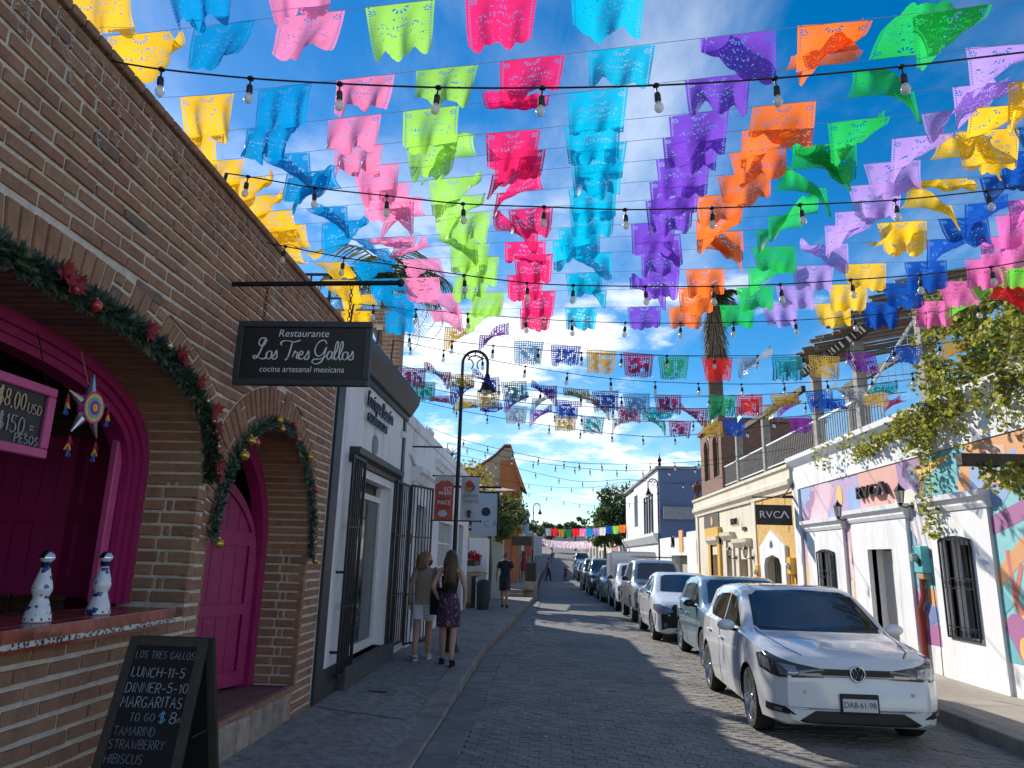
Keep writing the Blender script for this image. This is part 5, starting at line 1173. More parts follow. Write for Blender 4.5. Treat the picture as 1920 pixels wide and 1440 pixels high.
ws = MB().lathe([(.001, -.03), (.5, -.03), (.52, 0), (.5, .03), (.001, .03)], (-1.45, 37.4, 3.45), 20, 'y').build('round_sign', mat('pale blue disc', (.38, .44, .55), .7)); tag(ws, 'pale blue round sign hanging on the orange building corner', 'sign')
hs_ = MB().bbox(-1.75, -.75, 36.8, 36.9, 2.3, 2.75, .01).build('board_sign', M_darkwood); tag(hs_, 'dark wooden board sign over the raised walkway', 'sign')
# raised walkway with steps, planter
ps = thing('planter_wall', 'brown planter box on a cream stone wall at the walkway end', 'planter', (-.7, 31, .1))
MB().bbox(-.92, -.42, 30.9, 34, 0, .75, .01).build('stone_base', mat('cream stone', (.42, .34, .22), .9, var=.2), ps); MB().bbox(-.89, -.45, 31, 33.8, .75, 1.5, .02).build('timber_box', M_darkwood, ps)
st = MB(); rw = strip(lambda y: -2.9, lambda y: kerb_x(y)-.02, [30.5, 36, 40, 50, 58, 70, 90, 120], lambda x, y: zroad(y)+.42, 1).build('walkway', M_concrete, fix=False); tag(rw, kind='structure', label='raised walkway on the left beyond the planter')
MB().box(-2.9, -.93, 30.2, 30.5, 0, .28).build('step', M_kerb, rw); MB().box(-2.9, -.93, 30.5, 30.56, 0, .415).build('step', M_kerb, rw)
# rows of houses climbing the hill, both sides
hr = random.Random(17)
def house(name, label, x0, x1, y0, y1, h, m_, side, group, nwin=2):
    z = zroad(y0)-.1; t = thing(name, label, 'house', ((x0+x1)/2, (y0+y1)/2, z), group); MB().box(x0, x1, y0, y1, z, z+h).build('wall', m_, t)
    MB().box(x0-.12, x1+.12, y0-.1, y1+.1, z+h, z+h+.18).build('roof_edge', M_white, t); xf = x0 if side > 0 else x1; s_ = -1 if side > 0 else 1
    for i in range(nwin):
        ya = y0+(y1-y0)*(i+.25)/nwin; yb = y0+(y1-y0)*(i+.7)/nwin
        w = MB().box(xf, xf+s_*.05, ya, yb, z+.3 if i == 0 else z+1.2, z+2.3).build('door' if i == 0 else 'window', M_glassdark if i else M_darkwood, t)
        MB().box(xf, xf+s_*.09, ya-.1, yb+.1, z+2.31, z+2.45).build('lintel', M_white, t)
    return t
PC = [((.62, .60, .58), 'white'), ((.46, .20, .14), 'brick red'), ((.50, .44, .34), 'tan'), ((.20, .30, .42), 'blue'), ((.60, .52, .40), 'cream'), ((.42, .40, .38), 'grey')]
seq = {1: [(58.3, 66, 3.3, 0), (66.3, 72, 3.0, 1), (72.3, 80, 3.6, 4), (80.3, 90, 3.2, 0), (90.3, 102, 3.6, 2), (102.3, 118, 3.4, 5)], -1: [(47.5, 53, 4.4, 4), (53.3, 60, 4.2, 5), (60.3, 68, 3.6, 0), (68.3, 78, 6.0, 3), (78.3, 90, 4.0, 2), (90.3, 104, 3.6, 0)]}
for side, lst in seq.items():
    for i, (a, b, h, c) in enumerate(lst):
        m_ = mat('house wall', PC[c][0], .9, var=.1, vscale=1); x0, x1 = (6.4, 13) if side > 0 else (-9, -2.6-.0)
        if side < 0 and a > 55: x0, x1 = -9+.02*(a-55), -2.2+.02*(a-55)
        house('far_house', '%s far house, number %s up the %s row' % (PC[c][1], ['one', 'two', 'three', 'four', 'five', 'six'][i], 'right' if side > 0 else 'left'), x0, x1, a, b, h, m_, side, 'far houses on the %s' % ('right' if side > 0 else 'left'))
house('end_house', 'pale house closing the street at the hilltop', -6, 12, 150, 160, 4.0, mat('end wall', (.5, .47, .43), .9), 1, 'far houses at the hilltop')
# trees
tree('big_tree', 'large dark green tree behind the right houses', (6.9, 66, .3), 8.6, (3.6, 3.0, 3.1), 60, 150, .24, M_dgreen, 41, trunk_r=.3)
tree('leaning_tree', 'lower tree hanging over the far right houses', (4.9, 61.5, .2), 4.6, (1.7, 1.6, 1.3), 26, 110, .2, M_green, 42, trunk_r=.16)
for i, (x, y, h) in enumerate(((-3.5, 108, 6.5), (.8, 122, 5.0), (5, 128, 6.0), (9.5, 112, 6.5))):
    tree('hill_tree', ['leftmost bushy tree on the far hill', 'second bushy tree from left on the far hill', 'third bushy tree from left on the far hill', 'rightmost bushy tree on the far hill'][i], (x, y, zroad(y)), h, (3.4, 3, h*.36), 22, 70, .4, M_dgreen, 50+i, 'trees on the far hill', .2)
# ================================================================== palms
M_frond = leaf_mat('palm frond', (.075, .085, .022), .3, .35); M_dead = mat('dry palm skirt', (.23, .17, .11), .95, var=.35, vscale=14, bump=.6, bscale=40)
def palm(label, base, h, nf, fl, seed, skirt=0, tr=.17):
    rn = random.Random(seed); t = thing('palm_tree', label, 'palm tree', base, 'tall palms'); B = Vector(base); T = B+Vector((.15, .1, h))
    tk = MB(); tk.tube([B+(T-B)*(i/12)+Vector((.08*math.sin(i*.5), 0, 0)) for i in range(13)], [tr*(1.15-.3*i/12)+(.012 if i % 2 else 0) for i in range(13)], 10); tk.build('trunk', M_bark, t, fix=False)
    T = B+(T-B)+Vector((.08*math.sin(6), 0, 0))
    for i in range(nf):
        az = i*2.399+rn.uniform(-.3, .3); el0 = R_(rn.uniform(-5, 75)); pts = []; p = T.copy(); el = el0; L_ = fl*rn.uniform(.8, 1.1)
        for j in range(13): pts.append(p.copy()); p = p+Vector((math.cos(az)*math.cos(el), math.sin(az)*math.cos(el), math.sin(el)))*(L_/12); el -= R_(9+j*.9)
        mb = MB(); mb.tube(pts, [.022*(1-.07*j) for j in range(13)], 4)
        for j in range(26):
            f_ = (j+1)/26*12; k_ = min(int(f_), 11); q = pts[k_].lerp(pts[k_+1], f_-k_); d = (pts[k_+1]-pts[k_]).normalized(); sd = d.cross(Vector((0, 0, 1))).normalized(); ll = fl*.30*math.sin(math.pi*min(.15+f_/13, 1))
            for s_ in (-1, 1):
                tip = q+(sd*s_*.75+d*.55+Vector((0, 0, -.45+rn.uniform(-.15, .1)))).normalized()*ll*rn.uniform(.85, 1.1); w = d*.018+Vector((0, 0, .008))
                mb.add([q-w, q+w, (q+tip)/2+w*1.1+Vector((0, 0, .03)), tip, (q+tip)/2-w*1.1+Vector((0, 0, .03))], [(0, 1, 2, 4), (4, 2, 3)])
        mb.build('frond', M_frond, t, fix=False)
    if skirt:
        sk = MB()
        for i in range(420):
            az = rn.random()*6.28; r0 = tr*.9; z0 = rn.uniform(.1, .9)*skirt; l_ = rn.uniform(.5, 1.1); a = T+Vector((math.cos(az)*r0, math.sin(az)*r0, -z0)); b = a+Vector((math.cos(az)*.28*rn.random()+math.cos(az)*.12, math.sin(az)*.3, -l_)); w = Vector((-math.sin(az), math.cos(az), 0))*.03
            sk.add([a-w, a+w, b+w*.4, b-w*.4], [(0, 1, 2, 3)])
        o = sk.build('dry_skirt', M_dead, t, fix=False)
    return t
palm('tall palm with drooping fronds behind the brick restaurant', (-4.55, 18, .0), 8.9, 26, 2.7, 61)
palm('tall shaggy palm with dry skirt behind the terrace', (7.0, 29.5, .0), 12.7, 34, 1.75, 62, skirt=2.6, tr=.32)
# brick rooftop pavilion on the left
bt = thing('brick_pergola', 'brick rooftop piers and beam behind the restaurant sign', 'pergola', (-3.8, 14, 4.2))
def brick_pier(x0, x1, y0, y1, z0, z1):
    MB().box(x0+.012, x1-.012, y0+.012, y1-.012, z0, z1).build('mortar_core', M_mortar, bt); mb = MB(); z = z0; kk = 0
    while z < z1-.02:
        n = max(1, round((x1-x0)/.26)); w = (x1-x0)/n
        for i in range(n+(kk % 2)):
            xa = max(x0, x0+(i-(kk % 2)*.5)*w); xb = min(x1, x0+(i+1-(kk % 2)*.5)*w)
            mb.box(xa+.008, xb-.008, y0, y1, z+.01, min(z+.09, z1)-.008)
        z += .09; kk += 1
    o = mb.build('brick', M_brick, bt, fix=False); tag(o, kind='stuff')
brick_pier(-3.50, -3.10, 14.0, 14.4, 4.2, 6.4); brick_pier(-5.2, -3.10, 14.0, 14.4, 6.4, 6.75); brick_pier(-5.2, -4.8, 14.0, 14.4, 4.2, 6.4)
MB().tube([(-3.7, 14.1, 6.35), (-3.5, 14.1, 5.9)], .05, 5).build('timber_brace', M_wood, bt)
rl = thing('roof_railing', 'black metal railing on the restaurant roof', 'railing', (-4.3, 9, 4.3))
for y in (3, 4.5, 6, 7.5, 9, 10.5, 12, 13): MB().tube([(-4.35, y, 4.2), (-4.35, y, 7.1 if y > 12 else 5.15)], .03, 6).build('post', M_iron, rl)
MB().tube([(-4.35, 3, 5.1), (-4.35, 12, 5.1)], .022, 6).build('handrail', M_iron, rl); MB().tube([(-5.2, 13, 7.1), (-4.1, 13, 7.1)], .03, 6).build('handrail', M_iron, rl); MB().tube([(-5.2, 13, 6.6), (-4.1, 13, 6.6)], .02, 6).build('handrail', M_iron, rl); MB().tube([(-4.75, 13, 7.1), (-4.75, 13, 6.2)], .02, 6).build('post', M_iron, rl)
# positions along the strings (metres)
STRINGS = [
  [(-2.658, 3.347, 'golden yellow'), (-2.02, 3.264, 'azure'), (-1.426, 3.221, 'pale pink'), (-0.858, 3.162, 'apple green'), (-0.272, 3.106, 'hot pink'), (0.343, 3.038, 'cyan')],
  [(-2.662, 3.773, 'golden yellow'), (-2.067, 3.697, 'azure'), (-1.482, 3.623, 'pale pink'), (-0.923, 3.551, 'apple green'), (-0.309, 3.473, 'hot pink'), (0.304, 3.395, 'cyan')],
  [(-2.511, 4.4, 'golden yellow'), (-1.897, 4.306, 'azure'), (-1.299, 4.215, 'pale pink'), (-0.719, 4.126, 'apple green'), (-0.14, 4.038, 'hot pink'), (0.435, 3.95, 'cyan'), (1.151, 3.841, 'violet'), (1.704, 3.756, 'orange'), (2.343, 3.659, 'emerald')],
  [(-2.868, 4.893, 'golden yellow'), (-2.175, 4.78, 'azure'), (-1.495, 4.67, 'pale pink'), (-0.899, 4.573, 'apple green'), (-0.236, 4.466, 'hot pink'), (0.311, 4.377, 'cyan'), (1.113, 4.246, 'violet'), (1.723, 4.147, 'orange'), (2.259, 4.06, 'emerald'), (2.819, 3.969, 'lavender')],
  [(-2.801, 5.27, 'golden yellow'), (-2.213, 5.175, 'azure'), (-1.572, 5.071, 'pale pink'), (-0.954, 4.971, 'apple green'), (-0.305, 4.867, 'hot pink'), (0.298, 4.769, 'cyan'), (1.07, 4.645, 'violet'), (1.654, 4.55, 'orange'), (2.28, 4.449, 'emerald'), (2.939, 4.343, 'lavender'), (3.286, 4.287, 'yellow')],
  [(-2.739, 5.56, 'golden yellow'), (-2.103, 5.456, 'azure'), (-1.494, 5.356, 'pale pink'), (-0.819, 5.245, 'apple green'), (-0.262, 5.154, 'hot pink'), (0.378, 5.049, 'cyan'), (1.068, 4.936, 'violet'), (1.656, 4.84, 'orange'), (2.257, 4.741, 'emerald'), (2.888, 4.638, 'lavender'), (3.192, 4.588, 'yellow')],
  [(-2.774, 5.88, 'golden yellow'), (-2.108, 5.77, 'azure'), (-1.471, 5.664, 'pale pink'), (-0.869, 5.564, 'apple green'), (-0.305, 5.471, 'hot pink'), (0.37, 5.359, 'cyan'), (1.064, 5.244, 'violet'), (1.636, 5.149, 'orange'), (2.147, 5.064, 'emerald'), (2.822, 4.952, 'lavender'), (3.253, 4.881, 'yellow'), (3.635, 4.818, 'royal blue')],
  [(-2.713, 6.184, 'golden yellow'), (-2.148, 6.095, 'azure'), (-1.493, 5.991, 'pale pink'), (-0.877, 5.894, 'apple green'), (-0.285, 5.801, 'hot pink'), (0.355, 5.7, 'cyan'), (1.059, 5.589, 'violet'), (1.624, 5.5, 'orange'), (2.198, 5.409, 'emerald'), (2.761, 5.32, 'lavender'), (3.257, 5.242, 'yellow'), (3.743, 5.165, 'royal blue')],
  [(-2.69, 6.485, 'golden yellow'), (-2.089, 6.396, 'azure'), (-1.426, 6.298, 'pale pink'), (-0.787, 6.204, 'apple green'), (-0.196, 6.116, 'hot pink'), (0.376, 6.032, 'cyan'), (1.07, 5.93, 'violet'), (1.509, 5.865, 'orange'), (2.18, 5.766, 'emerald'), (2.782, 5.677, 'lavender'), (3.279, 5.604, 'yellow'), (3.801, 5.527, 'royal blue')],
  [(-2.884, 6.906, 'golden yellow'), (-2.122, 6.809, 'azure'), (-1.597, 6.742, 'pale pink'), (-0.973, 6.663, 'apple green'), (-0.341, 6.582, 'hot pink'), (0.273, 6.504, 'cyan'), (0.995, 6.412, 'violet'), (1.604, 6.334, 'orange'), (2.269, 6.245, 'emerald'), (2.859, 6.162, 'lavender'), (3.409, 6.08, 'yellow'), (3.94, 5.997, 'royal blue'), (4.283, 5.942, 'orchid pink')],
  [(-2.547, 7.124, 'golden yellow'), (-1.983, 7.055, 'azure'), (-1.475, 6.993, 'pale pink'), (-0.863, 6.918, 'apple green'), (-0.268, 6.845, 'hot pink'), (0.23, 6.784, 'cyan'), (1.087, 6.679, 'violet'), (1.683, 6.605, 'orange'), (2.235, 6.534, 'emerald'), (2.867, 6.448, 'lavender'), (3.338, 6.381, 'yellow'), (3.863, 6.303, 'royal blue'), (4.348, 6.227, 'orchid pink')],
  [(-2.55, 7.407, 'golden yellow'), (-2.028, 7.358, 'azure'), (-1.442, 7.302, 'pale pink'), (-0.779, 7.24, 'apple green'), (-0.19, 7.184, 'hot pink'), (0.443, 7.124, 'cyan'), (1.173, 7.055, 'violet'), (1.753, 7.0, 'orange'), (2.309, 6.944, 'emerald'), (2.82, 6.89, 'lavender'), (3.415, 6.822, 'yellow'), (3.982, 6.754, 'royal blue'), (4.461, 6.693, 'orchid pink')],
  [(-2.542, 7.939, 'golden yellow'), (-1.962, 7.886, 'azure'), (-1.536, 7.847, 'pale pink'), (-0.924, 7.791, 'apple green'), (-0.293, 7.733, 'hot pink'), (0.385, 7.671, 'cyan'), (1.244, 7.592, 'violet'), (1.737, 7.547, 'orange'), (2.414, 7.481, 'emerald'), (2.89, 7.432, 'lavender'), (3.422, 7.374, 'yellow'), (4.025, 7.304, 'royal blue'), (4.621, 7.23, 'orchid pink'), (4.899, 7.194, 'lime green')],
  [(-2.463, 8.437, 'golden yellow'), (-1.939, 8.398, 'azure'), (-1.367, 8.356, 'pale pink'), (-0.777, 8.313, 'apple green'), (-0.144, 8.266, 'hot pink'), (0.478, 8.22, 'cyan'), (1.185, 8.168, 'violet'), (1.753, 8.126, 'orange'), (2.434, 8.074, 'emerald'), (2.889, 8.035, 'lavender'), (3.485, 7.982, 'yellow'), (4.067, 7.925, 'royal blue'), (4.664, 7.863, 'orchid pink'), (4.97, 7.829, 'lime green'), (5.272, 7.795, 'red')],
  [(-2.64, 9.056, 'golden yellow'), (-2.029, 9.014, 'azure'), (-1.405, 8.972, 'pale pink'), (-0.899, 8.938, 'apple green'), (-0.186, 8.89, 'hot pink'), (0.41, 8.849, 'cyan'), (1.223, 8.794, 'violet'), (1.745, 8.759, 'orange'), (2.391, 8.714, 'emerald'), (2.915, 8.673, 'lavender'), (3.546, 8.621, 'yellow'), (4.113, 8.57, 'royal blue'), (4.729, 8.51, 'orchid pink'), (5.079, 8.474, 'lime green'), (5.537, 8.424, 'red')]]
FOIL = [
  [(-1.337, 10.0, 5.029, 'gold', 'c'), (-0.817, 10.0, 4.927, 'violet', 'c'), (-0.302, 10.0, 4.834, 'pale blue', 'h'), (0.239, 10.0, 4.774, 'blue', 'h'), (0.76, 10.0, 4.707, 'gold', 'h'), (1.293, 10.0, 4.665, 'crimson', 'h'), (1.799, 10.0, 4.638, 'green', 'h'), (2.424, 10.0, 4.614, 'red', 'h'), (2.933, 10.0, 4.62, 'silver', 'c'), (3.41, 10.0, 4.642, 'teal', 'h'), (3.937, 10.0, 4.664, 'gold', 'h'), (4.442, 10.0, 4.71, 'violet', 'h'), (5.11, 10.0, 4.829, 'blue', 'r'), (5.79, 10.0, 4.94, 'gold', 'r'), (6.229, 10.0, 4.905, 'teal', 'c'), (6.523, 10.0, 4.908, 'gold', 'h')],
  [(-2.316, 11.6, 4.83, 'crimson', 'h'), (-1.882, 11.6, 4.77, 'crimson', 'c'), (-1.515, 11.6, 4.728, 'gold', 'r'), (-1.06, 11.6, 4.678, 'blue', 'c'), (-0.597, 11.6, 4.619, 'teal', 'h'), (-0.084, 11.6, 4.553, 'violet', 'c'), (0.452, 11.6, 4.505, 'gold', 'r'), (0.941, 11.6, 4.475, 'blue', 'h'), (1.453, 11.6, 4.437, 'pale blue', 'h'), (1.971, 11.6, 4.418, 'crimson', 'h'), (2.872, 11.6, 4.431, 'green', 'h'), (3.307, 11.6, 4.437, 'red', 'h'), (3.871, 11.6, 4.473, 'gold', 'r'), (4.435, 11.6, 4.526, 'blue', 'h'), (4.955, 11.6, 4.588, 'silver', 'c'), (5.519, 11.6, 4.677, 'teal', 'r')],
  [(-2.338, 12.8, 4.883, 'green', 'h'), (-1.632, 12.8, 4.8, 'blue', 'c'), (-1.111, 12.8, 4.736, 'gold', 'h'), (-0.584, 12.8, 4.663, 'violet', 'c'), (-0.089, 12.8, 4.61, 'silver', 'c'), (0.333, 12.8, 4.566, 'blue', 'h'), (0.891, 12.8, 4.514, 'gold', 'c'), (1.454, 12.8, 4.473, 'crimson', 'h'), (2.054, 12.8, 4.462, 'teal', 'r'), (2.66, 12.8, 4.452, 'crimson', 'c'), (3.082, 12.8, 4.468, 'green', 'c'), (3.589, 12.8, 4.496, 'teal', 'c'), (4.116, 12.8, 4.554, 'gold', 'c'), (4.355, 12.8, 4.577, 'violet', 'c'), (5.119, 12.8, 4.668, 'blue', 'r'), (5.886, 12.8, 4.808, 'gold', 'r')],
  [(-2.149, 13.8, 4.846, 'crimson', 'r'), (-1.663, 13.8, 4.788, 'gold', 'r'), (-1.158, 13.8, 4.719, 'blue', 'r'), (-0.645, 13.8, 4.651, 'silver', 'h'), (-0.145, 13.8, 4.583, 'violet', 'c'), (0.33, 13.8, 4.515, 'gold', 'h'), (0.886, 13.8, 4.471, 'teal', 'h'), (1.481, 13.8, 4.427, 'silver', 'c'), (2.052, 13.8, 4.415, 'green', 'c'), (2.57, 13.8, 4.413, 'crimson', 'h'), (3.168, 13.8, 4.423, 'gold', 'h'), (3.6, 13.8, 4.451, 'blue', 'h'), (4.883, 13.8, 4.546, 'violet', 'h'), (6.736, 13.8, 4.893, 'crimson', 'c')]]
FARROW = [(0.1, 58.0, 4.04, 'silver'), (0.61, 58.0, 4.01, 'red'), (1.16, 58.0, 3.98, 'gold'), (1.72, 58.0, 3.99, 'green'), (2.27, 58.0, 4.05, 'red'), (2.86, 58.0, 4.06, 'pale pink'), (3.37, 58.0, 4.07, 'azure'), (3.88, 58.0, 4.13, 'lavender'), (4.43, 58.0, 4.18, 'white'), (4.94, 58.0, 4.32, 'royal blue'), (5.45, 58.0, 4.33, 'apple green'), (6.0, 58.0, 4.43, 'orange'), (6.59, 58.0, 4.48, 'golden yellow')]
CABLES = [
  ([(-2.5, 3.362, 4.42), (-2.203, 3.362, 4.364), (-1.683, 3.362, 4.3), (-1.177, 3.362, 4.261), (-0.627, 3.362, 4.232), (-0.058, 3.362, 4.224), (0.553, 3.362, 4.234), (1.185, 3.362, 4.271), (1.85, 3.362, 4.336), (2.492, 3.362, 4.417)], [-2.203, -1.683, -1.177, -0.627, -0.058, 0.553, 1.185, 1.85]),
  ([(-2.5, 4.81, 4.558), (-2.329, 4.81, 4.531), (-1.8, 4.81, 4.435), (-1.242, 4.81, 4.368), (-0.661, 4.81, 4.302), (-0.055, 4.81, 4.277), (0.542, 4.81, 4.255), (1.175, 4.81, 4.269), (1.81, 4.81, 4.295), (2.488, 4.81, 4.333), (3.141, 4.81, 4.406), (3.407, 4.81, 4.439)], [-2.329, -1.8, -1.242, -0.661, -0.055, 0.542, 1.175, 1.81, 2.488, 3.141]),
  ([(-2.5, 5.664, 4.379), (-2.329, 5.664, 4.344), (-1.798, 5.664, 4.24), (-1.254, 5.664, 4.159), (-0.741, 5.664, 4.083), (-0.213, 5.664, 4.018), (0.194, 5.664, 3.997), (0.8, 5.664, 3.991), (1.355, 5.664, 3.995), (1.919, 5.664, 4.018), (2.476, 5.664, 4.06), (3.087, 5.664, 4.111), (3.662, 5.664, 4.185), (3.916, 5.664, 4.234)], [-2.329, -1.798, -1.254, -0.741, -0.2, 0.194, 0.8, 1.364, 1.919, 2.498, 3.065, 3.645]),
  ([(-2.36, 8.6, 4.871), (-1.728, 8.6, 4.817), (-1.069, 8.6, 4.765), (-0.28, 8.6, 4.708), (0.298, 8.6, 4.677), (0.937, 8.6, 4.662), (1.706, 8.6, 4.662), (2.336, 8.6, 4.682), (3.127, 8.6, 4.718), (4.047, 8.6, 4.797), (5.095, 8.6, 4.925), (5.882, 8.6, 5.058)], [-2.289, -1.728, -1.055, -0.314, 0.277, 0.951, 1.639, 2.303, 3.062, 3.785, 4.571, 5.292]),
  ([(-2.212, 10.0, 4.937), (-1.424, 10.0, 4.821), (-0.237, 10.0, 4.712), (1.046, 10.0, 4.645), (2.425, 10.0, 4.646), (3.6, 10.0, 4.676), (5.108, 10.0, 4.813), (6.76, 10.0, 5.03)], [-2.083, -1.44, -0.828, -0.159, 0.465, 1.046, 1.7, 2.387, 2.995, 3.638, 4.28, 4.92, 5.56, 6.161]),
  ([(-2.425, 11.0, 5.119), (-1.716, 11.0, 4.973), (-0.384, 11.0, 4.721), (0.978, 11.0, 4.536), (2.358, 11.0, 4.477), (3.681, 11.0, 4.495), (5.039, 11.0, 4.609), (6.393, 11.0, 4.781), (7.379, 11.0, 4.949)], [-2.264, -1.716, -1.077, -0.384, 0.292, 0.978, 1.675, 2.35, 3.022, 3.681, 4.341, 5.039, 5.655, 6.311, 6.886]),
  ([(-2.639, 11.8, 4.928), (-1.65, 11.8, 4.721), (-0.266, 11.8, 4.514), (1.226, 11.8, 4.415), (2.788, 11.8, 4.457), (4.203, 11.8, 4.551), (5.968, 11.8, 4.787), (7.555, 11.8, 5.057)], [-1.139, -0.139, 0.551, 1.226, 1.987, 2.699, 3.408, 4.115, 4.91, 5.792]),
  ([(-2.815, 13.0, 4.936), (-1.804, 13.0, 4.721), (-0.289, 13.0, 4.539), (1.348, 13.0, 4.483), (2.769, 13.0, 4.495), (4.615, 13.0, 4.614), (6.551, 13.0, 4.864)], [-1.845, -1.215, 0.409, 1.201, 1.889, 3.111, 3.84, 4.712]),
  ([(-2.833, 14.2, 4.926), (-1.961, 14.2, 4.771), (-0.204, 14.2, 4.653), (1.47, 14.2, 4.482), (3.386, 14.2, 4.492), (5.024, 14.2, 4.627), (6.606, 14.2, 4.848)], [-1.938, -1.298, 0.123, 0.664, 1.363, 2.325, 2.91, 3.651, 4.497]),
  ([(-3.088, 15.5, 5.143), (-2.062, 15.5, 4.914), (-0.692, 15.5, 4.682), (0.843, 15.5, 4.48), (2.066, 15.5, 4.383), (2.761, 15.5, 4.395), (4.091, 15.5, 4.56), (5.476, 15.5, 4.772)], [-2.062, -1.362, -0.669, 0.019, 0.714, 1.392, 2.066, 2.761, 3.513, 4.322]),
  ([(-3.152, 18.0, 4.961), (-2.166, 18.0, 4.629), (-1.059, 18.0, 4.374), (0.44, 18.0, 4.116), (2.052, 18.0, 4.093), (3.786, 18.0, 4.194), (5.25, 18.0, 4.424)], [-2.166, -1.555, -0.894, -0.238, 0.413, 0.791, 1.356, 1.985, 2.574, 3.187, 3.786]),
  ([(-3.006, 21.0, 5.02), (-1.55, 21.0, 4.677), (0.199, 21.0, 4.409), (1.924, 21.0, 4.285), (3.48, 21.0, 4.348), (4.877, 21.0, 4.532)], [-2.421, -1.872, -1.07, -0.434, 0.231, 0.797, 1.237, 2.018, 2.781, 3.573, 4.319]),
  ([(-3.465, 25.0, 5.261), (-1.836, 25.0, 4.95), (-0.321, 25.0, 4.604), (1.175, 25.0, 4.354), (2.751, 25.0, 4.461), (4.314, 25.0, 4.364), (5.785, 25.0, 4.56)], [-2.677, -1.836, -0.434, 0.391, 1.212, 2.066, 2.843, 3.801, 4.682]),
  ([(-3.548, 30.0, 5.065), (-1.503, 30.0, 4.815), (0.183, 30.0, 4.627), (1.855, 30.0, 4.64), (3.522, 30.0, 4.941), (4.737, 30.0, 4.9)], [-2.137, -0.782, 0.161, 1.009, 1.9, 2.744]),
  ([(-3.426, 36.0, 5.34), (-1.253, 36.0, 4.93), (0.628, 36.0, 4.546), (1.694, 36.0, 4.358), (2.755, 36.0, 4.329), (4.078, 36.0, 4.464), (5.663, 36.0, 4.657)], [-0.929, -0.041, 0.815, 1.588, 2.358, 4.078, 4.871])]
# ================================================================== paper flags over the street
FLAGCOL = {'hot pink': (.86, .02, .16), 'cyan': (.0, .48, .72), 'violet': (.20, .07, .58), 'orange': (.95, .20, .03), 'emerald': (.02, .52, .10), 'lavender': (.46, .30, .72), 'yellow': (.95, .58, .02), 'royal blue': (.005, .08, .42),
           'orchid pink': (.80, .16, .46), 'lime green': (.16, .60, .07), 'red': (.80, .02, .03), 'apple green': (.34, .70, .10), 'pale pink': (.90, .25, .46), 'azure': (.0, .27, .60), 'golden yellow': (.88, .50, .01), 'white': (.75, .75, .75)}
FOILCOL = {'gold': (.55, .33, .05), 'violet': (.20, .03, .33), 'pale blue': (.12, .30, .50), 'blue': (.01, .07, .42), 'crimson': (.32, .01, .09), 'green': (.02, .28, .13), 'red': (.62, .02, .02), 'silver': (.42, .45, .48), 'teal': (.0, .26, .34)}
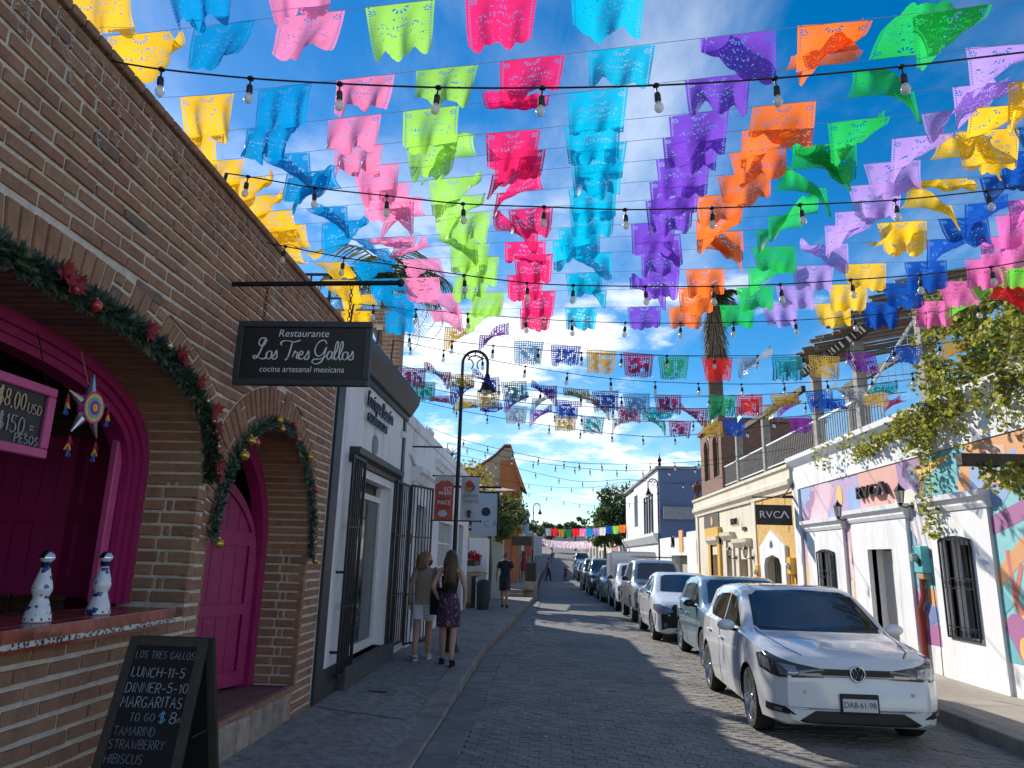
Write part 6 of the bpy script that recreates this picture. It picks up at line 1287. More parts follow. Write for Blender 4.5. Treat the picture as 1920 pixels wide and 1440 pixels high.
def flag_mat(name, col, foil=False):
    m = bpy.data.materials.new(name); m.use_nodes = True; N, L = nodes_of(m); N.clear(); out = N.new('ShaderNodeOutputMaterial')
    uv = N.new('ShaderNodeUVMap'); sp = N.new('ShaderNodeSeparateXYZ'); L.new(uv.outputs[0], sp.inputs[0]); U, V = sp.outputs[0], sp.outputs[1]
    def M(op, a, b=None, c=None):
        n = N.new('ShaderNodeMath'); n.operation = op
        for i, v in enumerate((a, b, c)):
            if v is None: continue
            if isinstance(v, (int, float)): n.inputs[i].default_value = v
            else: L.new(v, n.inputs[i])
        return n.outputs[0]
    def OR(*a):
        r = a[0]
        for x in a[1:]: r = M('MAXIMUM', r, x)
        return r
    def AND(*a):
        r = a[0]
        for x in a[1:]: r = M('MULTIPLY', r, x)
        return r
    gt = lambda a, b: M('GREATER_THAN', a, b); lt = lambda a, b: M('LESS_THAN', a, b)
    mp = N.new('ShaderNodeCombineXYZ'); 
    if not foil:
        # lines of cut script: wavy runs of small slits
        oi = N.new('ShaderNodeObjectInfo'); rnd = oi.outputs['Random']
        L.new(M('ADD', M('MULTIPLY', U, 34), M('MULTIPLY', rnd, 90)), mp.inputs[0]); L.new(M('MULTIPLY', V, 20), mp.inputs[1])
        n = N.new('ShaderNodeTexNoise'); n.inputs['Scale'].default_value = 1; n.inputs['Detail'].default_value = 1.5; L.new(mp.outputs[0], n.inputs['Vector'])
        inU = AND(gt(U, .14), lt(U, .86)); bands = OR(AND(gt(V, .26), lt(V, .34), gt(U, .34), lt(U, .70)), AND(gt(V, .40), lt(V, .51)), AND(gt(V, .57), lt(V, .63)))
        script = AND(gt(n.outputs['Fac'], .585), bands, inU)
        vo = N.new('ShaderNodeTexVoronoi'); vo.inputs['Scale'].default_value = 1; mp2 = N.new('ShaderNodeCombineXYZ'); L.new(M('MULTIPLY', U, 22), mp2.inputs[0]); L.new(M('MULTIPLY', V, 17), mp2.inputs[1]); L.new(mp2.outputs[0], vo.inputs['Vector'])
        dots = AND(lt(vo.outputs['Distance'], .19), gt(V, .70))
        edge = AND(OR(AND(gt(U, .03), lt(U, .06)), AND(gt(U, .94), lt(U, .97))), gt(M('SINE', M('MULTIPLY', V, 110)), .2))
        du, dv = M('SUBTRACT', U, .5), M('MULTIPLY', M('SUBTRACT', V, .05), .9)
        rr = M('SQRT', M('ADD', M('MULTIPLY', du, du), M('MULTIPLY', dv, dv))); th = M('ARCTAN2', dv, du)
        petals = AND(gt(rr, .07), lt(rr, .13), gt(M('SINE', M('MULTIPLY', th, M('ADD', 10, M('MULTIPLY', M('FLOOR', M('MULTIPLY', rnd, 4)), 2)))), .1), gt(V, .05))
        cu = M('SUBTRACT', M('ABSOLUTE', M('SUBTRACT', U, .5)), .40); cv = M('SUBTRACT', V, .13); r2 = M('SQRT', M('ADD', M('MULTIPLY', cu, cu), M('MULTIPLY', cv, cv)))
        corner = AND(lt(r2, .06), gt(r2, .015), gt(M('SINE', M('MULTIPLY', M('ARCTAN2', cv, cu), 6)), .1))
        hole = OR(script, dots, edge, petals, corner)
    else:
        fu = M('FRACT', M('MULTIPLY', U, 13)); fv = M('FRACT', M('MULTIPLY', V, 11)); lat = AND(gt(fu, .42), gt(fv, .42))
        L.new(M('MULTIPLY', U, 4.5), mp.inputs[0]); L.new(M('MULTIPLY', V, 4.0), mp.inputs[1]); n = N.new('ShaderNodeTexNoise'); n.inputs['Scale'].default_value = 1.2; n.inputs['Detail'].default_value = 3
        oi = N.new('ShaderNodeObjectInfo'); ad = N.new('ShaderNodeVectorMath'); ad.operation = 'ADD'; L.new(mp.outputs[0], ad.inputs[0]); cb = N.new('ShaderNodeCombineXYZ'); L.new(M('MULTIPLY', oi.outputs['Random'], 50), cb.inputs[0]); L.new(cb.outputs[0], ad.inputs[1]); L.new(ad.outputs[0], n.inputs['Vector'])
        cu = M('ABSOLUTE', M('SUBTRACT', U, .5)); cv = M('ABSOLUTE', M('SUBTRACT', V, .5)); inner = AND(lt(cu, .36), lt(cv, .34))
        blob = AND(inner, lt(n.outputs['Fac'], .56)); cutb = AND(inner, gt(n.outputs['Fac'], .66))
        rim = OR(gt(cu, .475), gt(cv, .475)); hole = AND(M('SUBTRACT', 1, rim), OR(AND(lat, M('SUBTRACT', 1, inner)), cutb, AND(inner, lat, gt(n.outputs['Fac'], .52))))
    c4 = (*col, 1)
    tl = N.new('ShaderNodeBsdfTranslucent'); tl.inputs['Color'].default_value = c4; df = N.new('ShaderNodeBsdfPrincipled'); df.inputs['Base Color'].default_value = c4; df.inputs['Roughness'].default_value = .35 if foil else .45
    if foil: df.inputs['Metallic'].default_value = .35
    tp = N.new('ShaderNodeBsdfTransparent'); tp.inputs['Color'].default_value = tuple(min(1, .25+x*1.1) for x in col)+(1,); cl = N.new('ShaderNodeBsdfTransparent')
    m1 = N.new('ShaderNodeMixShader'); m1.inputs[0].default_value = .35 if foil else .72; L.new(df.outputs[0], m1.inputs[1]); L.new(tl.outputs[0], m1.inputs[2])
    m2 = N.new('ShaderNodeMixShader'); m2.inputs[0].default_value = .08 if foil else .14; L.new(m1.outputs[0], m2.inputs[1]); L.new(tp.outputs[0], m2.inputs[2])
    m3 = N.new('ShaderNodeMixShader'); L.new(hole, m3.inputs[0]); L.new(m2.outputs[0], m3.inputs[1]); L.new(cl.outputs[0], m3.inputs[2]); L.new(m3.outputs[0], out.inputs['Surface']); return m
FM = {k: flag_mat('paper '+k, v) for k, v in FLAGCOL.items()}; FF = {k: flag_mat('foil '+k, v, True) for k, v in FOILCOL.items()}
def flag_mesh(style, mt, rn, w=.43, h=.315, scal=4, nu=24, nv=16):
    """grid hanging from its top edge (origin = middle of the top edge, x along the string)"""
    ph = rn.random()*6.28; kf = rn.uniform(1.2, 2.4); A = rn.uniform(.025, .07); lean = rn.uniform(-.12, .12); wd = rn.choice((-1, 1)) if style in 'cr' else (1 if rn.random() < .6 else -1)
    V = []; UV = []; side = rn.choice((-1, -1, 1)); ft = rn.uniform(.3, .5)
    c0 = rn.uniform(.15, .4); c1 = rn.uniform(2.3, 3.3)
    for i in range(nu+1):
        u = i/nu; t = u if side > 0 else 1-u          # t: 0 at the free corner, 1 at the steady side
        if style == 'h': th0 = rn_c(rn, .0) + .12 + lean*.5; th1 = .25+.35*math.sin(ph+u*3)
        elif style == 'c': k = max(0, 1-t/.95)**.85; th0 = .2+1.25*k; th1 = .3+c1*1.1*k
        elif style == 'r': th0 = c0+.25*math.sin(ph+2*u); th1 = c1*.85+.5*math.sin(ph*2+u*4)
        elif style == 'f': th0 = 1.9+.35*math.sin(ph+2.5*u); th1 = -.5+.4*math.sin(u*4+ph)
        else: th0 = .9+.3*math.sin(ph+3*u); th1 = .7+.5*math.cos(ph+2.2*u)
        x = (u-.5)*w; hh = h*(1+.055*abs(math.sin(math.pi*scal*u))*1.6-.05)
        yy = zz_ = 0.0; xs = 0.0
        for j in range(nv+1):
            s = j/nv
            fold = A*s*math.sin(2*math.pi*kf*u+ph)*(1 if style == 'h' else .6)+.012*s*math.sin(9*u+ph*2)+.005*math.sin(23*u+7*s+ph*3)*s
            V.append(((u-.5)*w*(1-.13*s*(style == 'h'))+lean*h*s*.5+xs, wd*yy+fold, zz_)); UV.append((u, s))
            th = th0+th1*s*s; yy += math.sin(th)*hh/nv; zz_ -= math.cos(th)*hh/nv
    F = []; n = nv+1
    for i in range(nu):
        for j in range(nv): F.append((i*n+j, (i+1)*n+j, (i+1)*n+j+1, i*n+j+1))
    me = bpy.data.meshes.new('paper_flag'); me.from_pydata(V, [], F); me.materials.append(mt); me.polygons.foreach_set('use_smooth', [True]*len(F))
    ul = me.uv_layers.new(name='UVMap'); idx = [0]*len(me.loops); me.loops.foreach_get('vertex_index', idx); ul.data.foreach_set('uv', [c for k in idx for c in UV[k]]); me.update(); return me
def rn_c(rn, x): return x
ORD = ['nearest', 'second', 'third', 'fourth', 'fifth', 'sixth', 'seventh', 'eighth', 'ninth', 'tenth', 'eleventh', 'twelfth', 'thirteenth', 'fourteenth', 'fifteenth', 'sixteenth']
POS = ['leftmost'] + [o+' from left' for o in ORD[1:]]
STY = {  # flag shapes by colour column, nearest string first
 'golden yellow': 'hchhhccbrrffbbhb', 'azure': 'hhhhchcccffbbbhc', 'pale pink': 'hhhhhhhccrbbbbbb', 'apple green': 'hhhhhccchchhhhcr', 'hot pink': 'hhhrhhcchcrhhhhh', 'cyan': 'hhhhhhhhhhcchchh', 'violet': 'hhchhhhhhhchhchh',
 'orange': 'hhcbbchhhccchhhh', 'emerald': 'hhcfccccccchchhh', 'lavender': 'hhhcccchhccchhhh', 'yellow': 'hhhhcchcrchbhhhh', 'royal blue': 'hhhhhhhhcchchhhh', 'orchid pink': 'hhhhhhhhhchhhhhh', 'lime green': 'hhhhhhhhhhhrhccc', 'red': 'hhhhhhhhhhhhcccc'}
rf = random.Random(77)
M_string = mat('thin string', (.45, .47, .5), .7)
for r, row in enumerate(STRINGS):
    zt = 4.95; pts = [(p[0], p[1], zt) for p in row]; dx = (pts[-1][1]-pts[0][1])/(pts[-1][0]-pts[0][0])
    full = [(-4.3, pts[0][1]-dx*(4.3+pts[0][0]) if True else 0, zt+.12)] + pts + [(6.25, pts[-1][1]+dx*(6.25-pts[-1][0]), zt+.15)]
    o = MB().tube(full, .0022, 4).build('flag_string', M_string, fix=False); tag(o, 'thin string carrying the %s row of plain paper flags' % ORD[r], 'string', 'strings of the paper flags')
    for i, (x, y, c) in enumerate(row):
        st = STY[c][r]; me = flag_mesh(st, FM[c], rf); o = bpy.data.objects.new('paper_flag', me); COL.objects.link(o)
        o.location = (x, y, zt-.002); o.rotation_euler = (rf.uniform(-.08, .08), rf.uniform(-.03, .03), math.atan(dx)+rf.uniform(-.05, .05))
        tag(o, '%s cut paper flag on the %s plain flag string from the camera' % (c, ORD[r]), 'paper flag', 'paper flags over the street')
for r, row in enumerate(FOIL):
    o = MB().tube([(-4.2, row[0][1], 4.35), (-3.0, row[0][1], row[0][2]+.1)]+[(x, y, z) for x, y, z, c, s in row]+[(max(6.3, row[-1][0]+.2), row[0][1], row[-1][2]+.08)], .0028, 4).build('flag_string', M_socket, fix=False); tag(o, 'dark string carrying the %s row of foil flags' % ORD[r], 'string', 'strings of the foil flags')
    for i, (x, y, z, c, s) in enumerate(row):
        o = bpy.data.objects.new('paper_flag', flag_mesh(s, FF[c], rf, w=.44, h=.34, scal=9, nu=18, nv=12)); COL.objects.link(o); o.location = (x, y, z-.002); o.rotation_euler = (rf.uniform(-.1, .1), rf.uniform(-.06, .06), rf.uniform(-.12, .12))
        tag(o, '%s foil lattice flag, %s on the %s foil flag string' % (c, POS[i], ORD[r]), 'paper flag', 'foil flags over the street')
o = MB().tube([(-2.2, 58, 4.0)]+[(x, y, z) for x, y, z, c in FARROW]+[(7, 58, 4.6)], .01, 4).build('flag_string', M_socket, fix=False); tag(o, 'distant string of coloured flags across the street by the big tree', 'string', 'strings of the far flags')
for i, (x, y, z, c) in enumerate(FARROW):
    mt = FM.get(c) or FF[{'gold': 'gold', 'green': 'green', 'silver': 'silver'}.get(c, 'gold')]
    o = bpy.data.objects.new('paper_flag', flag_mesh('h', mt, rf, w=.56, h=.62, nu=10, nv=8)); COL.objects.link(o); o.location = (x, y, z); tag(o, '%s flag, %s on the distant flag string' % (c, POS[i]), 'paper flag', 'far paper flags')
# pink and white bunting canopy far up the hill
bn = MB(); rb2 = random.Random(12)
for s_ in range(12):
    y = 80+s_*1.8; z = zroad(y)+2.75
    for i in range(34):
        x = -.8+i*.22+rb2.uniform(-.05, .05); bn.add([(x, y, z-.25*math.sin(i/33*3.14)), (x+.11, y, z-.25*math.sin(i/33*3.14)), (x+.10, y+.03, z-.25-.25*math.sin(i/33*3.14)), (x+.02, y+.05, z-.22-.25*math.sin(i/33*3.14))], [(0, 1, 2, 3)])
o = bn.build('bunting', leaf_mat('pink white paper', (.58, .44, .49), .4, .5), fix=False); tag(o, 'canopy of pink and white bunting far up the hill', 'bunting', kind='stuff')
# ================================================================== string lights
sock_me = MB().lathe([(.006, 0), (.006, -.055), (.018, -.06), (.021, -.075), (.021, -.115), (.016, -.122)], (0, 0, 0), 10).lathe([(.013, .012), (.022, .004), (.022, -.008), (.01, -.016)], (0, 0, 0), 8).mesh('socket', M_socket, 40, False)
M_bulb2 = mat('bulb glass', (.82, .82, .78), .12, spec=.7, alpha=.62)
bulb_me = MB().lathe([(.013, -.118), (.018, -.130), (.029, -.150), (.031, -.168), (.024, -.188), (.011, -.198), (.001, -.2)], (0, 0, 0), 10).mesh('bulb', M_bulb2, True, False)
for ci, (P, B) in enumerate(CABLES):
    y = P[0][1]; t = thing('string_lights', 'black festoon cable with clear bulbs, %s crossing from the camera' % ORD[ci], 'string lights', P[0], 'festoon light cables')
    pts = [Vector(p) for p in P]; sl = (pts[-1].z-pts[-2].z)/(pts[-1].x-pts[-2].x); 
    if pts[-1].x < 6.0: pts.append(Vector((6.15, y, pts[-1].z+sl*(6.15-pts[-1].x))))
    if pts[0].x > -2.45: s0 = (pts[1].z-pts[0].z)/(pts[1].x-pts[0].x); pts.insert(0, Vector((-2.55, y, pts[0].z+s0*(-2.55-pts[0].x))))
    dense = []
    for a in range(len(pts)-1):
        p0, p1, p2, p3 = pts[max(a-1, 0)], pts[a], pts[a+1], pts[min(a+2, len(pts)-1)]
        for k in range(4):
            u = k/4; dense.append(.5*((2*p1)+(-p0+p2)*u+(2*p0-5*p1+4*p2-p3)*u*u+(-p0+3*p1-3*p2+p3)*u*u*u))
    dense.append(pts[-1]); MB().tube(dense, .0055 if y < 12 else .007, 5).build('cable', M_socket, t, fix=False)
    if dense[0].z > 4.5: MB().tube([dense[0], (dense[0].x-.06, y, 4.1)], .014, 5).build('anchor_post', M_iron, t)
    sc = .84 if y < 7 else 1.0
    for bx in B:
        j = max(i for i in range(len(dense)-1) if dense[i].x <= bx+1e-6); q = dense[j].lerp(dense[j+1], (bx-dense[j].x)/max(dense[j+1].x-dense[j].x, 1e-6))
        so = obj('socket', sock_me, t, local=True); so.location = q-Vector(P[0]); so.scale = (sc, sc, sc); so.rotation_euler = (rf.uniform(-.12, .12), rf.uniform(-.12, .12), 0)
        bu = obj('bulb', bulb_me, so, local=True)
# ================================================================== cars
def sampler(pts, sm=.05):
    pts = sorted(pts)
    def lin(y):
        if y <= pts[0][0]: return pts[0][1]
        for (a, va), (b, vb) in zip(pts[:-1], pts[1:]):
            if y <= b: return va+(vb-va)*(y-a)/(b-a)
        return pts[-1][1]
    def f_(y): return sum(lin(y+sm*k)*w for k, w in ((-1.5, .1), (-.75, .2), (0, .4), (.75, .2), (1.5, .1)))
    return f_
def car_paint(name, c, metal=.0): return mat(name, c, .28, metal=metal, coat=1.0, var=.03, vscale=2)
M_carglass = mat('car glass', (.018, .024, .026), .03, spec=1.0, coat=.6); M_trim = mat('black car trim', (.012, .012, .013), .4); M_lens = mat('headlamp lens', (.30, .31, .33), .06, metal=.6, coat=1.0); M_lensdark = mat('headlamp housing', (.05, .052, .058), .1, metal=.3, coat=1.0)
M_amber = mat('amber lens', (.5, .14, .02), .2, coat=.6); M_redlens = mat('red lens', (.35, .01, .012), .2, coat=.8); M_rim = mat('alloy rim', (.46, .47, .49), .3, metal=.85); M_plate = mat('number plate', (.62, .63, .63), .5)
def wheel_meshes(r, w, spokes, rimm=None):
    ty = MB().lathe([(r*.74, -w/2), (r*.92, -w/2), (r*.985, -w*.38), (r, -w*.2), (r, w*.2), (r*.985, w*.38), (r*.92, w/2), (r*.74, w/2)], (0, 0, 0), 28, 'x', cap=False)
    ty.lathe([(.001, 0), (r*.74, 0)], (w*.1, 0, 0), 20, 'x', cap=False)
    rm = MB(); rm.lathe([(r*.755, -w*.46), (r*.775, -w*.5), (r*.74, -w*.5), (r*.71, -w*.38), (r*.69, w*.1)], (0, 0, 0), 28, 'x', cap=False); rm.lathe([(.001, -w*.40), (r*.10, -w*.40), (r*.14, -w*.34), (r*.15, w*.1)], (0, 0, 0), 14, 'x', cap=False)
    for i in range(spokes):
        a = 2*math.pi*i/spokes
        for da in (-.13, .13):
            c, s = math.cos(a+da*.4), math.sin(a+da*.4); c2, s2 = math.cos(a+da), math.sin(a+da); t = r*.035
            rm.add([(-w*.40, c*r*.12-s*t, s*r*.12+c*t), (-w*.40, c*r*.12+s*t, s*r*.12-c*t), (-w*.44, c2*r*.72+s2*t*.8, s2*r*.72-c2*t*.8), (-w*.44, c2*r*.72-s2*t*.8, s2*r*.72+c2*t*.8), (-w*.25, c*r*.12-s*t, s*r*.12+c*t), (-w*.25, c*r*.12+s*t, s*r*.12-c*t), (-w*.25, c2*r*.72+s2*t*.8, s2*r*.72-c2*t*.8), (-w*.25, c2*r*.72-s2*t*.8, s2*r*.72+c2*t*.8)], [(0, 1, 2, 3), (0, 3, 7, 4), (1, 5, 6, 2)])
    return ty.mesh('tyre', M_rubber, 40), rm.mesh('rim', rimm or M_rim, 30)
def build_car(name, label, loc, yaw, S, paintm, group='cars parked along the right kerb'):
    """S: dims and profiles; local: front at -y, origin on the ground under the middle"""
    L_, W_ = S['L'], S['W']; k = S['k']                       # k: lengthwise factor
    t = thing(name, label, S['cat'], loc, group); t.rotation_euler = (0, 0, yaw)
    Y = lambda d: (-L_/2+d)*k
    zt, zs, wf, wt, zb = (sampler(S[q]) for q in ('top', 'sh', 'w', 'wt', 'bot'))
    st = []
    d = 0.0
    while d < L_+1e-6: st.append(d); d += .02 if d < .3 or d > L_-.3 else .06
    st[-1] = L_
    rings = []
    for d in st:
        w, w2, b, sh, tp = wf(d)*W_, wt(d)*W_, zb(d), zs(d), zt(d); tp = max(tp, sh+.012); H = sh-b
        half = [(w*.0, b), (w*.5, b), (w*.84, b), (w*.95, b+H*.07), (w*.985, b+H*.22), (w*.998, b+H*.42), (w, b+H*.58), (w*.992, b+H*.76), (w*.978, b+H*.9), (w*.955, sh)]
        w7 = min(w*.945, w*.93+(w2-w*.93)*.08); dz = tp-sh
        half += [(w7+(w2-w7)*.06, sh+dz*.08), (w7+(w2-w7)*.3, sh+dz*.3), (w7+(w2-w7)*.62, sh+dz*.62), (w7+(w2-w7)*.86, sh+dz*.85), (w2*.955, sh+dz*.95), (w2*.82, sh+dz*.985), (w2*.5, sh+dz*.997), (0, tp)]
        ring = [(x, Y(d), z) for x, z in half] + [(-x, Y(d), z) for x, z in half[-2:0:-1]]
        rings.append(ring)
    body_mb = MB().loft(rings); me = body_mb.mesh('body', [paintm, M_trim], smooth=35)
    body = obj('body', me, t, local=True)
    # cut the wheel arches
    R = S['r']; ax = S['axles']; cut = MB()
    for d in ax:
        for s_ in (-1, 1):
            x0, x1 = s_*(W_-.30), s_*(W_+.2); cut.lathe([(R*1.13, min(x0, x1)), (R*1.13, max(x0, x1))], (0, Y(d), R*1.0), 32, 'x')
    co = obj('cutter', cut.mesh('cutter', M_trim)); bm_ = body.modifiers.new('b', 'BOOLEAN'); bm_.operation = 'DIFFERENCE'; bm_.solver = 'EXACT'; bm_.object = co; bm_.material_mode = 'TRANSFER'
    body.parent = None; bpy.context.view_layer.update(); dg = bpy.context.evaluated_depsgraph_get(); me2 = bpy.data.meshes.new_from_object(body.evaluated_get(dg)); body.modifiers.clear(); bpy.data.objects.remove(co)
    body.data = me2; body.parent = t
    try: me2.set_sharp_from_angle(angle=R_(35))
    except Exception: pass
    bv = BVHTree.FromPolygons([tuple(v) for v in body_mb.v], body_mb.f)
    def patch_on(nm, poly, m_, O, u, v, d, off=.004, parent=None, rings_=7, thick=.0, sub=5):
        """polygon in the (u,v) frame thrown along d onto the body"""
        O, u, v, d = map(Vector, (O, u, v, d)); P = []
        for i in range(len(poly)):
            a, b = poly[i], poly[(i+1) % len(poly)]
            for q in range(sub): P.append((a[0]+(b[0]-a[0])*q/sub, a[1]+(b[1]-a[1])*q/sub))
        cx, cy = sum(p[0] for p in P)/len(P), sum(p[1] for p in P)/len(P); V = []; F = []; n = len(P)
        def hit(p):
            h, nrm, _, _ = bv.ray_cast(O+u*p[0]+v*p[1]-d*6, d)
            if h is None: return None
            if nrm.dot(d) > 0: nrm = -nrm
            return h+nrm*off
        last = None
        for r in range(rings_+1):
            f_ = 1-r/rings_*.999
            for p in P:
                h = hit((cx+(p[0]-cx)*f_, cy+(p[1]-cy)*f_))
                if h is None: h = last if last is not None else O
                last = h; V.append(h)
        for r in range(rings_):
            for i in range(n): F.append((r*n+i, r*n+(i+1) % n, (r+1)*n+(i+1) % n, (r+1)*n+i))
        mb = MB(); mb.add(V, F); o = obj(nm, mb.mesh(nm, m_, True, False), parent or t, local=True); return o
    FRONT = ((0, 0, 0), (1, 0, 0), (0, 0, 1), (0, 1, 0)); REAR = ((0, 0, 0), (1, 0, 0), (0, 0, 1), (0, -1, 0))
    # glazing
    patch_on('windscreen', S['wind'], M_carglass, *FRONT, off=.005, rings_=10)
    if 'rear' in S: patch_on('rear_window', S['rear'], M_carglass, *REAR, off=.005)
    for s_ in (-1, 1):
        SD = ((0, 0, 0), (0, 1, 0), (0, 0, 1), (-s_, 0, 0))
        for poly in S['side']: patch_on('side_window', [(Y(a), b) for a, b in poly], M_carglass, *SD, off=.005)
        if S.get('detail'):
            for (a, z0, z1, lean) in S.get('doors', ()):
                patch_on('door_gap', [(Y(a), z0), (Y(a+.012), z0), (Y(a+.012+lean), z1), (Y(a+lean), z1)], M_trim, *SD, off=.003, rings_=2, sub=14)
            for (a, z) in S.get('handles', ()): MB().bbox(s_*(wf(a)*W_-.01), s_*(wf(a)*W_+.028), Y(a), Y(a+.17), z, z+.028, .01).build('door_handle', paintm, t, local=True)
        m = MB(); a, z = S['mirror']; x0 = wf(a)*W_*.93; xm = s_*(x0+.14)
        m.sphere((xm, Y(a), z+.055), .088, 14, 10, (1.2, .62, .74)); mo_ = m.build('mirror', S.get('mirror_mat', paintm), t, local=True, smooth=True); MB().tube([(s_*x0*.96, Y(a+.05), z-.01), (xm, Y(a+.02), z+.02)], .022, 6).build('mirror_arm', M_trim, mo_, local=True)
        patch_on('sill', [(Y(ax[0]+R*1.2), .165), (Y(ax[1]-R*1.2), .165), (Y(ax[1]-R*1.2), .24), (Y(ax[0]+R*1.2), .24)], M_trim, *SD, off=.004, rings_=3) if S.get('sill') else None
    # wheels
    ty, rm = wheel_meshes(R, .21, S.get('spokes', 7), S.get('rim'))
    for d in ax:
        for s_ in (-1, 1):
            wh = bpy.data.objects.new('wheel', None); COL.objects.link(wh); wh.parent = t; wh.location = (s_*(wf(d)*W_-.125), Y(d), R-.002); wh.rotation_euler = (0, 0, math.pi if s_ > 0 else 0); wh.rotation_euler.x = 0
            obj('tyre', ty, wh, local=True); obj('rim', rm, wh, local=True)
    # front furniture
    for nm, poly, m_, off in S.get('front', ()): patch_on(nm, poly, m_, *FRONT, off=off)
    for nm, poly, m_, off in S.get('back', ()): patch_on(nm, poly, m_, *REAR, off=off)
    for nm, poly, m_, off in S.get('corner', ()):
        for s_ in (-1, 1):
            dvec = Vector((-s_*.55, .83, 0)).normalized(); uv_ = Vector((s_*.83, .55, 0)).normalized()
            patch_on(nm, poly, m_, (s_*W_*.75, Y(.15), 0), uv_, (0, 0, 1), dvec, off=off, rings_=6)
    return t, patch_on, Y, bv, FRONT
def sym(poly): return poly
def front_point(bv, x, z): h = bv.ray_cast(Vector((x, -8, z)), Vector((0, 1, 0)))[0]; return h
HATCH = dict(cat='car', L=4.26, W=.895, k=.90, r=.32, axles=(.86, 3.47), spokes=5, detail=True,
  top=[(0, .70), (.03, .785), (.08, .835), (.28, .89), (.7, .955), (1.12, 1.0), (1.2, 1.03), (1.95, 1.43), (2.2, 1.475), (2.7, 1.485), (3.4, 1.455), (3.85, 1.41), (3.93, 1.36), (4.14, 1.0), (4.2, .9), (4.26, .62)],
  sh=[(0, .66), (.03, .745), (.08, .79), (.28, .84), (.7, .90), (1.15, .945), (2, .965), (3, .99), (3.9, 1.0), (4.14, .96), (4.2, .85), (4.26, .58)],
  w=[(0, .74), (.04, .81), (.1, .88), (.2, .935), (.4, .975), (.8, 1.0), (3.4, 1.0), (3.8, .975), (4.1, .92), (4.2, .86), (4.26, .74)],
  wt=[(0, .5), (.1, .68), (.3, .78), (.9, .83), (1.15, .85), (1.5, .83), (2.1, .735), (3.2, .73), (3.85, .69), (4.1, .72), (4.26, .6)],
  bot=[(0, .24), (.1, .19), (.5, .165), (3.8, .18), (4.15, .24), (4.26, .32)],
  wind=[(-.68, 1.04), (-.3, 1.02), (0, 1.015), (.3, 1.02), (.68, 1.04), (.59, 1.36), (.51, 1.41), (0, 1.43), (-.51, 1.41), (-.59, 1.36)],
  rear=[(-.52, 1.06), (.52, 1.06), (.46, 1.3), (-.46, 1.3)],
  side=[[(1.46, 1.0), (2.42, 1.01), (2.42, 1.35), (2.15, 1.335), (1.95, 1.27)], [(2.50, 1.01), (3.30, 1.03), (3.48, 1.10), (3.42, 1.26), (3.1, 1.33), (2.50, 1.355)]],
  doors=[(1.32, .28, .93, .0), (2.45, .26, 1.0, .0), (3.18, .7, 1.02, .12)], handles=[(2.18, .80), (3.02, .83)], mirror=(1.5, .965), sill=False)
BLK = M_trim; M_silverish = mat('sensor grey', (.5, .5, .52), .4)
# ---- white hatchback in front
gs = dict(HATCH)
gs['front'] = [('upper_grille', [(-.50, .66), (.50, .66), (.50, .735), (-.50, .735)], BLK, .004), ('lower_grille', [(-.62, .225), (.62, .225), (.42, .345), (-.42, .345)], BLK, .004),
               ('chrome_strip', [(-.50, .664), (.50, .664), (.50, .678), (-.50, .678)], M_chrome, .009), ('chrome_strip', [(-.70, .366), (-.5, .354), (.5, .354), (.70, .366), (.70, .376), (.5, .365), (-.5, .365), (-.70, .376)], M_chrome, .009)]
gs['corner'] = [('headlamp', [(-.37, 0.655), (.02, 0.640), (.27, 0.700), (.33, 0.820), (.20, 0.855), (-.12, 0.775), (-.37, 0.730)], M_lensdark, .007), ('headlamp_glass', [(-.17, 0.670), (.01, 0.660), (.06, 0.775), (-.13, 0.745)], M_lens, .011), ('headlamp_glass', [(.09, 0.685), (.23, 0.720), (.27, 0.820), (.13, 0.790)], M_lens, .011), ('turn_signal', [(-.34, 0.677), (-.16, 0.667), (-.17, 0.687), (-.34, 0.695)], M_chrome, .011),
                ('fog_lamp', [(-.13, .30), (.20, .315), (.19, .385), (-.05, .37)], BLK, .006), ('fog_lens', [(.0, .325), (.08, .325), (.08, .36), (.0, .355)], M_lens, .011)]
gs['mirror_mat'] = None
M_vwwhite = car_paint('white car paint', (.72, .735, .76)); gs['mirror_mat'] = M_vwwhite
golf, p_on, Yg, bvg, FR = build_car('parked_car', 'white hatchback nearest the camera, chrome badge on black grille', (3.15, 9.62, 0), R_(-1.5), gs, M_vwwhite)
# roof glass, badge, plate, wipers
p_on('roof_glass', [(-.52, Yg(2.2)), (.52, Yg(2.2)), (.50, Yg(3.6)), (-.50, Yg(3.6))], M_carglass, (0, 0, 0), (1, 0, 0), (0, 1, 0), (0, 0, -1), off=.004)
h = front_point(bvg, 0, .70); by = h.y-.022; bdg = bpy.data.objects.new('badge', None); COL.objects.link(bdg); bdg.parent = golf; bdg.location = (0, by, .70)
MB().lathe([(.001, .012), (.062, .012), (.064, .03)], (0, 0, 0), 24, 'y').build('disc', BLK, bdg, local=True)
MB().lathe([(.062, .0), (.066, -.006), (.074, -.006), (.077, .004), (.076, .03)], (0, 0, 0), 28, 'y', cap=False).build('ring', M_chrome, bdg, local=True, smooth=True)
vwm = MB()
for pl in ([(-.026, .056), (-.0, .006), (.026, .056)], [(-.052, .034), (-.026, -.048), (0, .0), (.026, -.048), (.052, .034)]): vwm.tube([(x, -.002, z) for x, z in pl], .0065, 5)
vwm.build('emblem', M_chrome, bdg, local=True, fix=False)
h = front_point(bvg, .0, .42); pl_ = bpy.data.objects.new('number_plate', None); COL.objects.link(pl_); pl_.parent = golf; pl_.location = (.0, h.y-.028, .33)
MB().bbox(-.185, .185, 0, .02, 0, .185, .008).build('plate_frame', BLK, pl_, local=True); MB().box(-.165, .165, -.003, .0, .022, .14).build('plate', M_plate, pl_, local=True)
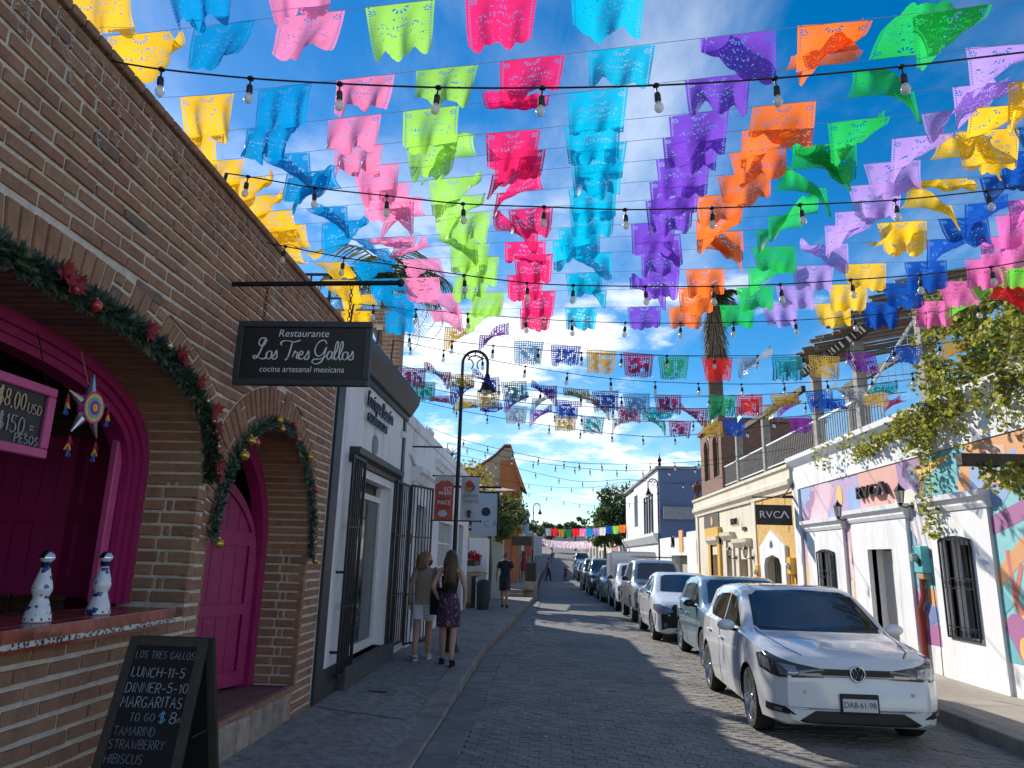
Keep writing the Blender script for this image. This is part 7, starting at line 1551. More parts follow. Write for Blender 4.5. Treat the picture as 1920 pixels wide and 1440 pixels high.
put_text('plate_number', 'DAB-61-98', .078, M_black, (-.158, -.0045, .058), (1, 0, 0), (0, 0, 1), pl_, width=.86)
for o in pl_.children:
    if o.name.startswith('plate_number'): o.location = (0, 0, 0)
TOPV = ((0, 0, 0), (1, 0, 0), (0, 1, 0), (0, 0, -1))
for s_ in (-1, 1):
    hl = [(s_*.50, .12), (s_*.60, .30), (s_*.68, .75), (s_*.72, 1.18)]
    for (xa, da), (xb, db) in zip(hl[:-1], hl[1:]): p_on('bonnet_gap', [(xa, Yg(da)), (xa+.012, Yg(da)), (xb+.012, Yg(db)), (xb, Yg(db))], BLK, *TOPV, off=.003, rings_=2, sub=8)
    p_on('windscreen_seal', [(s_*.68, 1.035), (s_*.705, 1.045), (s_*.615, 1.37), (s_*.59, 1.365)], BLK, *FR, off=.004, rings_=2, sub=8)
p_on('windscreen_seal', [(-.66, 1.004), (.66, 1.004), (.68, 1.04), (0, 1.018), (-.68, 1.04)], BLK, *FR, off=.004, rings_=3, sub=8)
p_on('parking_sensor', [(.50, .50), (.535, .50), (.535, .535), (.50, .535)], M_silverish, *FR, off=.002, rings_=2); p_on('parking_sensor', [(-.535, .50), (-.50, .50), (-.50, .535), (-.535, .535)], M_silverish, *FR, off=.002, rings_=2)
for s_ in (-1, 1): MB().tube([(s_*.1-.2, Yg(1.2), 1.03), (s_*.1+.25, Yg(1.22), 1.035)], .008, 4).build('wiper', BLK, golf, local=True)
MB().sphere((0.03, Yg(2.02), 1.375), .03, 8, 6).build('sensor', BLK, golf, local=True)
# ---- second: teal blue hatchback
ts = dict(HATCH); ts['L'] = 4.26; ts['front'] = [('upper_grille', [(-.42, .60), (.42, .60), (.40, .68), (-.40, .68)], BLK, .004), ('lower_grille', [(-.5, .23), (.5, .23), (.45, .36), (-.45, .36)], BLK, .004)]; ts['corner'] = gs['corner'][:2]; ts['rim'] = M_rim; ts['spokes'] = 6
M_tealcar = car_paint('teal blue car paint', (.15, .25, .32), .3); ts['mirror_mat'] = M_trim
ts['top'] = [(a, b+.012) for a, b in HATCH['top']]; ts['wind'] = [(a, b+.01) for a, b in HATCH['wind']]
build_car('parked_car', 'teal blue hatchback parked right behind the white hatchback', (3.55, 14.0, 0), R_(-1), ts, M_tealcar)
SEDAN = dict(HATCH, L=4.6, W=.88, k=.86, r=.315, axles=(.9, 3.6), cat='car',
  top=[(0, .62), (.06, .72), (.14, .79), (.35, .87), (.8, .96), (1.2, 1.02), (2.05, 1.42), (2.35, 1.47), (2.8, 1.475), (3.2, 1.43), (3.9, 1.10), (4.4, 1.06), (4.55, .95), (4.6, .65)],
  sh=[(0, .58), (.06, .67), (.14, .74), (.35, .82), (.8, .90), (1.2, .95), (2, .97), (3.9, 1.02), (4.4, 1.0), (4.55, .9), (4.6, .6)],
  w=[(0, .66), (.05, .76), (.12, .85), (.22, .92), (.42, .97), (.8, 1.0), (3.7, 1.0), (4.2, .96), (4.5, .88), (4.6, .74)],
  wt=[(0, .5), (.1, .68), (.3, .78), (.9, .80), (1.2, .80), (1.6, .76), (2.15, .66), (3.2, .64), (3.9, .74), (4.5, .7), (4.6, .6)],
  bot=[(0, .24), (.1, .19), (.5, .17), (4.1, .19), (4.5, .26), (4.6, .34)],
  wind=[(-.60, 1.05), (0, 1.035), (.60, 1.05), (.50, 1.36), (.40, 1.405), (0, 1.425), (-.40, 1.405), (-.50, 1.36)], rear=[(-.5, 1.15), (.5, 1.15), (.44, 1.36), (-.44, 1.36)],
  side=[[(1.5, 1.02), (2.5, 1.03), (2.5, 1.38), (2.2, 1.36), (2.0, 1.29)], [(2.58, 1.03), (3.5, 1.05), (3.3, 1.28), (3.05, 1.36), (2.58, 1.385)]],
  doors=[(1.36, .28, .95, 0), (2.52, .26, 1.02, 0), (3.4, .7, 1.04, .1)], handles=[(2.25, .84), (3.2, .87)], mirror=(1.55, .99))
ss = dict(SEDAN); M_vinyl = mat('black vinyl cover', (.014, .015, .016), .8, bump=.2, bscale=12)
ss['front'] = [('front_cover', [(-.84, .22), (.84, .22), (.84, .60), (.62, .61), (.50, .74), (.45, .80), (-.45, .80), (-.50, .74), (-.62, .61), (-.84, .60)], M_vinyl, .008), ('chrome_strip', [(-.22, .72), (-.195, .72), (-.03, .56), (-.05, .55)], M_chrome, .014), ('chrome_strip', [(.22, .72), (.195, .72), (.03, .56), (.05, .55)], M_chrome, .014), ('chrome_strip', [(-.4, .75), (.4, .75), (.4, .765), (-.4, .765)], M_chrome, .014)]
ss['corner'] = [('headlamp', [(-.22, .64), (.10, .60), (.32, .70), (.34, .80), (.14, .80), (-.16, .72)], M_lens, .012), ('fog_lens', [(-.10, .34), (-.02, .34), (-.02, .42), (-.10, .42)], M_chrome, .014)]
ss['mirror_mat'] = M_vwwhite; ss['rim'] = M_rim
build_car('parked_car', 'white sedan with black vinyl nose cover, third in the row', (3.28, 18.35, 0), R_(-.5), ss, M_vwwhite)
SUV = dict(HATCH, L=4.5, W=.90, k=.86, r=.36, axles=(.85, 3.55), cat='pickup truck',
  top=[(0, .78), (.05, .92), (.15, 1.0), (.5, 1.06), (1.2, 1.12), (1.3, 1.16), (1.95, 1.68), (2.2, 1.75), (3.0, 1.77), (3.8, 1.74), (4.1, 1.68), (4.4, 1.2), (4.5, .8)],
  sh=[(0, .74), (.05, .86), (.15, .94), (.5, 1.0), (1.2, 1.06), (2, 1.09), (4.1, 1.12), (4.42, 1.1), (4.5, .74)], w=[(0, .78), (.05, .86), (.12, .92), (.3, .98), (.8, 1.0), (3.9, 1.0), (4.3, .95), (4.5, .86)],
  wt=[(0, .6), (.15, .74), (.5, .80), (1.25, .80), (1.6, .78), (2.1, .70), (3.8, .68), (4.2, .70), (4.5, .7)], bot=[(0, .40), (.1, .32), (.5, .3), (4.1, .32), (4.5, .42)],
  wind=[(-.62, 1.20), (0, 1.18), (.62, 1.20), (.54, 1.62), (.42, 1.66), (-.42, 1.66), (-.54, 1.62)], rear=[(-.5, 1.25), (.5, 1.25), (.46, 1.6), (-.46, 1.6)],
  side=[[(1.6, 1.14), (2.45, 1.15), (2.45, 1.66), (2.15, 1.64), (1.95, 1.5)], [(2.55, 1.15), (3.4, 1.16), (3.4, 1.66), (2.55, 1.67)]], doors=[(1.4, .4, 1.05, 0), (2.5, .4, 1.12, 0)], handles=[(2.2, .98)], mirror=(1.6, 1.14),
  front=[('upper_grille', [(-.4, .66), (.4, .66), (.4, .86), (-.4, .86)], BLK, .005), ('bumper', [(-.8, .42), (.8, .42), (.8, .58), (-.8, .58)], BLK, .01)], corner=[('headlamp', [(-.14, .70), (.14, .70), (.16, .84), (-.14, .86)], M_lens, .009)], mirror_mat=BLK)
M_greycar = car_paint('dark grey car paint', (.10, .105, .11), .4); su = dict(SUV); M_silver = car_paint('silver car paint', (.42, .43, .44), .5)
suv, p2, Y2, _, _ = build_car('parked_pickup', 'dark bonneted silver pickup with roof rack, fourth in the row', (3.35, 23.0, 0), 0, su, M_silver)
p2('bonnet', [(-.7, Y2(.25)), (.7, Y2(.25)), (.66, Y2(1.2)), (-.66, Y2(1.2))], M_greycar, (0, 0, 0), (1, 0, 0), (0, 1, 0), (0, 0, -1), off=.004)
for x in (-.55, .55): MB().tube([(x, Y2(2.1), 1.84), (x, Y2(3.9), 1.84)], .018, 5).build('roof_rack', BLK, suv, local=True)
for d in (2.3, 3.0, 3.7): MB().tube([(-.55, Y2(d), 1.84), (.55, Y2(d), 1.84)], .016, 5).build('roof_rack', BLK, suv, local=True)
# ---- white pickup with a box body
PU = dict(SUV, cat='pickup truck', L=4.9, k=.86, axles=(.9, 3.8), wt=[(0, .6), (.15, .74), (.5, .80), (1.25, .80), (1.6, .78), (2.05, .70), (2.9, .70), (3.05, .85), (4.9, .85)], top=[(0, .74), (.05, .86), (.15, .94), (.5, 1.0), (1.2, 1.06), (1.3, 1.1), (1.95, 1.55), (2.15, 1.62), (2.9, 1.64), (3.0, 1.3), (3.05, 1.14), (4.85, 1.12), (4.9, .8)], sh=[(0, .70), (.05, .80), (.15, .88), (.5, .94), (1.2, 1.0), (4.85, 1.06), (4.9, .74)], w=[(0, .78), (.05, .86), (.12, .92), (.3, .98), (.8, 1.0), (4.8, 1.0), (4.9, .9)], bot=[(0, .36), (.1, .3), (.5, .28), (4.6, .32), (4.9, .4)],
  wind=[(-.6, 1.13), (.6, 1.13), (.52, 1.5), (.4, 1.54), (-.4, 1.54), (-.52, 1.5)], side=[[(1.6, 1.08), (2.8, 1.09), (2.8, 1.53), (2.2, 1.53), (1.95, 1.4)]], doors=[(1.4, .36, 1.0, 0), (2.9, .36, 1.04, 0)], mirror=(1.6, 1.06)); PU.pop('rear', None)
pu, _, Yp, _, _ = build_car('parked_pickup', 'white pickup with tall white box body, fifth in the row', (3.3, 27.6, 0), 0, PU, M_vwwhite)
MB().bbox(-.88, .88, Yp(2.95), Yp(4.95), 1.05, 2.05, .06).build('box_body', M_vwwhite, pu, local=True)
# ---- further cars up the street
def place(lab, spec, x, y, col, met=0.0, nm='parked_car', yaw=0):
    s_ = dict(spec); s_['detail'] = False; s_['k'] = .92; m_ = car_paint('car paint', col, met); s_['mirror_mat'] = m_; return build_car(nm, lab, (x, y, zroad(y)), R_(yaw), s_, m_)
place('small grey car half hidden beyond the white pickup', HATCH, 3.15, 32.5, (.22, .24, .26), .4)
place('dark blue off-roader with upright cab, seventh in the row', dict(SUV, cat='car'), 2.95, 37.5, (.03, .045, .075), .3)
place('blue grey off-roader behind the dark blue one', dict(SUV, cat='car'), 2.9, 43.0, (.10, .13, .17), .3)
place('pale silver hatchback higher up the street', HATCH, 3.3, 51.0, (.40, .36, .36), .4)
place('dark plum sedan on the start of the hill', SEDAN, 3.2, 58.0, (.05, .03, .05), .3)
c_ = place('white sedan on the hill below the bunting', SEDAN, 3.3, 65.5, (.6, .61, .62)); c_[0].rotation_euler.x = R_(1.2)
c_ = place('dark off-roader near the hilltop under the bunting', dict(SUV, cat='car'), 4.0, 84.0, (.05, .05, .045)); c_[0].rotation_euler.x = R_(2.5)
# ================================================================== people
M_skin = mat('skin', (.47, .28, .20), .55, var=.06, vscale=20); M_skin2 = mat('tanned skin', (.42, .24, .165), .55, var=.06, vscale=20)
def skin_mesh(verts, edges, sub=2, mt=None):
    me = bpy.data.meshes.new('body'); me.from_pydata([v[0] for v in verts], edges, []); o = bpy.data.objects.new('tmp', me); COL.objects.link(o)
    sm = o.modifiers.new('s', 'SKIN'); sm.use_smooth_shade = True; sd = me.skin_vertices[0].data
    for i, v in enumerate(verts):
        r = v[1]; sd[i].radius = r if isinstance(r, tuple) else (r, r); sd[i].use_root = (i == 0)
    ss_ = o.modifiers.new('u', 'SUBSURF'); ss_.levels = sub; ss_.render_levels = sub
    bpy.context.view_layer.update(); dg = bpy.context.evaluated_depsgraph_get(); m2 = bpy.data.meshes.new_from_object(o.evaluated_get(dg)); bpy.data.objects.remove(o); m2.materials.clear()
    if mt: m2.materials.append(mt)
    m2.polygons.foreach_set('use_smooth', [True]*len(m2.polygons)); return m2
def ring(c, rx, ry, n=16, rot=0): return [(c[0]+rx*math.cos(t)*math.cos(rot)-ry*math.sin(t)*math.sin(rot), c[1]+rx*math.cos(t)*math.sin(rot)+ry*math.sin(t)*math.cos(rot), c[2]) for t in [2*math.pi*i/n for i in range(n)]]
def person(label, loc, h, heading, pose, clothes, hair, skin=None, name='person', group='people walking up the street'):
    """local frame: facing +y, z up, built at 1.70 m then scaled"""
    k = h/1.70; skin = skin or M_skin; t = thing(name, label, 'person', loc, group); t.rotation_euler = (0, 0, heading); t.scale = (k, k, k)
    fem = clothes.get('fem', False); sw = .155 if fem else .185; hw = .095
    st = pose.get('stride', .16); lf, rfw = st, -st       # left foot forward
    V = [((0, 0, .95), (.125, .095))]; E = []
    def add(p, r, parent): V.append((p, r)); E.append((parent, len(V)-1)); return len(V)-1
    w = add((0, .0, 1.08), (.105, .08), 0); c = add((0, 0.01, 1.26), (.125, .088), w); s = add((0, 0, 1.385), (.105, .07), c); n = add((0, .012, 1.455), (.045, .047), s); n2 = add((0, .02, 1.50), (.046, .05), n)
    def leg(sg, fy):
        hp = add((sg*hw, 0, .90), (.088, .088), 0); kn = add((sg*hw*.95, fy*.55+.03, .50), .058, hp); cf = add((sg*hw*.9, fy*.85-.015, .34), .056, kn); an = add((sg*hw*.85, fy-.05*(fy < 0), .10+(.03 if fy < 0 else 0)), .036, cf); ft = add((sg*hw*.9, fy+.06, .045), (.035, .03), an); add((sg*hw*1.0, fy+.15, .035), (.032, .02), ft)
    leg(-1, lf); leg(1, rfw)
    arms = pose.get('arms', {})
    for sg, key in ((-1, 'l'), (1, 'r')):
        el, wr = arms.get(key, ((sg*(sw+.075), -.02, 1.12), (sg*(sw+.085), .06, .89)))
        sh = add((sg*sw, 0, 1.395), .052, s); e = add(el, .038, sh); wv = add(wr, .026, e)
        d = (Vector(wr)-Vector(el)).normalized(); hd = Vector(wr)+d*.07; add(tuple(hd), (.030, .018), wv)
    bodym = skin_mesh(V, E, 2, skin)
    # head, face, ears and fingers joined onto the same body mesh
    hb = MB(); hc = Vector((0, .03, 1.585)); turn = pose.get('turn', 0.0)
    rings = []
    for (z, rx, ry, oy) in ((-.115, .028, .03, .035), (-.105, .045, .055, .03), (-.07, .060, .078, .018), (-.03, .068, .088, .008), (.01, .073, .094, .0), (.05, .073, .096, -.006), (.085, .062, .082, -.008), (.105, .04, .055, -.008), (.115, .012, .018, -.008)):
        rings.append(ring((0, oy, z), rx, ry, 14))
    hb.loft(rings); hb.add([(-.012, .094, -.005), (.012, .094, -.005), (.014, .1, -.04), (-.014, .1, -.04), (0, .098, .012), (0, .118, -.036)], [(4, 0, 5), (4, 5, 1), (0, 3, 5), (1, 5, 2), (3, 2, 5)])
    hb.add([(-.02, .092, -.068), (.02, .092, -.068), (.017, .098, -.075), (-.017, .098, -.075), (0, .095, -.083)], [(0, 1, 2, 3), (3, 2, 4)])
    for sg in (-1, 1): hb.sphere((sg*.074, -.002, -.012), .024, 8, 6, (.4, .75, 1.25)); hb.sphere((sg*.028, .083, .008), .011, 8, 6)
    Mh = Matrix.Translation(hc) @ Matrix.Rotation(-turn, 4, 'Z'); hb.v = [tuple(Mh @ Vector(v)) for v in hb.v]
    for sg, key in ((-1, 'l'), (1, 'r')):
        el, wr = arms.get(key, ((sg*(sw+.075), -.02, 1.12), (sg*(sw+.085), .06, .89))); d = (Vector(wr)-Vector(el)).normalized(); hd = Vector(wr)+d*.075; sd_ = Vector((0, 1, 0)); sd_ = (sd_-d*sd_.dot(d)).normalized(); inn = d.cross(sd_)*(-sg)
        for q in range(4):
            b = hd+sd_*(-.024+.016*q); ln = (.06, .07, .066, .05)[q]; hb.tube([b, b+d*ln*.5, b+d*ln*.85+inn*ln*.25], [.0085, .008, .006], 5)
        hb.tube([Vector(wr)+d*.03+sd_*.025, Vector(wr)+d*.06+sd_*.05, Vector(wr)+d*.095+sd_*.05], [.01, .009, .007], 5)
    hm = hb.mesh('h', skin, True); bm = bmesh.new(); bm.from_mesh(bodym); bm.from_mesh(hm); bm.to_mesh(bodym); bm.free(); bodym.polygons.foreach_set('use_smooth', [True]*len(bodym.polygons)); obj('body', bodym, t, local=True)
    # ---------------- clothing
    rnc = random.Random(int(abs(loc[0]*1000)+loc[1]*7))
    def garment(nm, prof, mt, wav=0.0, kw=4):
        rings = []
        for (z, rx, ry, cx, cy) in prof:
            rg = ring((cx, cy, z), rx, ry, 28); rg = [(x+(x-cx)*wav*math.sin(kw*math.atan2(y-cy, x-cx)+z*9), y+(y-cy)*wav*math.sin(kw*math.atan2(y-cy, x-cx)+z*9), zz) for x, y, zz in rg]; rings.append(rg)
        return obj(nm, MB().loft(rings, cap=False).mesh(nm, mt, True, True), t, local=True)
    top = clothes.get('top')
    if top == 'tube': garment('tube_top', [(1.03, .118, .098, 0, 0), (1.08, .115, .094, 0, 0), (1.18, .128, .102, 0, .008), (1.28, .137, .106, 0, .01), (1.305, .134, .10, 0, .008)], clothes['top_mat'])
    elif top in ('blouse', 'tee'):
        lw = .165 if top == 'blouse' else .158; zb = .86 if top == 'blouse' else .90
        garment('shirt', [(zb, lw+.01, .135, 0, 0), (.98, lw-.002, .128, 0, 0), (1.10, lw-.012, .115, 0, 0), (1.24, lw, .118, 0, .005), (1.35, sw+.01, .105, 0, .0), (1.415, sw*.82, .085, 0, 0), (1.445, .075, .065, 0, .008), (1.46, .055, .055, 0, .01)], clothes['top_mat'], .035, 5)
        for sg, key in ((-1, 'l'), (1, 'r')):
            el, wr = arms.get(key, ((sg*(sw+.075), -.02, 1.12), (sg*(sw+.085), .06, .89))); a = Vector((sg*(sw-.035), 0, 1.405)); b = a.lerp(Vector(el), .72); c_ = MB(); c_.tube([a, a.lerp(b, .5)+Vector((0, 0, .01)), b], [.068, .068, .064], 14, cap=False); c_.build('sleeve', clothes['top_mat'], t, local=True, smooth=True)
    low = clothes.get('low')
    if low == 'skirt': garment('skirt', [(.56, .185, .165, 0, .0), (.66, .183, .16, 0, 0), (.80, .176, .15, 0, 0), (.92, .158, .13, 0, 0), (1.02, .125, .102, 0, 0), (1.06, .12, .098, 0, 0)], clothes['low_mat'], .05, 6)
    elif low in ('shorts', 'trousers'):
        garment('waist', [(.84, .162, .128, 0, 0), (.92, .158, .125, 0, 0), (1.02, .125, .105, 0, 0)], clothes['low_mat'])
        for sg, fy in ((-1, lf), (1, rfw)):
            a = Vector((sg*hw*.85, 0, .95)); kn = Vector((sg*hw*.95, fy*.55+.03, .50)); an = Vector((sg*hw*.85, fy-.03, .10)); e_ = clothes.get('hem', .45)
            pts = [a, a.lerp(kn, .35), a.lerp(kn, min(e_*2, 1))] if e_ <= .5 else [a, a.lerp(kn, .5), kn, an]; c_ = MB(); c_.tube(pts, [.098, .100, .102] if e_ <= .5 else [.1, .09, .072, .062], 16, cap=False); c_.build('trouser_leg', clothes['low_mat'], t, local=True, smooth=True)
    elif low == 'dress': garment('dress', [(.52, .22, .2, 0, 0), (.75, .19, .16, 0, 0), (.95, .155, .125, 0, 0), (1.08, .125, .1, 0, 0), (1.28, .14, .11, 0, .005), (1.38, .13, .09, 0, 0)], clothes['low_mat'], .06, 6)
    for sg, fy in ((-1, lf), (1, rfw)):
        sh_ = MB(); cx = sg*hw*.93; rs_ = [ring((0, 0, 0), .03, .02, 10)]
        prof = [(-.055, .030, .02, .05), (-.03, .040, .032, .055), (.03, .042, .04, .055), (.09, .046, .03, .04), (.15, .042, .022, .032), (.19, .02, .015, .026)]
        rgs = [[(cx+rx*math.cos(a_), fy+y, zc+rz*math.sin(a_)) for a_ in [2*math.pi*i/12 for i in range(12)]] for (y, rx, rz, zc) in prof]
        lift = .03 if fy < 0 else 0
        sh_.loft([[(x, y, z+max(0, lift*(1-(y-fy+.05)/.2))) for x, y, z in r] for r in rgs]); sh_.build('shoe', clothes['shoe_mat'], t, local=True, smooth=True)
        if clothes.get('sole'): so = MB(); so.loft([[(cx+.044*math.cos(a_)*sc_, fy+.065+.125*math.sin(a_)*sc_, z) for a_ in [2*math.pi*i/14 for i in range(14)]] for z, sc_ in ((.0, .97), (.022, 1.0), (.026, .9))]); so.build('shoe_sole', clothes['sole'], t, local=True)
    # ---------------- hair
    kind, hm_ = hair; hr_ = MB()
    cap = [ring((0, oy, z), rx, ry, 14) for (z, rx, ry, oy) in ((-.045, .077, .072, -.034), (0, .081, .088, -.02), (.05, .08, .095, -.014), (.09, .068, .082, -.014), (.118, .035, .045, -.012), (.124, .004, .004, -.012))]
    hr_.loft(cap)
    if kind in ('long', 'shoulder'):
        n_ = 120; ln0 = .43 if kind == 'long' else .20
        for i in range(n_):
            a_ = math.pi*(1.02+.96*rnc.random()); rx, ry = .076, .09; b = Vector((rx*math.cos(a_), -.015+ry*math.sin(a_), rnc.uniform(-.02, .085))); ln = ln0*rnc.uniform(.7, 1.08); wv = rnc.uniform(.008, .02); ph = rnc.random()*6
            sp = 1.25 if kind == 'long' else 1.35
            pts = [b]+[Vector((b.x*(1+(sp-1)*min(q/3, 1))+wv*math.sin(ph+q*1.3), b.y*(1+.18*min(q/3, 1))-.012*q*.4+wv*math.cos(ph+q*1.1), b.z-ln*q/7)) for q in range(1, 8)]
            hr_.tube(pts, [.011, .014, .015, .015, .014, .012, .009, .003], 4)
    hr_.v = [tuple(Mh @ Vector(v)) for v in hr_.v]; hr_.build('hair', hm_, t, local=True, smooth=True, fix=False)
    if clothes.get('mask'):
        mk = MB(); mk.loft([[((.0+rx*math.cos(a_)), ry*math.sin(a_)+.006, z) for a_ in [math.pi*(.08+.84*i/12) for i in range(13)]] for z, rx, ry in ((-.11, .045, .075), (-.085, .062, .095), (-.05, .071, .108), (-.02, .072, .104))], cap=False, closed=False); mk.v = [tuple(Mh @ Vector(v)) for v in mk.v]; mk.build('face_mask', M_black, t, local=True, smooth=True, fix=False)
    if clothes.get('cap_mat'):
        cp = MB(); cp.loft([ring((0, -.01, z), rx, ry, 14) for z, rx, ry in ((.03, .084, .10), (.08, .08, .096), (.115, .055, .068), (.13, .005, .005))]); cp.prism([(-.06, .07), (.06, .07), (.05, .15), (-.05, .15)], 'z', .035, .045); cp.v = [tuple(Mh @ Vector(v)) for v in cp.v]; cp.build('cap', clothes['cap_mat'], t, local=True, smooth=40)
    return t
def cloth(name, c, var=.1, bump=.3): return mat(name, c, .9, var=var, vscale=15, bump=bump, bscale=25)
def print_cloth():
    m = mat('patterned skirt cloth', (.06, .03, .08), .85); N, L = nodes_of(m); b = N['Principled BSDF']; tc = N.new('ShaderNodeTexCoord'); v = N.new('ShaderNodeTexNoise'); v.inputs['Scale'].default_value = 22; v.inputs['Detail'].default_value = 4; L.new(tc.outputs['Object'], v.inputs['Vector'])
    cr = N.new('ShaderNodeValToRGB'); e = cr.color_ramp.elements; e[0].position = .38; e[0].color = (.018, .012, .03, 1); e[1].position = .68; e[1].color = (.22, .13, .17, 1); x = e.new(.5); x.color = (.06, .025, .085, 1); x = e.new(.58); x.color = (.10, .05, .06, 1); L.new(v.outputs['Fac'], cr.inputs[0]); L.new(cr.outputs[0], b.inputs['Base Color']); return m
M_blond = mat('dark blond hair', (.20, .12, .055), .5, var=.35, vscale=30); M_brown = mat('brown hair', (.085, .048, .027), .45, var=.4, vscale=30); M_grey = mat('grey hair', (.12, .11, .10), .6, var=.3, vscale=30); M_blackhair = mat('black hair', (.012, .011, .011), .4)
person('woman in taupe blouse and white shorts walking away, head turned right', (-1.93, 11.65, .15), 1.64, 0, dict(stride=-.13, turn=1.05, arms={'r': ((.235, -.04, 1.13), (.21, .07, .93))}), dict(fem=True, top='blouse', top_mat=cloth('taupe knit', (.32, .245, .19)), low='shorts', low_mat=cloth('white cotton', (.62, .63, .68)), hem=.36, shoe_mat=cloth('pink white trainers', (.60, .45, .45)), sole=cloth('white rubber', (.6, .55, .54)), mask=True), ('shoulder', M_blond), M_skin2)
person('woman in black tube top and patterned purple skirt, long wavy brown hair', (-1.47, 11.2, .15), 1.67, R_(2), dict(stride=.12, turn=-.15, arms={'l': ((-.26, -.05, 1.14), (-.20, .10, .99)), 'r': ((.245, -.03, 1.13), (.235, .05, .90))}), dict(fem=True, top='tube', top_mat=cloth('black jersey', (.008, .008, .009)), low='skirt', low_mat=print_cloth(), shoe_mat=cloth('black flats', (.012, .012, .012)), sole=cloth('black sole', (.01, .01, .01))), ('long', M_brown), M_skin)
tb_ = thing('tote_bag', 'black tote bag hanging between the two walking women', 'bag', (-1.70, 11.45, .82)); mb = MB(); mb.loft([[(x, y, z) for x, y, z in ring((-1.70, 11.47, zz_), rx, .05, 14)] for zz_, rx in ((.84, .09), (.86, .105), (1.1, .11), (1.25, .095))]); mb.build('bag_body', cloth('black canvas', (.008, .008, .01)), tb_, smooth=True); MB().tube([(-1.70, 11.42, 1.24), (-1.735, 11.47, 1.42), (-1.77, 11.55, 1.545), (-1.76, 11.66, 1.55), (-1.72, 11.56, 1.4), (-1.68, 11.52, 1.24)], .012, 5).build('strap', M_darkwood, tb_)
person('man in navy tee and dark shorts walking away past the bin', (-1.33, 23.6, .15), 1.74, R_(-4), dict(stride=.15, turn=-.3), dict(top='tee', top_mat=cloth('navy cotton', (.012, .016, .026)), low='shorts', low_mat=cloth('dark blue shorts', (.03, .04, .06)), hem=.46, shoe_mat=cloth('dark shoes', (.02, .018, .017)), cap_mat=None), ('short', M_grey), M_skin2)
person('woman in red sleeveless dress on the raised walkway', (-1.38, 44, .42), 1.66, R_(5), dict(stride=.12), dict(fem=True, low='dress', low_mat=cloth('red dress cloth', (.42, .02, .03)), shoe_mat=M_skin), ('shoulder', M_brown), M_skin)
person('man in black shirt beside the woman in red', (-1.72, 45.2, .42), 1.76, R_(0), dict(stride=-.12), dict(top='tee', top_mat=cloth('black cotton', (.01, .01, .01)), low='shorts', low_mat=cloth('black shorts', (.015, .015, .018)), hem=.46, shoe_mat=cloth('shoes', (.05, .05, .05))), ('short', M_blackhair), M_skin2)
person('person in grey shirt and dark trousers crossing the far road', (.15, 55.2, 0), 1.75, R_(-80), dict(stride=.2), dict(top='tee', top_mat=cloth('grey blue cotton', (.16, .18, .24)), low='trousers', low_mat=cloth('dark trousers', (.015, .017, .025)), hem=1, shoe_mat=cloth('dark boots', (.015, .015, .015))), ('short', M_blackhair), M_skin2)
person('child in dark clothes standing in the far road', (1.45, 56.3, 0), 1.15, R_(40), dict(stride=.1), dict(top='tee', top_mat=cloth('dark top', (.015, .015, .02)), low='trousers', low_mat=cloth('dark jeans', (.02, .022, .03)), hem=1, shoe_mat=cloth('dark shoes two', (.02, .02, .02))), ('short', M_blackhair), M_skin2)
# ================================================================== restaurant furniture
# hanging sign on its bracket
hs = thing('restaurant_sign', 'black hanging sign reading Los Tres Gallos below an iron bar', 'sign', (-1.9, 5.1, 3.4)); SYs = 5.12
sb = MB(); sb.bbox(-2.40, -1.36, SYs, SYs+.05, 2.965, 3.465, .006); sb.build('board', M_black, hs)
rim = MB()
for (x0, x1, z0, z1) in ((-2.40, -1.36, 3.42, 3.468), (-2.40, -1.36, 2.962, 3.01), (-2.403, -2.355, 3.011, 3.419), (-1.405, -1.357, 3.011, 3.419)): rim.bbox(x0, x1, SYs-.016, SYs, z0, z1, .004)
rim.build('board_frame', M_darkgrey, hs)
brk = MB(); brk.tube([(-2.5, SYs+.02, 3.78), (-1.19, SYs+.02, 3.80)], .021, 8); brk.sphere((-1.165, SYs+.02, 3.80), .032, 8, 6); brk.build('bracket_bar', M_iron, hs)
for x in (-2.22, -1.55):
    z = 3.775; i = 0
    ch = MB()
    while z > 3.49: ch.tube([(x+.012*math.cos(a)*(i % 2 == 0), SYs+.02+.012*math.cos(a)*(i % 2), z-.018+.02*math.sin(a)) for a in [6.283*q/8 for q in range(9)]], .0035, 4); z -= .032; i += 1
    ch.build('chain', M_iron, hs, fix=False)
CR = SYs-.004
put_text('lettering', 'Restaurante', .082, M_signwhite, (-1.885, CR, 3.345), (1, 0, 0), (0, 0, 1), hs, align='CENTER', font_shear=.15)
put_text('lettering', 'cocina artesanal mexicana', .068, M_signwhite, (-1.875, CR, 3.065), (1, 0, 0), (0, 0, 1), hs, align='CENTER', font_shear=.1, width=.92)
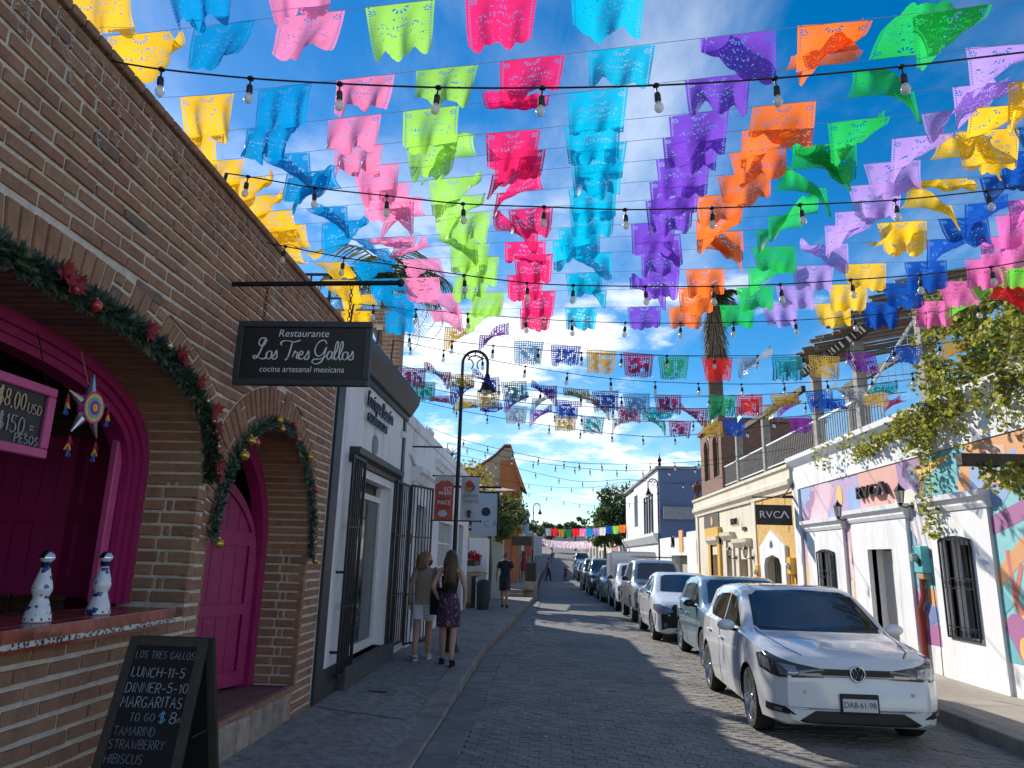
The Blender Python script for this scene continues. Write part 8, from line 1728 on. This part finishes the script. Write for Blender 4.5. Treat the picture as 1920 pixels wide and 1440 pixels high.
# flowing script, drawn as brush strokes
def script(O, strokes, s, r0, par):
    mb = MB()
    for st in strokes:
        pts = []
        n = len(st)
        for i in range(n-1):
            p0, p1, p2, p3 = (Vector((*st[max(i-1, 0)], 0)), Vector((*st[i], 0)), Vector((*st[i+1], 0)), Vector((*st[min(i+2, n-1)], 0)))
            for q in range(5):
                u = q/5; pts.append(.5*((2*p1)+(-p0+p2)*u+(2*p0-5*p1+4*p2-p3)*u*u+(-p0+3*p1-3*p2+p3)*u*u*u))
        pts.append(Vector((*st[-1], 0)))
        P3 = [(O[0]+p.x*s, O[1], O[2]+p.y*s) for p in pts]; rr = [r0*(.65+.6*abs(math.sin(i*.22))) for i in range(len(P3))]; mb.tube(P3, rr, 5)
    return mb.build('lettering', M_signwhite, par, fix=False)
cap_L = [[(.62, .95), (.52, 1.12), (.30, 1.12), (.18, .92), (.30, .72), (.52, .82), (.50, 1.05), (.34, .5), (.16, .08), (.02, .02), (-.02, .14), (.14, .16), (.42, .0), (.66, .06)]]
low_o = lambda x: [[(x+.16, .44), (x+.02, .34), (x+.0, .1), (x+.14, .0), (x+.27, .14), (x+.25, .38), (x+.14, .44), (x+.3, .36)]]
low_s = lambda x: [[(x, .05), (x+.16, .3), (x+.22, .46), (x+.26, .26), (x+.24, .05), (x+.08, .0), (x+.02, .08)]]
low_r = lambda x: [[(x, .1), (x+.1, .44), (x+.14, .36), (x+.26, .38), (x+.22, .1), (x+.34, .05)]]
low_e = lambda x: [[(x, .2), (x+.2, .28), (x+.2, .42), (x+.08, .42), (x+.02, .16), (x+.14, 0), (x+.32, .12)]]
low_a = lambda x: [[(x+.24, .4), (x+.1, .44), (x, .2), (x+.08, 0), (x+.22, .18), (x+.27, .42), (x+.25, .08), (x+.38, .08)]]
low_l = lambda x: [[(x, .1), (x+.2, .6), (x+.2, .98), (x+.1, .85), (x+.06, .2), (x+.14, 0), (x+.26, .12)]]
cap_T = [[(.02, .74), (-.06, .88), (.08, 1.0), (.34, 1.0), (.66, .94), (.98, 1.04)], [(.56, .96), (.5, .6), (.43, .25), (.34, .0), (.24, -.02)]]
cap_G = [[(.66, .84), (.56, 1.04), (.30, 1.0), (.10, .72), (.08, .38), (.26, .18), (.48, .30), (.62, .56), (.66, .66), (.58, .2), (.44, -.12), (.16, -.24), (-.04, -.12), (.08, .02), (.4, .04), (.74, .22)]]
def sh(st, dx): return [[(x+dx, y) for x, y in s_] for s_ in st]
word = sh(cap_L, 0)+sh(low_o(.66), 0)+sh(low_s(.96), 0)+sh(cap_T, 1.42)+sh(low_r(2.05), 0)+sh(low_e(2.36), 0)+sh(low_s(2.66), 0)+sh(cap_G, 3.15)+sh(low_a(3.88), 0)+sh(low_l(4.2), 0)+sh(low_l(4.45), 0)+sh(low_o(4.7), 0)+sh(low_s(5.0), 0)
script((-2.255, CR, 3.165), word, .146, .0050, hs)
# menu board in the hatch
mbd = thing('menu_board', 'pink framed chalk menu board hanging in the serving hatch', 'menu board', (-2.72, 3.35, 2.4))
MB().box(-2.735, -2.72, 2.75, 3.64, 2.24, 2.54).build('slate', M_black, mbd)
for (y0, y1, z0, z1) in ((2.70, 3.69, 2.53, 2.58), (2.70, 3.69, 2.195, 2.245), (3.635, 3.69, 2.246, 2.529), (2.70, 2.76, 2.246, 2.529)): MB().bbox(-2.745, -2.70, y0, y1, z0, z1, .006).build('frame_rail', M_pinkpaint, mbd)
M_chalky = mat('tan chalk', (.55, .42, .25), .95, var=.3, vscale=60)
stroke_text('chalk_text', '$8.00', .085, M_chalky, (-2.715, 3.295, 2.42), (0, 1, 0), (0, 0, 1), mbd, r=.004, jit=.03, seed=2, fit=.20); stroke_text('chalk_text', 'USD', .05, M_chalky, (-2.715, 3.505, 2.415), (0, 1, 0), (0, 0, 1), mbd, r=.003, seed=3, fit=.11)
stroke_text('chalk_text', '-$150.=', .085, M_chalkwhite, (-2.715, 3.275, 2.30), (0, 1, 0), (0, 0, 1), mbd, r=.004, jit=.03, seed=4, fit=.31); stroke_text('chalk_text', 'PESOS', .042, M_chalkwhite, (-2.715, 3.45, 2.255), (0, 1, 0), (0, 0, 1), mbd, r=.003, jit=.03, seed=5, fit=.18)
MB().tube([(-2.73, 3.64, 2.57), (-2.92, 3.72, 2.95)], .004, 4).build('chain', M_iron, mbd)
# piñata star
pn = thing('pinata', 'small star shaped party figure with coloured rings and tassels in the hatch', 'pinata', (-2.68, 3.93, 2.5)); PC_ = Vector((-2.68, 3.93, 2.53))
for r0, r1, c, off in ((.0, .022, (.8, .5, .03), .012), (.022, .042, (.35, .03, .30), .010), (.042, .062, (.15, .40, .50), .008), (.062, .082, (.70, .55, .06), .006), (.082, .095, (.55, .04, .30), .004)):
    mb = MB(); n = 24; V = [(PC_.x+.03+off, PC_.y+r*math.cos(6.283*i/n), PC_.z+r*math.sin(6.283*i/n)) for r in (max(r0, .001), r1) for i in range(n)]; mb.add(V, [(i, (i+1) % n, n+(i+1) % n, n+i) for i in range(n)]); mb.build('ring', mat('crepe ring', c, .8, var=.2, vscale=80), pn, fix=False)
MB().sphere(PC_, .085, 14, 10, (.5, 1, 1)).build('body', mat('magenta crepe', (.42, .02, .24), .8), pn, smooth=True)
foilm = mat('silver foil', (.6, .6, .62), .25, metal=.9)
for i, a in enumerate((90, 162, 234, 306, 18)):
    d = Vector((0, math.cos(R_(a)), math.sin(R_(a)))); MB().tube([PC_+d*.07, PC_+d*.2], [.035, .004], 8).build('point', foilm, pn)
    tp_ = PC_+d*.2
    for q, c in enumerate(((.35, .02, .03), (.70, .30, .03), (.03, .10, .40))):
        mb = MB(); z0 = tp_.z-.02-q*.035
        for j in range(7): ya = tp_.y+rf.uniform(-.02, .02); mb.tube([(tp_.x, tp_.y, z0), (tp_.x+rf.uniform(-.012, .012), ya, z0-.05)], .003, 3)
        mb.build('tassel', mat('tassel', c, .8), pn, fix=False)
MB().tube([PC_+Vector((0, 0, .08)), (-2.76, 3.9, 2.86)], .002, 3).build('thread', M_string, pn)
# ceramic bottles
def ceramic():
    m = mat('blue on white ceramic', (.70, .71, .73), .12, coat=.5); N, L = nodes_of(m); b = N['Principled BSDF']; tc = N.new('ShaderNodeTexCoord'); n = N.new('ShaderNodeTexNoise'); n.inputs['Scale'].default_value = 26; n.inputs['Detail'].default_value = 1.5; L.new(tc.outputs['Object'], n.inputs['Vector'])
    cr = N.new('ShaderNodeValToRGB'); e = cr.color_ramp.elements; e[0].position = .60; e[0].color = (.70, .71, .73, 1); e[1].position = .64; e[1].color = (.03, .05, .22, 1); L.new(n.outputs['Fac'], cr.inputs[0]); L.new(cr.outputs[0], b.inputs['Base Color']); return m
M_cer = ceramic(); M_navy = mat('navy glaze', (.01, .012, .09), .15, coat=.5)
for (y, lab) in ((3.62, 'left'), (4.12, 'right')):
    B = Vector((-2.55, y, 1.37)); bt_ = thing('ceramic_bottle', '%s tall blue and white ceramic bottle with silver cap on the tiled ledge' % lab, 'bottle', B, 'ceramic bottles on the ledge')
    MB().lathe([(.062, 0), (.066, .006), (.060, .04), (.045, .09), (.036, .115), (.037, .125), (.047, .15), (.048, .165), (.040, .20), (.026, .245), (.021, .265)], B, 20).build('vessel', M_cer, bt_, smooth=40)
    MB().lathe([(.0215, .262), (.023, .285), (.024, .292)], B, 16).build('neck', M_navy, bt_, smooth=40); MB().lathe([(.024, .292), (.034, .308), (.036, .312)], B, 16).build('collar', M_cer, bt_, smooth=40)
    cr_ = MB()
    for i in range(8): a = i*.785; cr_.add([B+Vector((.0245*math.cos(a-.25), .0245*math.sin(a-.25), .27)), B+Vector((.0245*math.cos(a+.25), .0245*math.sin(a+.25), .27)), B+Vector((.032*math.cos(a), .032*math.sin(a), .304))], [(0, 1, 2)])
    cr_.build('crown_points', M_navy, bt_, fix=False); MB().lathe([(.037, .312), (.037, .316), (.031, .33), (.018, .345), (.001, .35)], B, 16).build('cap', M_chrome, bt_, smooth=40)
    for q in range(10): a = q*.628; MB().sphere(B+Vector((.0635*math.cos(a), .0635*math.sin(a), .016)), .006, 6, 4).build('dot', M_navy, bt_)
# A-frame chalkboard
af = thing('sandwich_board', 'wooden sandwich board with chalk menu beside the brick wall', 'menu board', (-2.0, 3.75, .1))
TL, TR, BL, BRr = Vector((-2.215, 3.92, 1.28)), Vector((-1.81, 3.95, 1.275)), Vector((-2.20, 3.52, .12)), Vector((-1.755, 3.56, .12))
def board_face(tl, tr, bl, br, par, textured):
    u = (tr-tl).normalized(); v = (tl-bl).normalized(); n = u.cross(v).normalized(); fr_ = .045
    def slab(a, b, c, d, off0, off1, nm, m_): 
        V = [p+n*off0 for p in (a, b, c, d)]+[p+n*off1 for p in (a, b, c, d)]; MB().add(V, [(0, 1, 2, 3), (7, 6, 5, 4), (0, 4, 5, 1), (1, 5, 6, 2), (2, 6, 7, 3), (3, 7, 4, 0)]).build(nm, m_, par)
    slab(bl, br, tr, tl, -.006, .006, 'slate', mat('chalkboard', (.005, .005, .006), .8, var=.3, vscale=6))
    slab(bl, bl+u*fr_, tl+u*fr_, tl, -.014, .014, 'stile', M_darkwood); slab(br-u*fr_, br, tr, tr-u*fr_, -.014, .014, 'stile', M_darkwood); slab(tl+u*fr_-v*fr_, tr-u*fr_-v*fr_, tr-u*fr_, tl+u*fr_, -.014, .014, 'rail', M_darkwood); slab(bl+u*fr_+v*.1, br-u*fr_+v*.1, br-u*fr_+v*.15, bl+u*fr_+v*.15, -.014, .014, 'rail', M_darkwood)
    return u, v, n
u_, v_, n_ = board_face(TL, TR, BL, BRr, af, True)
board_face(TR+Vector((.012, .05, 0)), TL+Vector((0, .05, 0)), BRr+Vector((.05, .62, 0)), BL+Vector((.02, .62, 0)), af, False)
MB().tube([(BRr*.4+TR*.6)+Vector((0, .05, 0)), (BRr*.4+TR*.6)+Vector((.0, .25, 0))], .004, 5).build('stay', M_iron, af)
M_chd = mat('dull chalk', (.20, .20, .23), .95, var=.3, vscale=60); M_chb = mat('blue chalk', (.12, .34, .50), .95, var=.3, vscale=60)
def chalk(txt, du, dv, size, m_, r=.0032, seed=1, fit=None): stroke_text('chalk_text', txt, size, m_, TL+u_*du-v_*dv+n_*.009, u_, v_, af, r=r*.8, jit=.05, seed=seed, fit=fit)
chalk('LOS TRES GALLOS', .055, .108, .036, M_chd, .0026, 1, .31); chalk('LUNCH-11-5', .06, .20, .046, M_chalkwhite, .0028, 2, .28); chalk('DINNER-5-10', .052, .275, .046, M_chalkwhite, .0028, 3, .325); chalk('MARGARITAS', .05, .345, .050, M_chalkwhite, .0028, 4, .315); chalk('TO GO', .115, .41, .036, M_chd, .0026, 5, .13); chalk('$', .258, .415, .048, M_chb, .003, 6, .05); chalk('8', .315, .415, .052, M_chalkwhite, .0028, 7, .045); chalk('USD', .352, .41, .020, M_chd, .002, 8, .035)
chalk('TAMARIND', .055, .475, .040, M_chd, .0024, 9, .21); chalk('STRAWBERRY', .05, .535, .040, M_chd, .0024, 10, .28); chalk('HIBISCUS', .05, .60, .040, M_chd, .0022, 11, .19)
# ================================================================== Christmas garlands
M_fir = leaf_mat('fir needles', (.022, .055, .032), .5, .15); M_firlight = leaf_mat('frosted needles', (.16, .22, .17), .4, .15); M_redb = mat('red bauble', (.42, .012, .012), .15, coat=1.0); M_goldb = mat('gold bauble', (.50, .33, .07), .25, metal=.7, var=.2, vscale=60); M_silvb = mat('champagne bauble', (.55, .48, .38), .2, metal=.7); M_poin = leaf_mat('red poinsettia', (.25, .008, .012), .4, .2); M_pine2 = leaf_mat('olive sprig', (.12, .12, .035), .4, .2)
def garland(label, A, t0, t1, off, thick, frosted, baubles, flowers, seed, tail=0.0, tail_l=0.0):
    rn = random.Random(seed); pts = []
    N_ = 90
    for i in range(N_+1):
        t = t0+(t1-t0)*i/N_; c, s = math.cos(t), math.sin(t); e = 2/A['n']; pts.append(Vector((FX+.03, A['c']+math.copysign(abs(c)**e, c)*(A['hw']+off), A['zs']+max(s, 0)**e*(A['rise']+off))))
    if tail: pts += [Vector((FX+.03, pts[-1].y-.0*i, pts[-1].z-tail*i/14)) for i in range(1, 15)]
    if tail_l: pts = [Vector((FX+.03, pts[0].y, pts[0].z-tail_l*(1-i/10))) for i in range(10)]+pts
    t = thing('garland', label, 'garland', pts[0], 'fir garlands on the arches'); core = MB().tube(pts, .02, 6); core.build('core', M_dgreen, t, fix=False)
    seg = [0]
    for a, b in zip(pts[:-1], pts[1:]): seg.append(seg[-1]+(b-a).length)
    tot = seg[-1]
    def at(d):
        j = max(i for i in range(len(seg)) if seg[i] <= d+1e-9); j = min(j, len(pts)-2); return pts[j].lerp(pts[j+1], (d-seg[j])/max(seg[j+1]-seg[j], 1e-6)), (pts[j+1]-pts[j]).normalized()
    nb = int(tot*(900 if not frosted else 1300)); n1, n2, n3 = MB(), MB(), MB()
    for i in range(nb):
        p, d = at(rn.random()*tot); a = rn.random()*6.283; side = d.orthogonal().normalized(); side.rotate(Matrix.Rotation(a, 3, d)); dr = (side+d*rn.uniform(-.7, .7)).normalized(); l_ = thick*rn.uniform(.55, 1.15)
        if dr.x < -.25: dr.x *= .2
        q = p+dr*l_; w = dr.orthogonal().normalized()*.004*(1.6 if not frosted else 1.2); mbx = n1 if rn.random() < (.8 if not frosted else .55) else (n2 if frosted or rn.random() < .1 else n3)
        p0 = p+dr*l_*.25; m_ = (p0+q)/2+Vector((0, 0, -.01)); mbx.add([p0-w, p0+w, m_+w*1.4, q, m_-w*1.4], [(0, 1, 2, 4), (4, 2, 3)])
        if not frosted and rn.random() < .5:
            for s_ in (-1, 1): e_ = m_+(dr*.5+w.normalized()*s_*.8).normalized()*l_*.35; mbx.add([m_-dr*.006, m_+dr*.006, e_], [(0, 1, 2)])
    n1.build('needles', M_fir, t, fix=False)
    if n2.v: n2.build('needles', M_firlight, t, fix=False)
    if n3.v: n3.build('needles', M_pine2, t, fix=False)
    for f_, m_, r_, dz in baubles:
        p, d = at(f_*tot); p = p+Vector((.06, 0, dz)); bb_ = MB().sphere(p, r_, 14, 10).build('bauble', m_, t, smooth=True); MB().lathe([(.008, 0), (.008, .012)], p+Vector((0, 0, r_-.002)), 8).build('bauble_cap', M_goldb, bb_)
    for f_, s_ in flowers:
        p, d = at(f_*tot); p = p+Vector((.07, rn.uniform(-.03, .03), rn.uniform(-.02, .03))); fm_ = MB()
        for q in range(11):
            a = q*.571*2; tl = rn.uniform(.1, .7); dr = Vector((tl, math.cos(a), math.sin(a))).normalized(); sd_ = dr.cross(Vector((1, 0, 0))).normalized(); l_ = s_*rn.uniform(.8, 1.2); fm_.add([p, p+dr*l_*.5+sd_*l_*.24, p+dr*l_, p+dr*l_*.5-sd_*l_*.24], [(0, 1, 2, 3)])
        fm_.build('poinsettia', M_poin, t, fix=False)
    return t
garland('thick green garland with red poinsettias over the serving hatch', A1, math.pi*.62, 0.02, .06, .105, False, [(.30, M_redb, .03, -.03), (.36, M_redb, .034, -.05), (.60, M_silvb, .026, .02), (.80, M_silvb, .02, 0), (.86, M_silvb, .03, .0), (.92, M_silvb, .02, -.01), (.94, M_redb, .018, .01), (.90, M_redb, .02, 0), (.985, M_redb, .024, .0)], [(.26, .085), (.29, .08), (.52, .085), (.64, .07), (.66, .06), (.745, .07), (.84, .085), (.87, .07), (.97, .07), (.995, .06)], 5)
garland('frosted green garland with gold and red baubles round the door arch', A2, math.pi*.98, 0.03, .02, .075, True, [(.20, M_goldb, .042, .0), (.275, M_redb, .036, -.05), (.24, M_goldb, .04, .03), (.415, M_goldb, .038, .02), (.44, M_goldb, .032, -.06), (.53, M_redb, .034, .03), (.56, M_redb, .034, -.06), (.68, M_goldb, .036, .0), (.80, M_redb, .034, .0), (.995, M_goldb, .034, -.06), (.004, M_goldb, .036, -.05)], [], 6, tail=.09)
# ================================================================== icicle fairy lights along the wall top
fl_ = thing('icicle_lights', 'tangled white icicle fairy lights along the brick wall top', 'fairy lights', (-2.48, 5.0, 4.3)); wr_ = MB(); bl_ = MB(); ri = random.Random(14)
wr_.tube([(-2.475, 2.3+i*.1, 4.36+.015*math.sin(i*1.7)) for i in range(58)], .003, 3)
y = 2.5
while y < 8.0:
    L_ = ri.choice((.12, .2, .3, .42))*ri.uniform(.8, 1.2); p = Vector((-2.478, y, 4.36)); pts = [p.copy()]
    n = int(L_/.035)+2
    for j in range(n): p = p+Vector((ri.uniform(-.004, .006), ri.gauss(0, .018), -.035)); p.x = max(p.x, -2.485); pts.append(p.copy())
    wr_.tube(pts, .0018, 3)
    for q in pts[1:]:
        for _ in range(2): d = Vector((ri.uniform(.2, 1), ri.uniform(-1, 1), ri.uniform(-.8, .6))).normalized(); bl_.tube([q, q+d*.018], [.0025, .003], 4)
    y += ri.uniform(.05, .16)
o = wr_.build('wire', mat('pale wire', (.40, .37, .33), .6), fl_, fix=False); tag(o, kind='stuff'); o = bl_.build('light', mat('clear led', (.55, .52, .46), .2), fl_, fix=False); tag(o, kind='stuff')
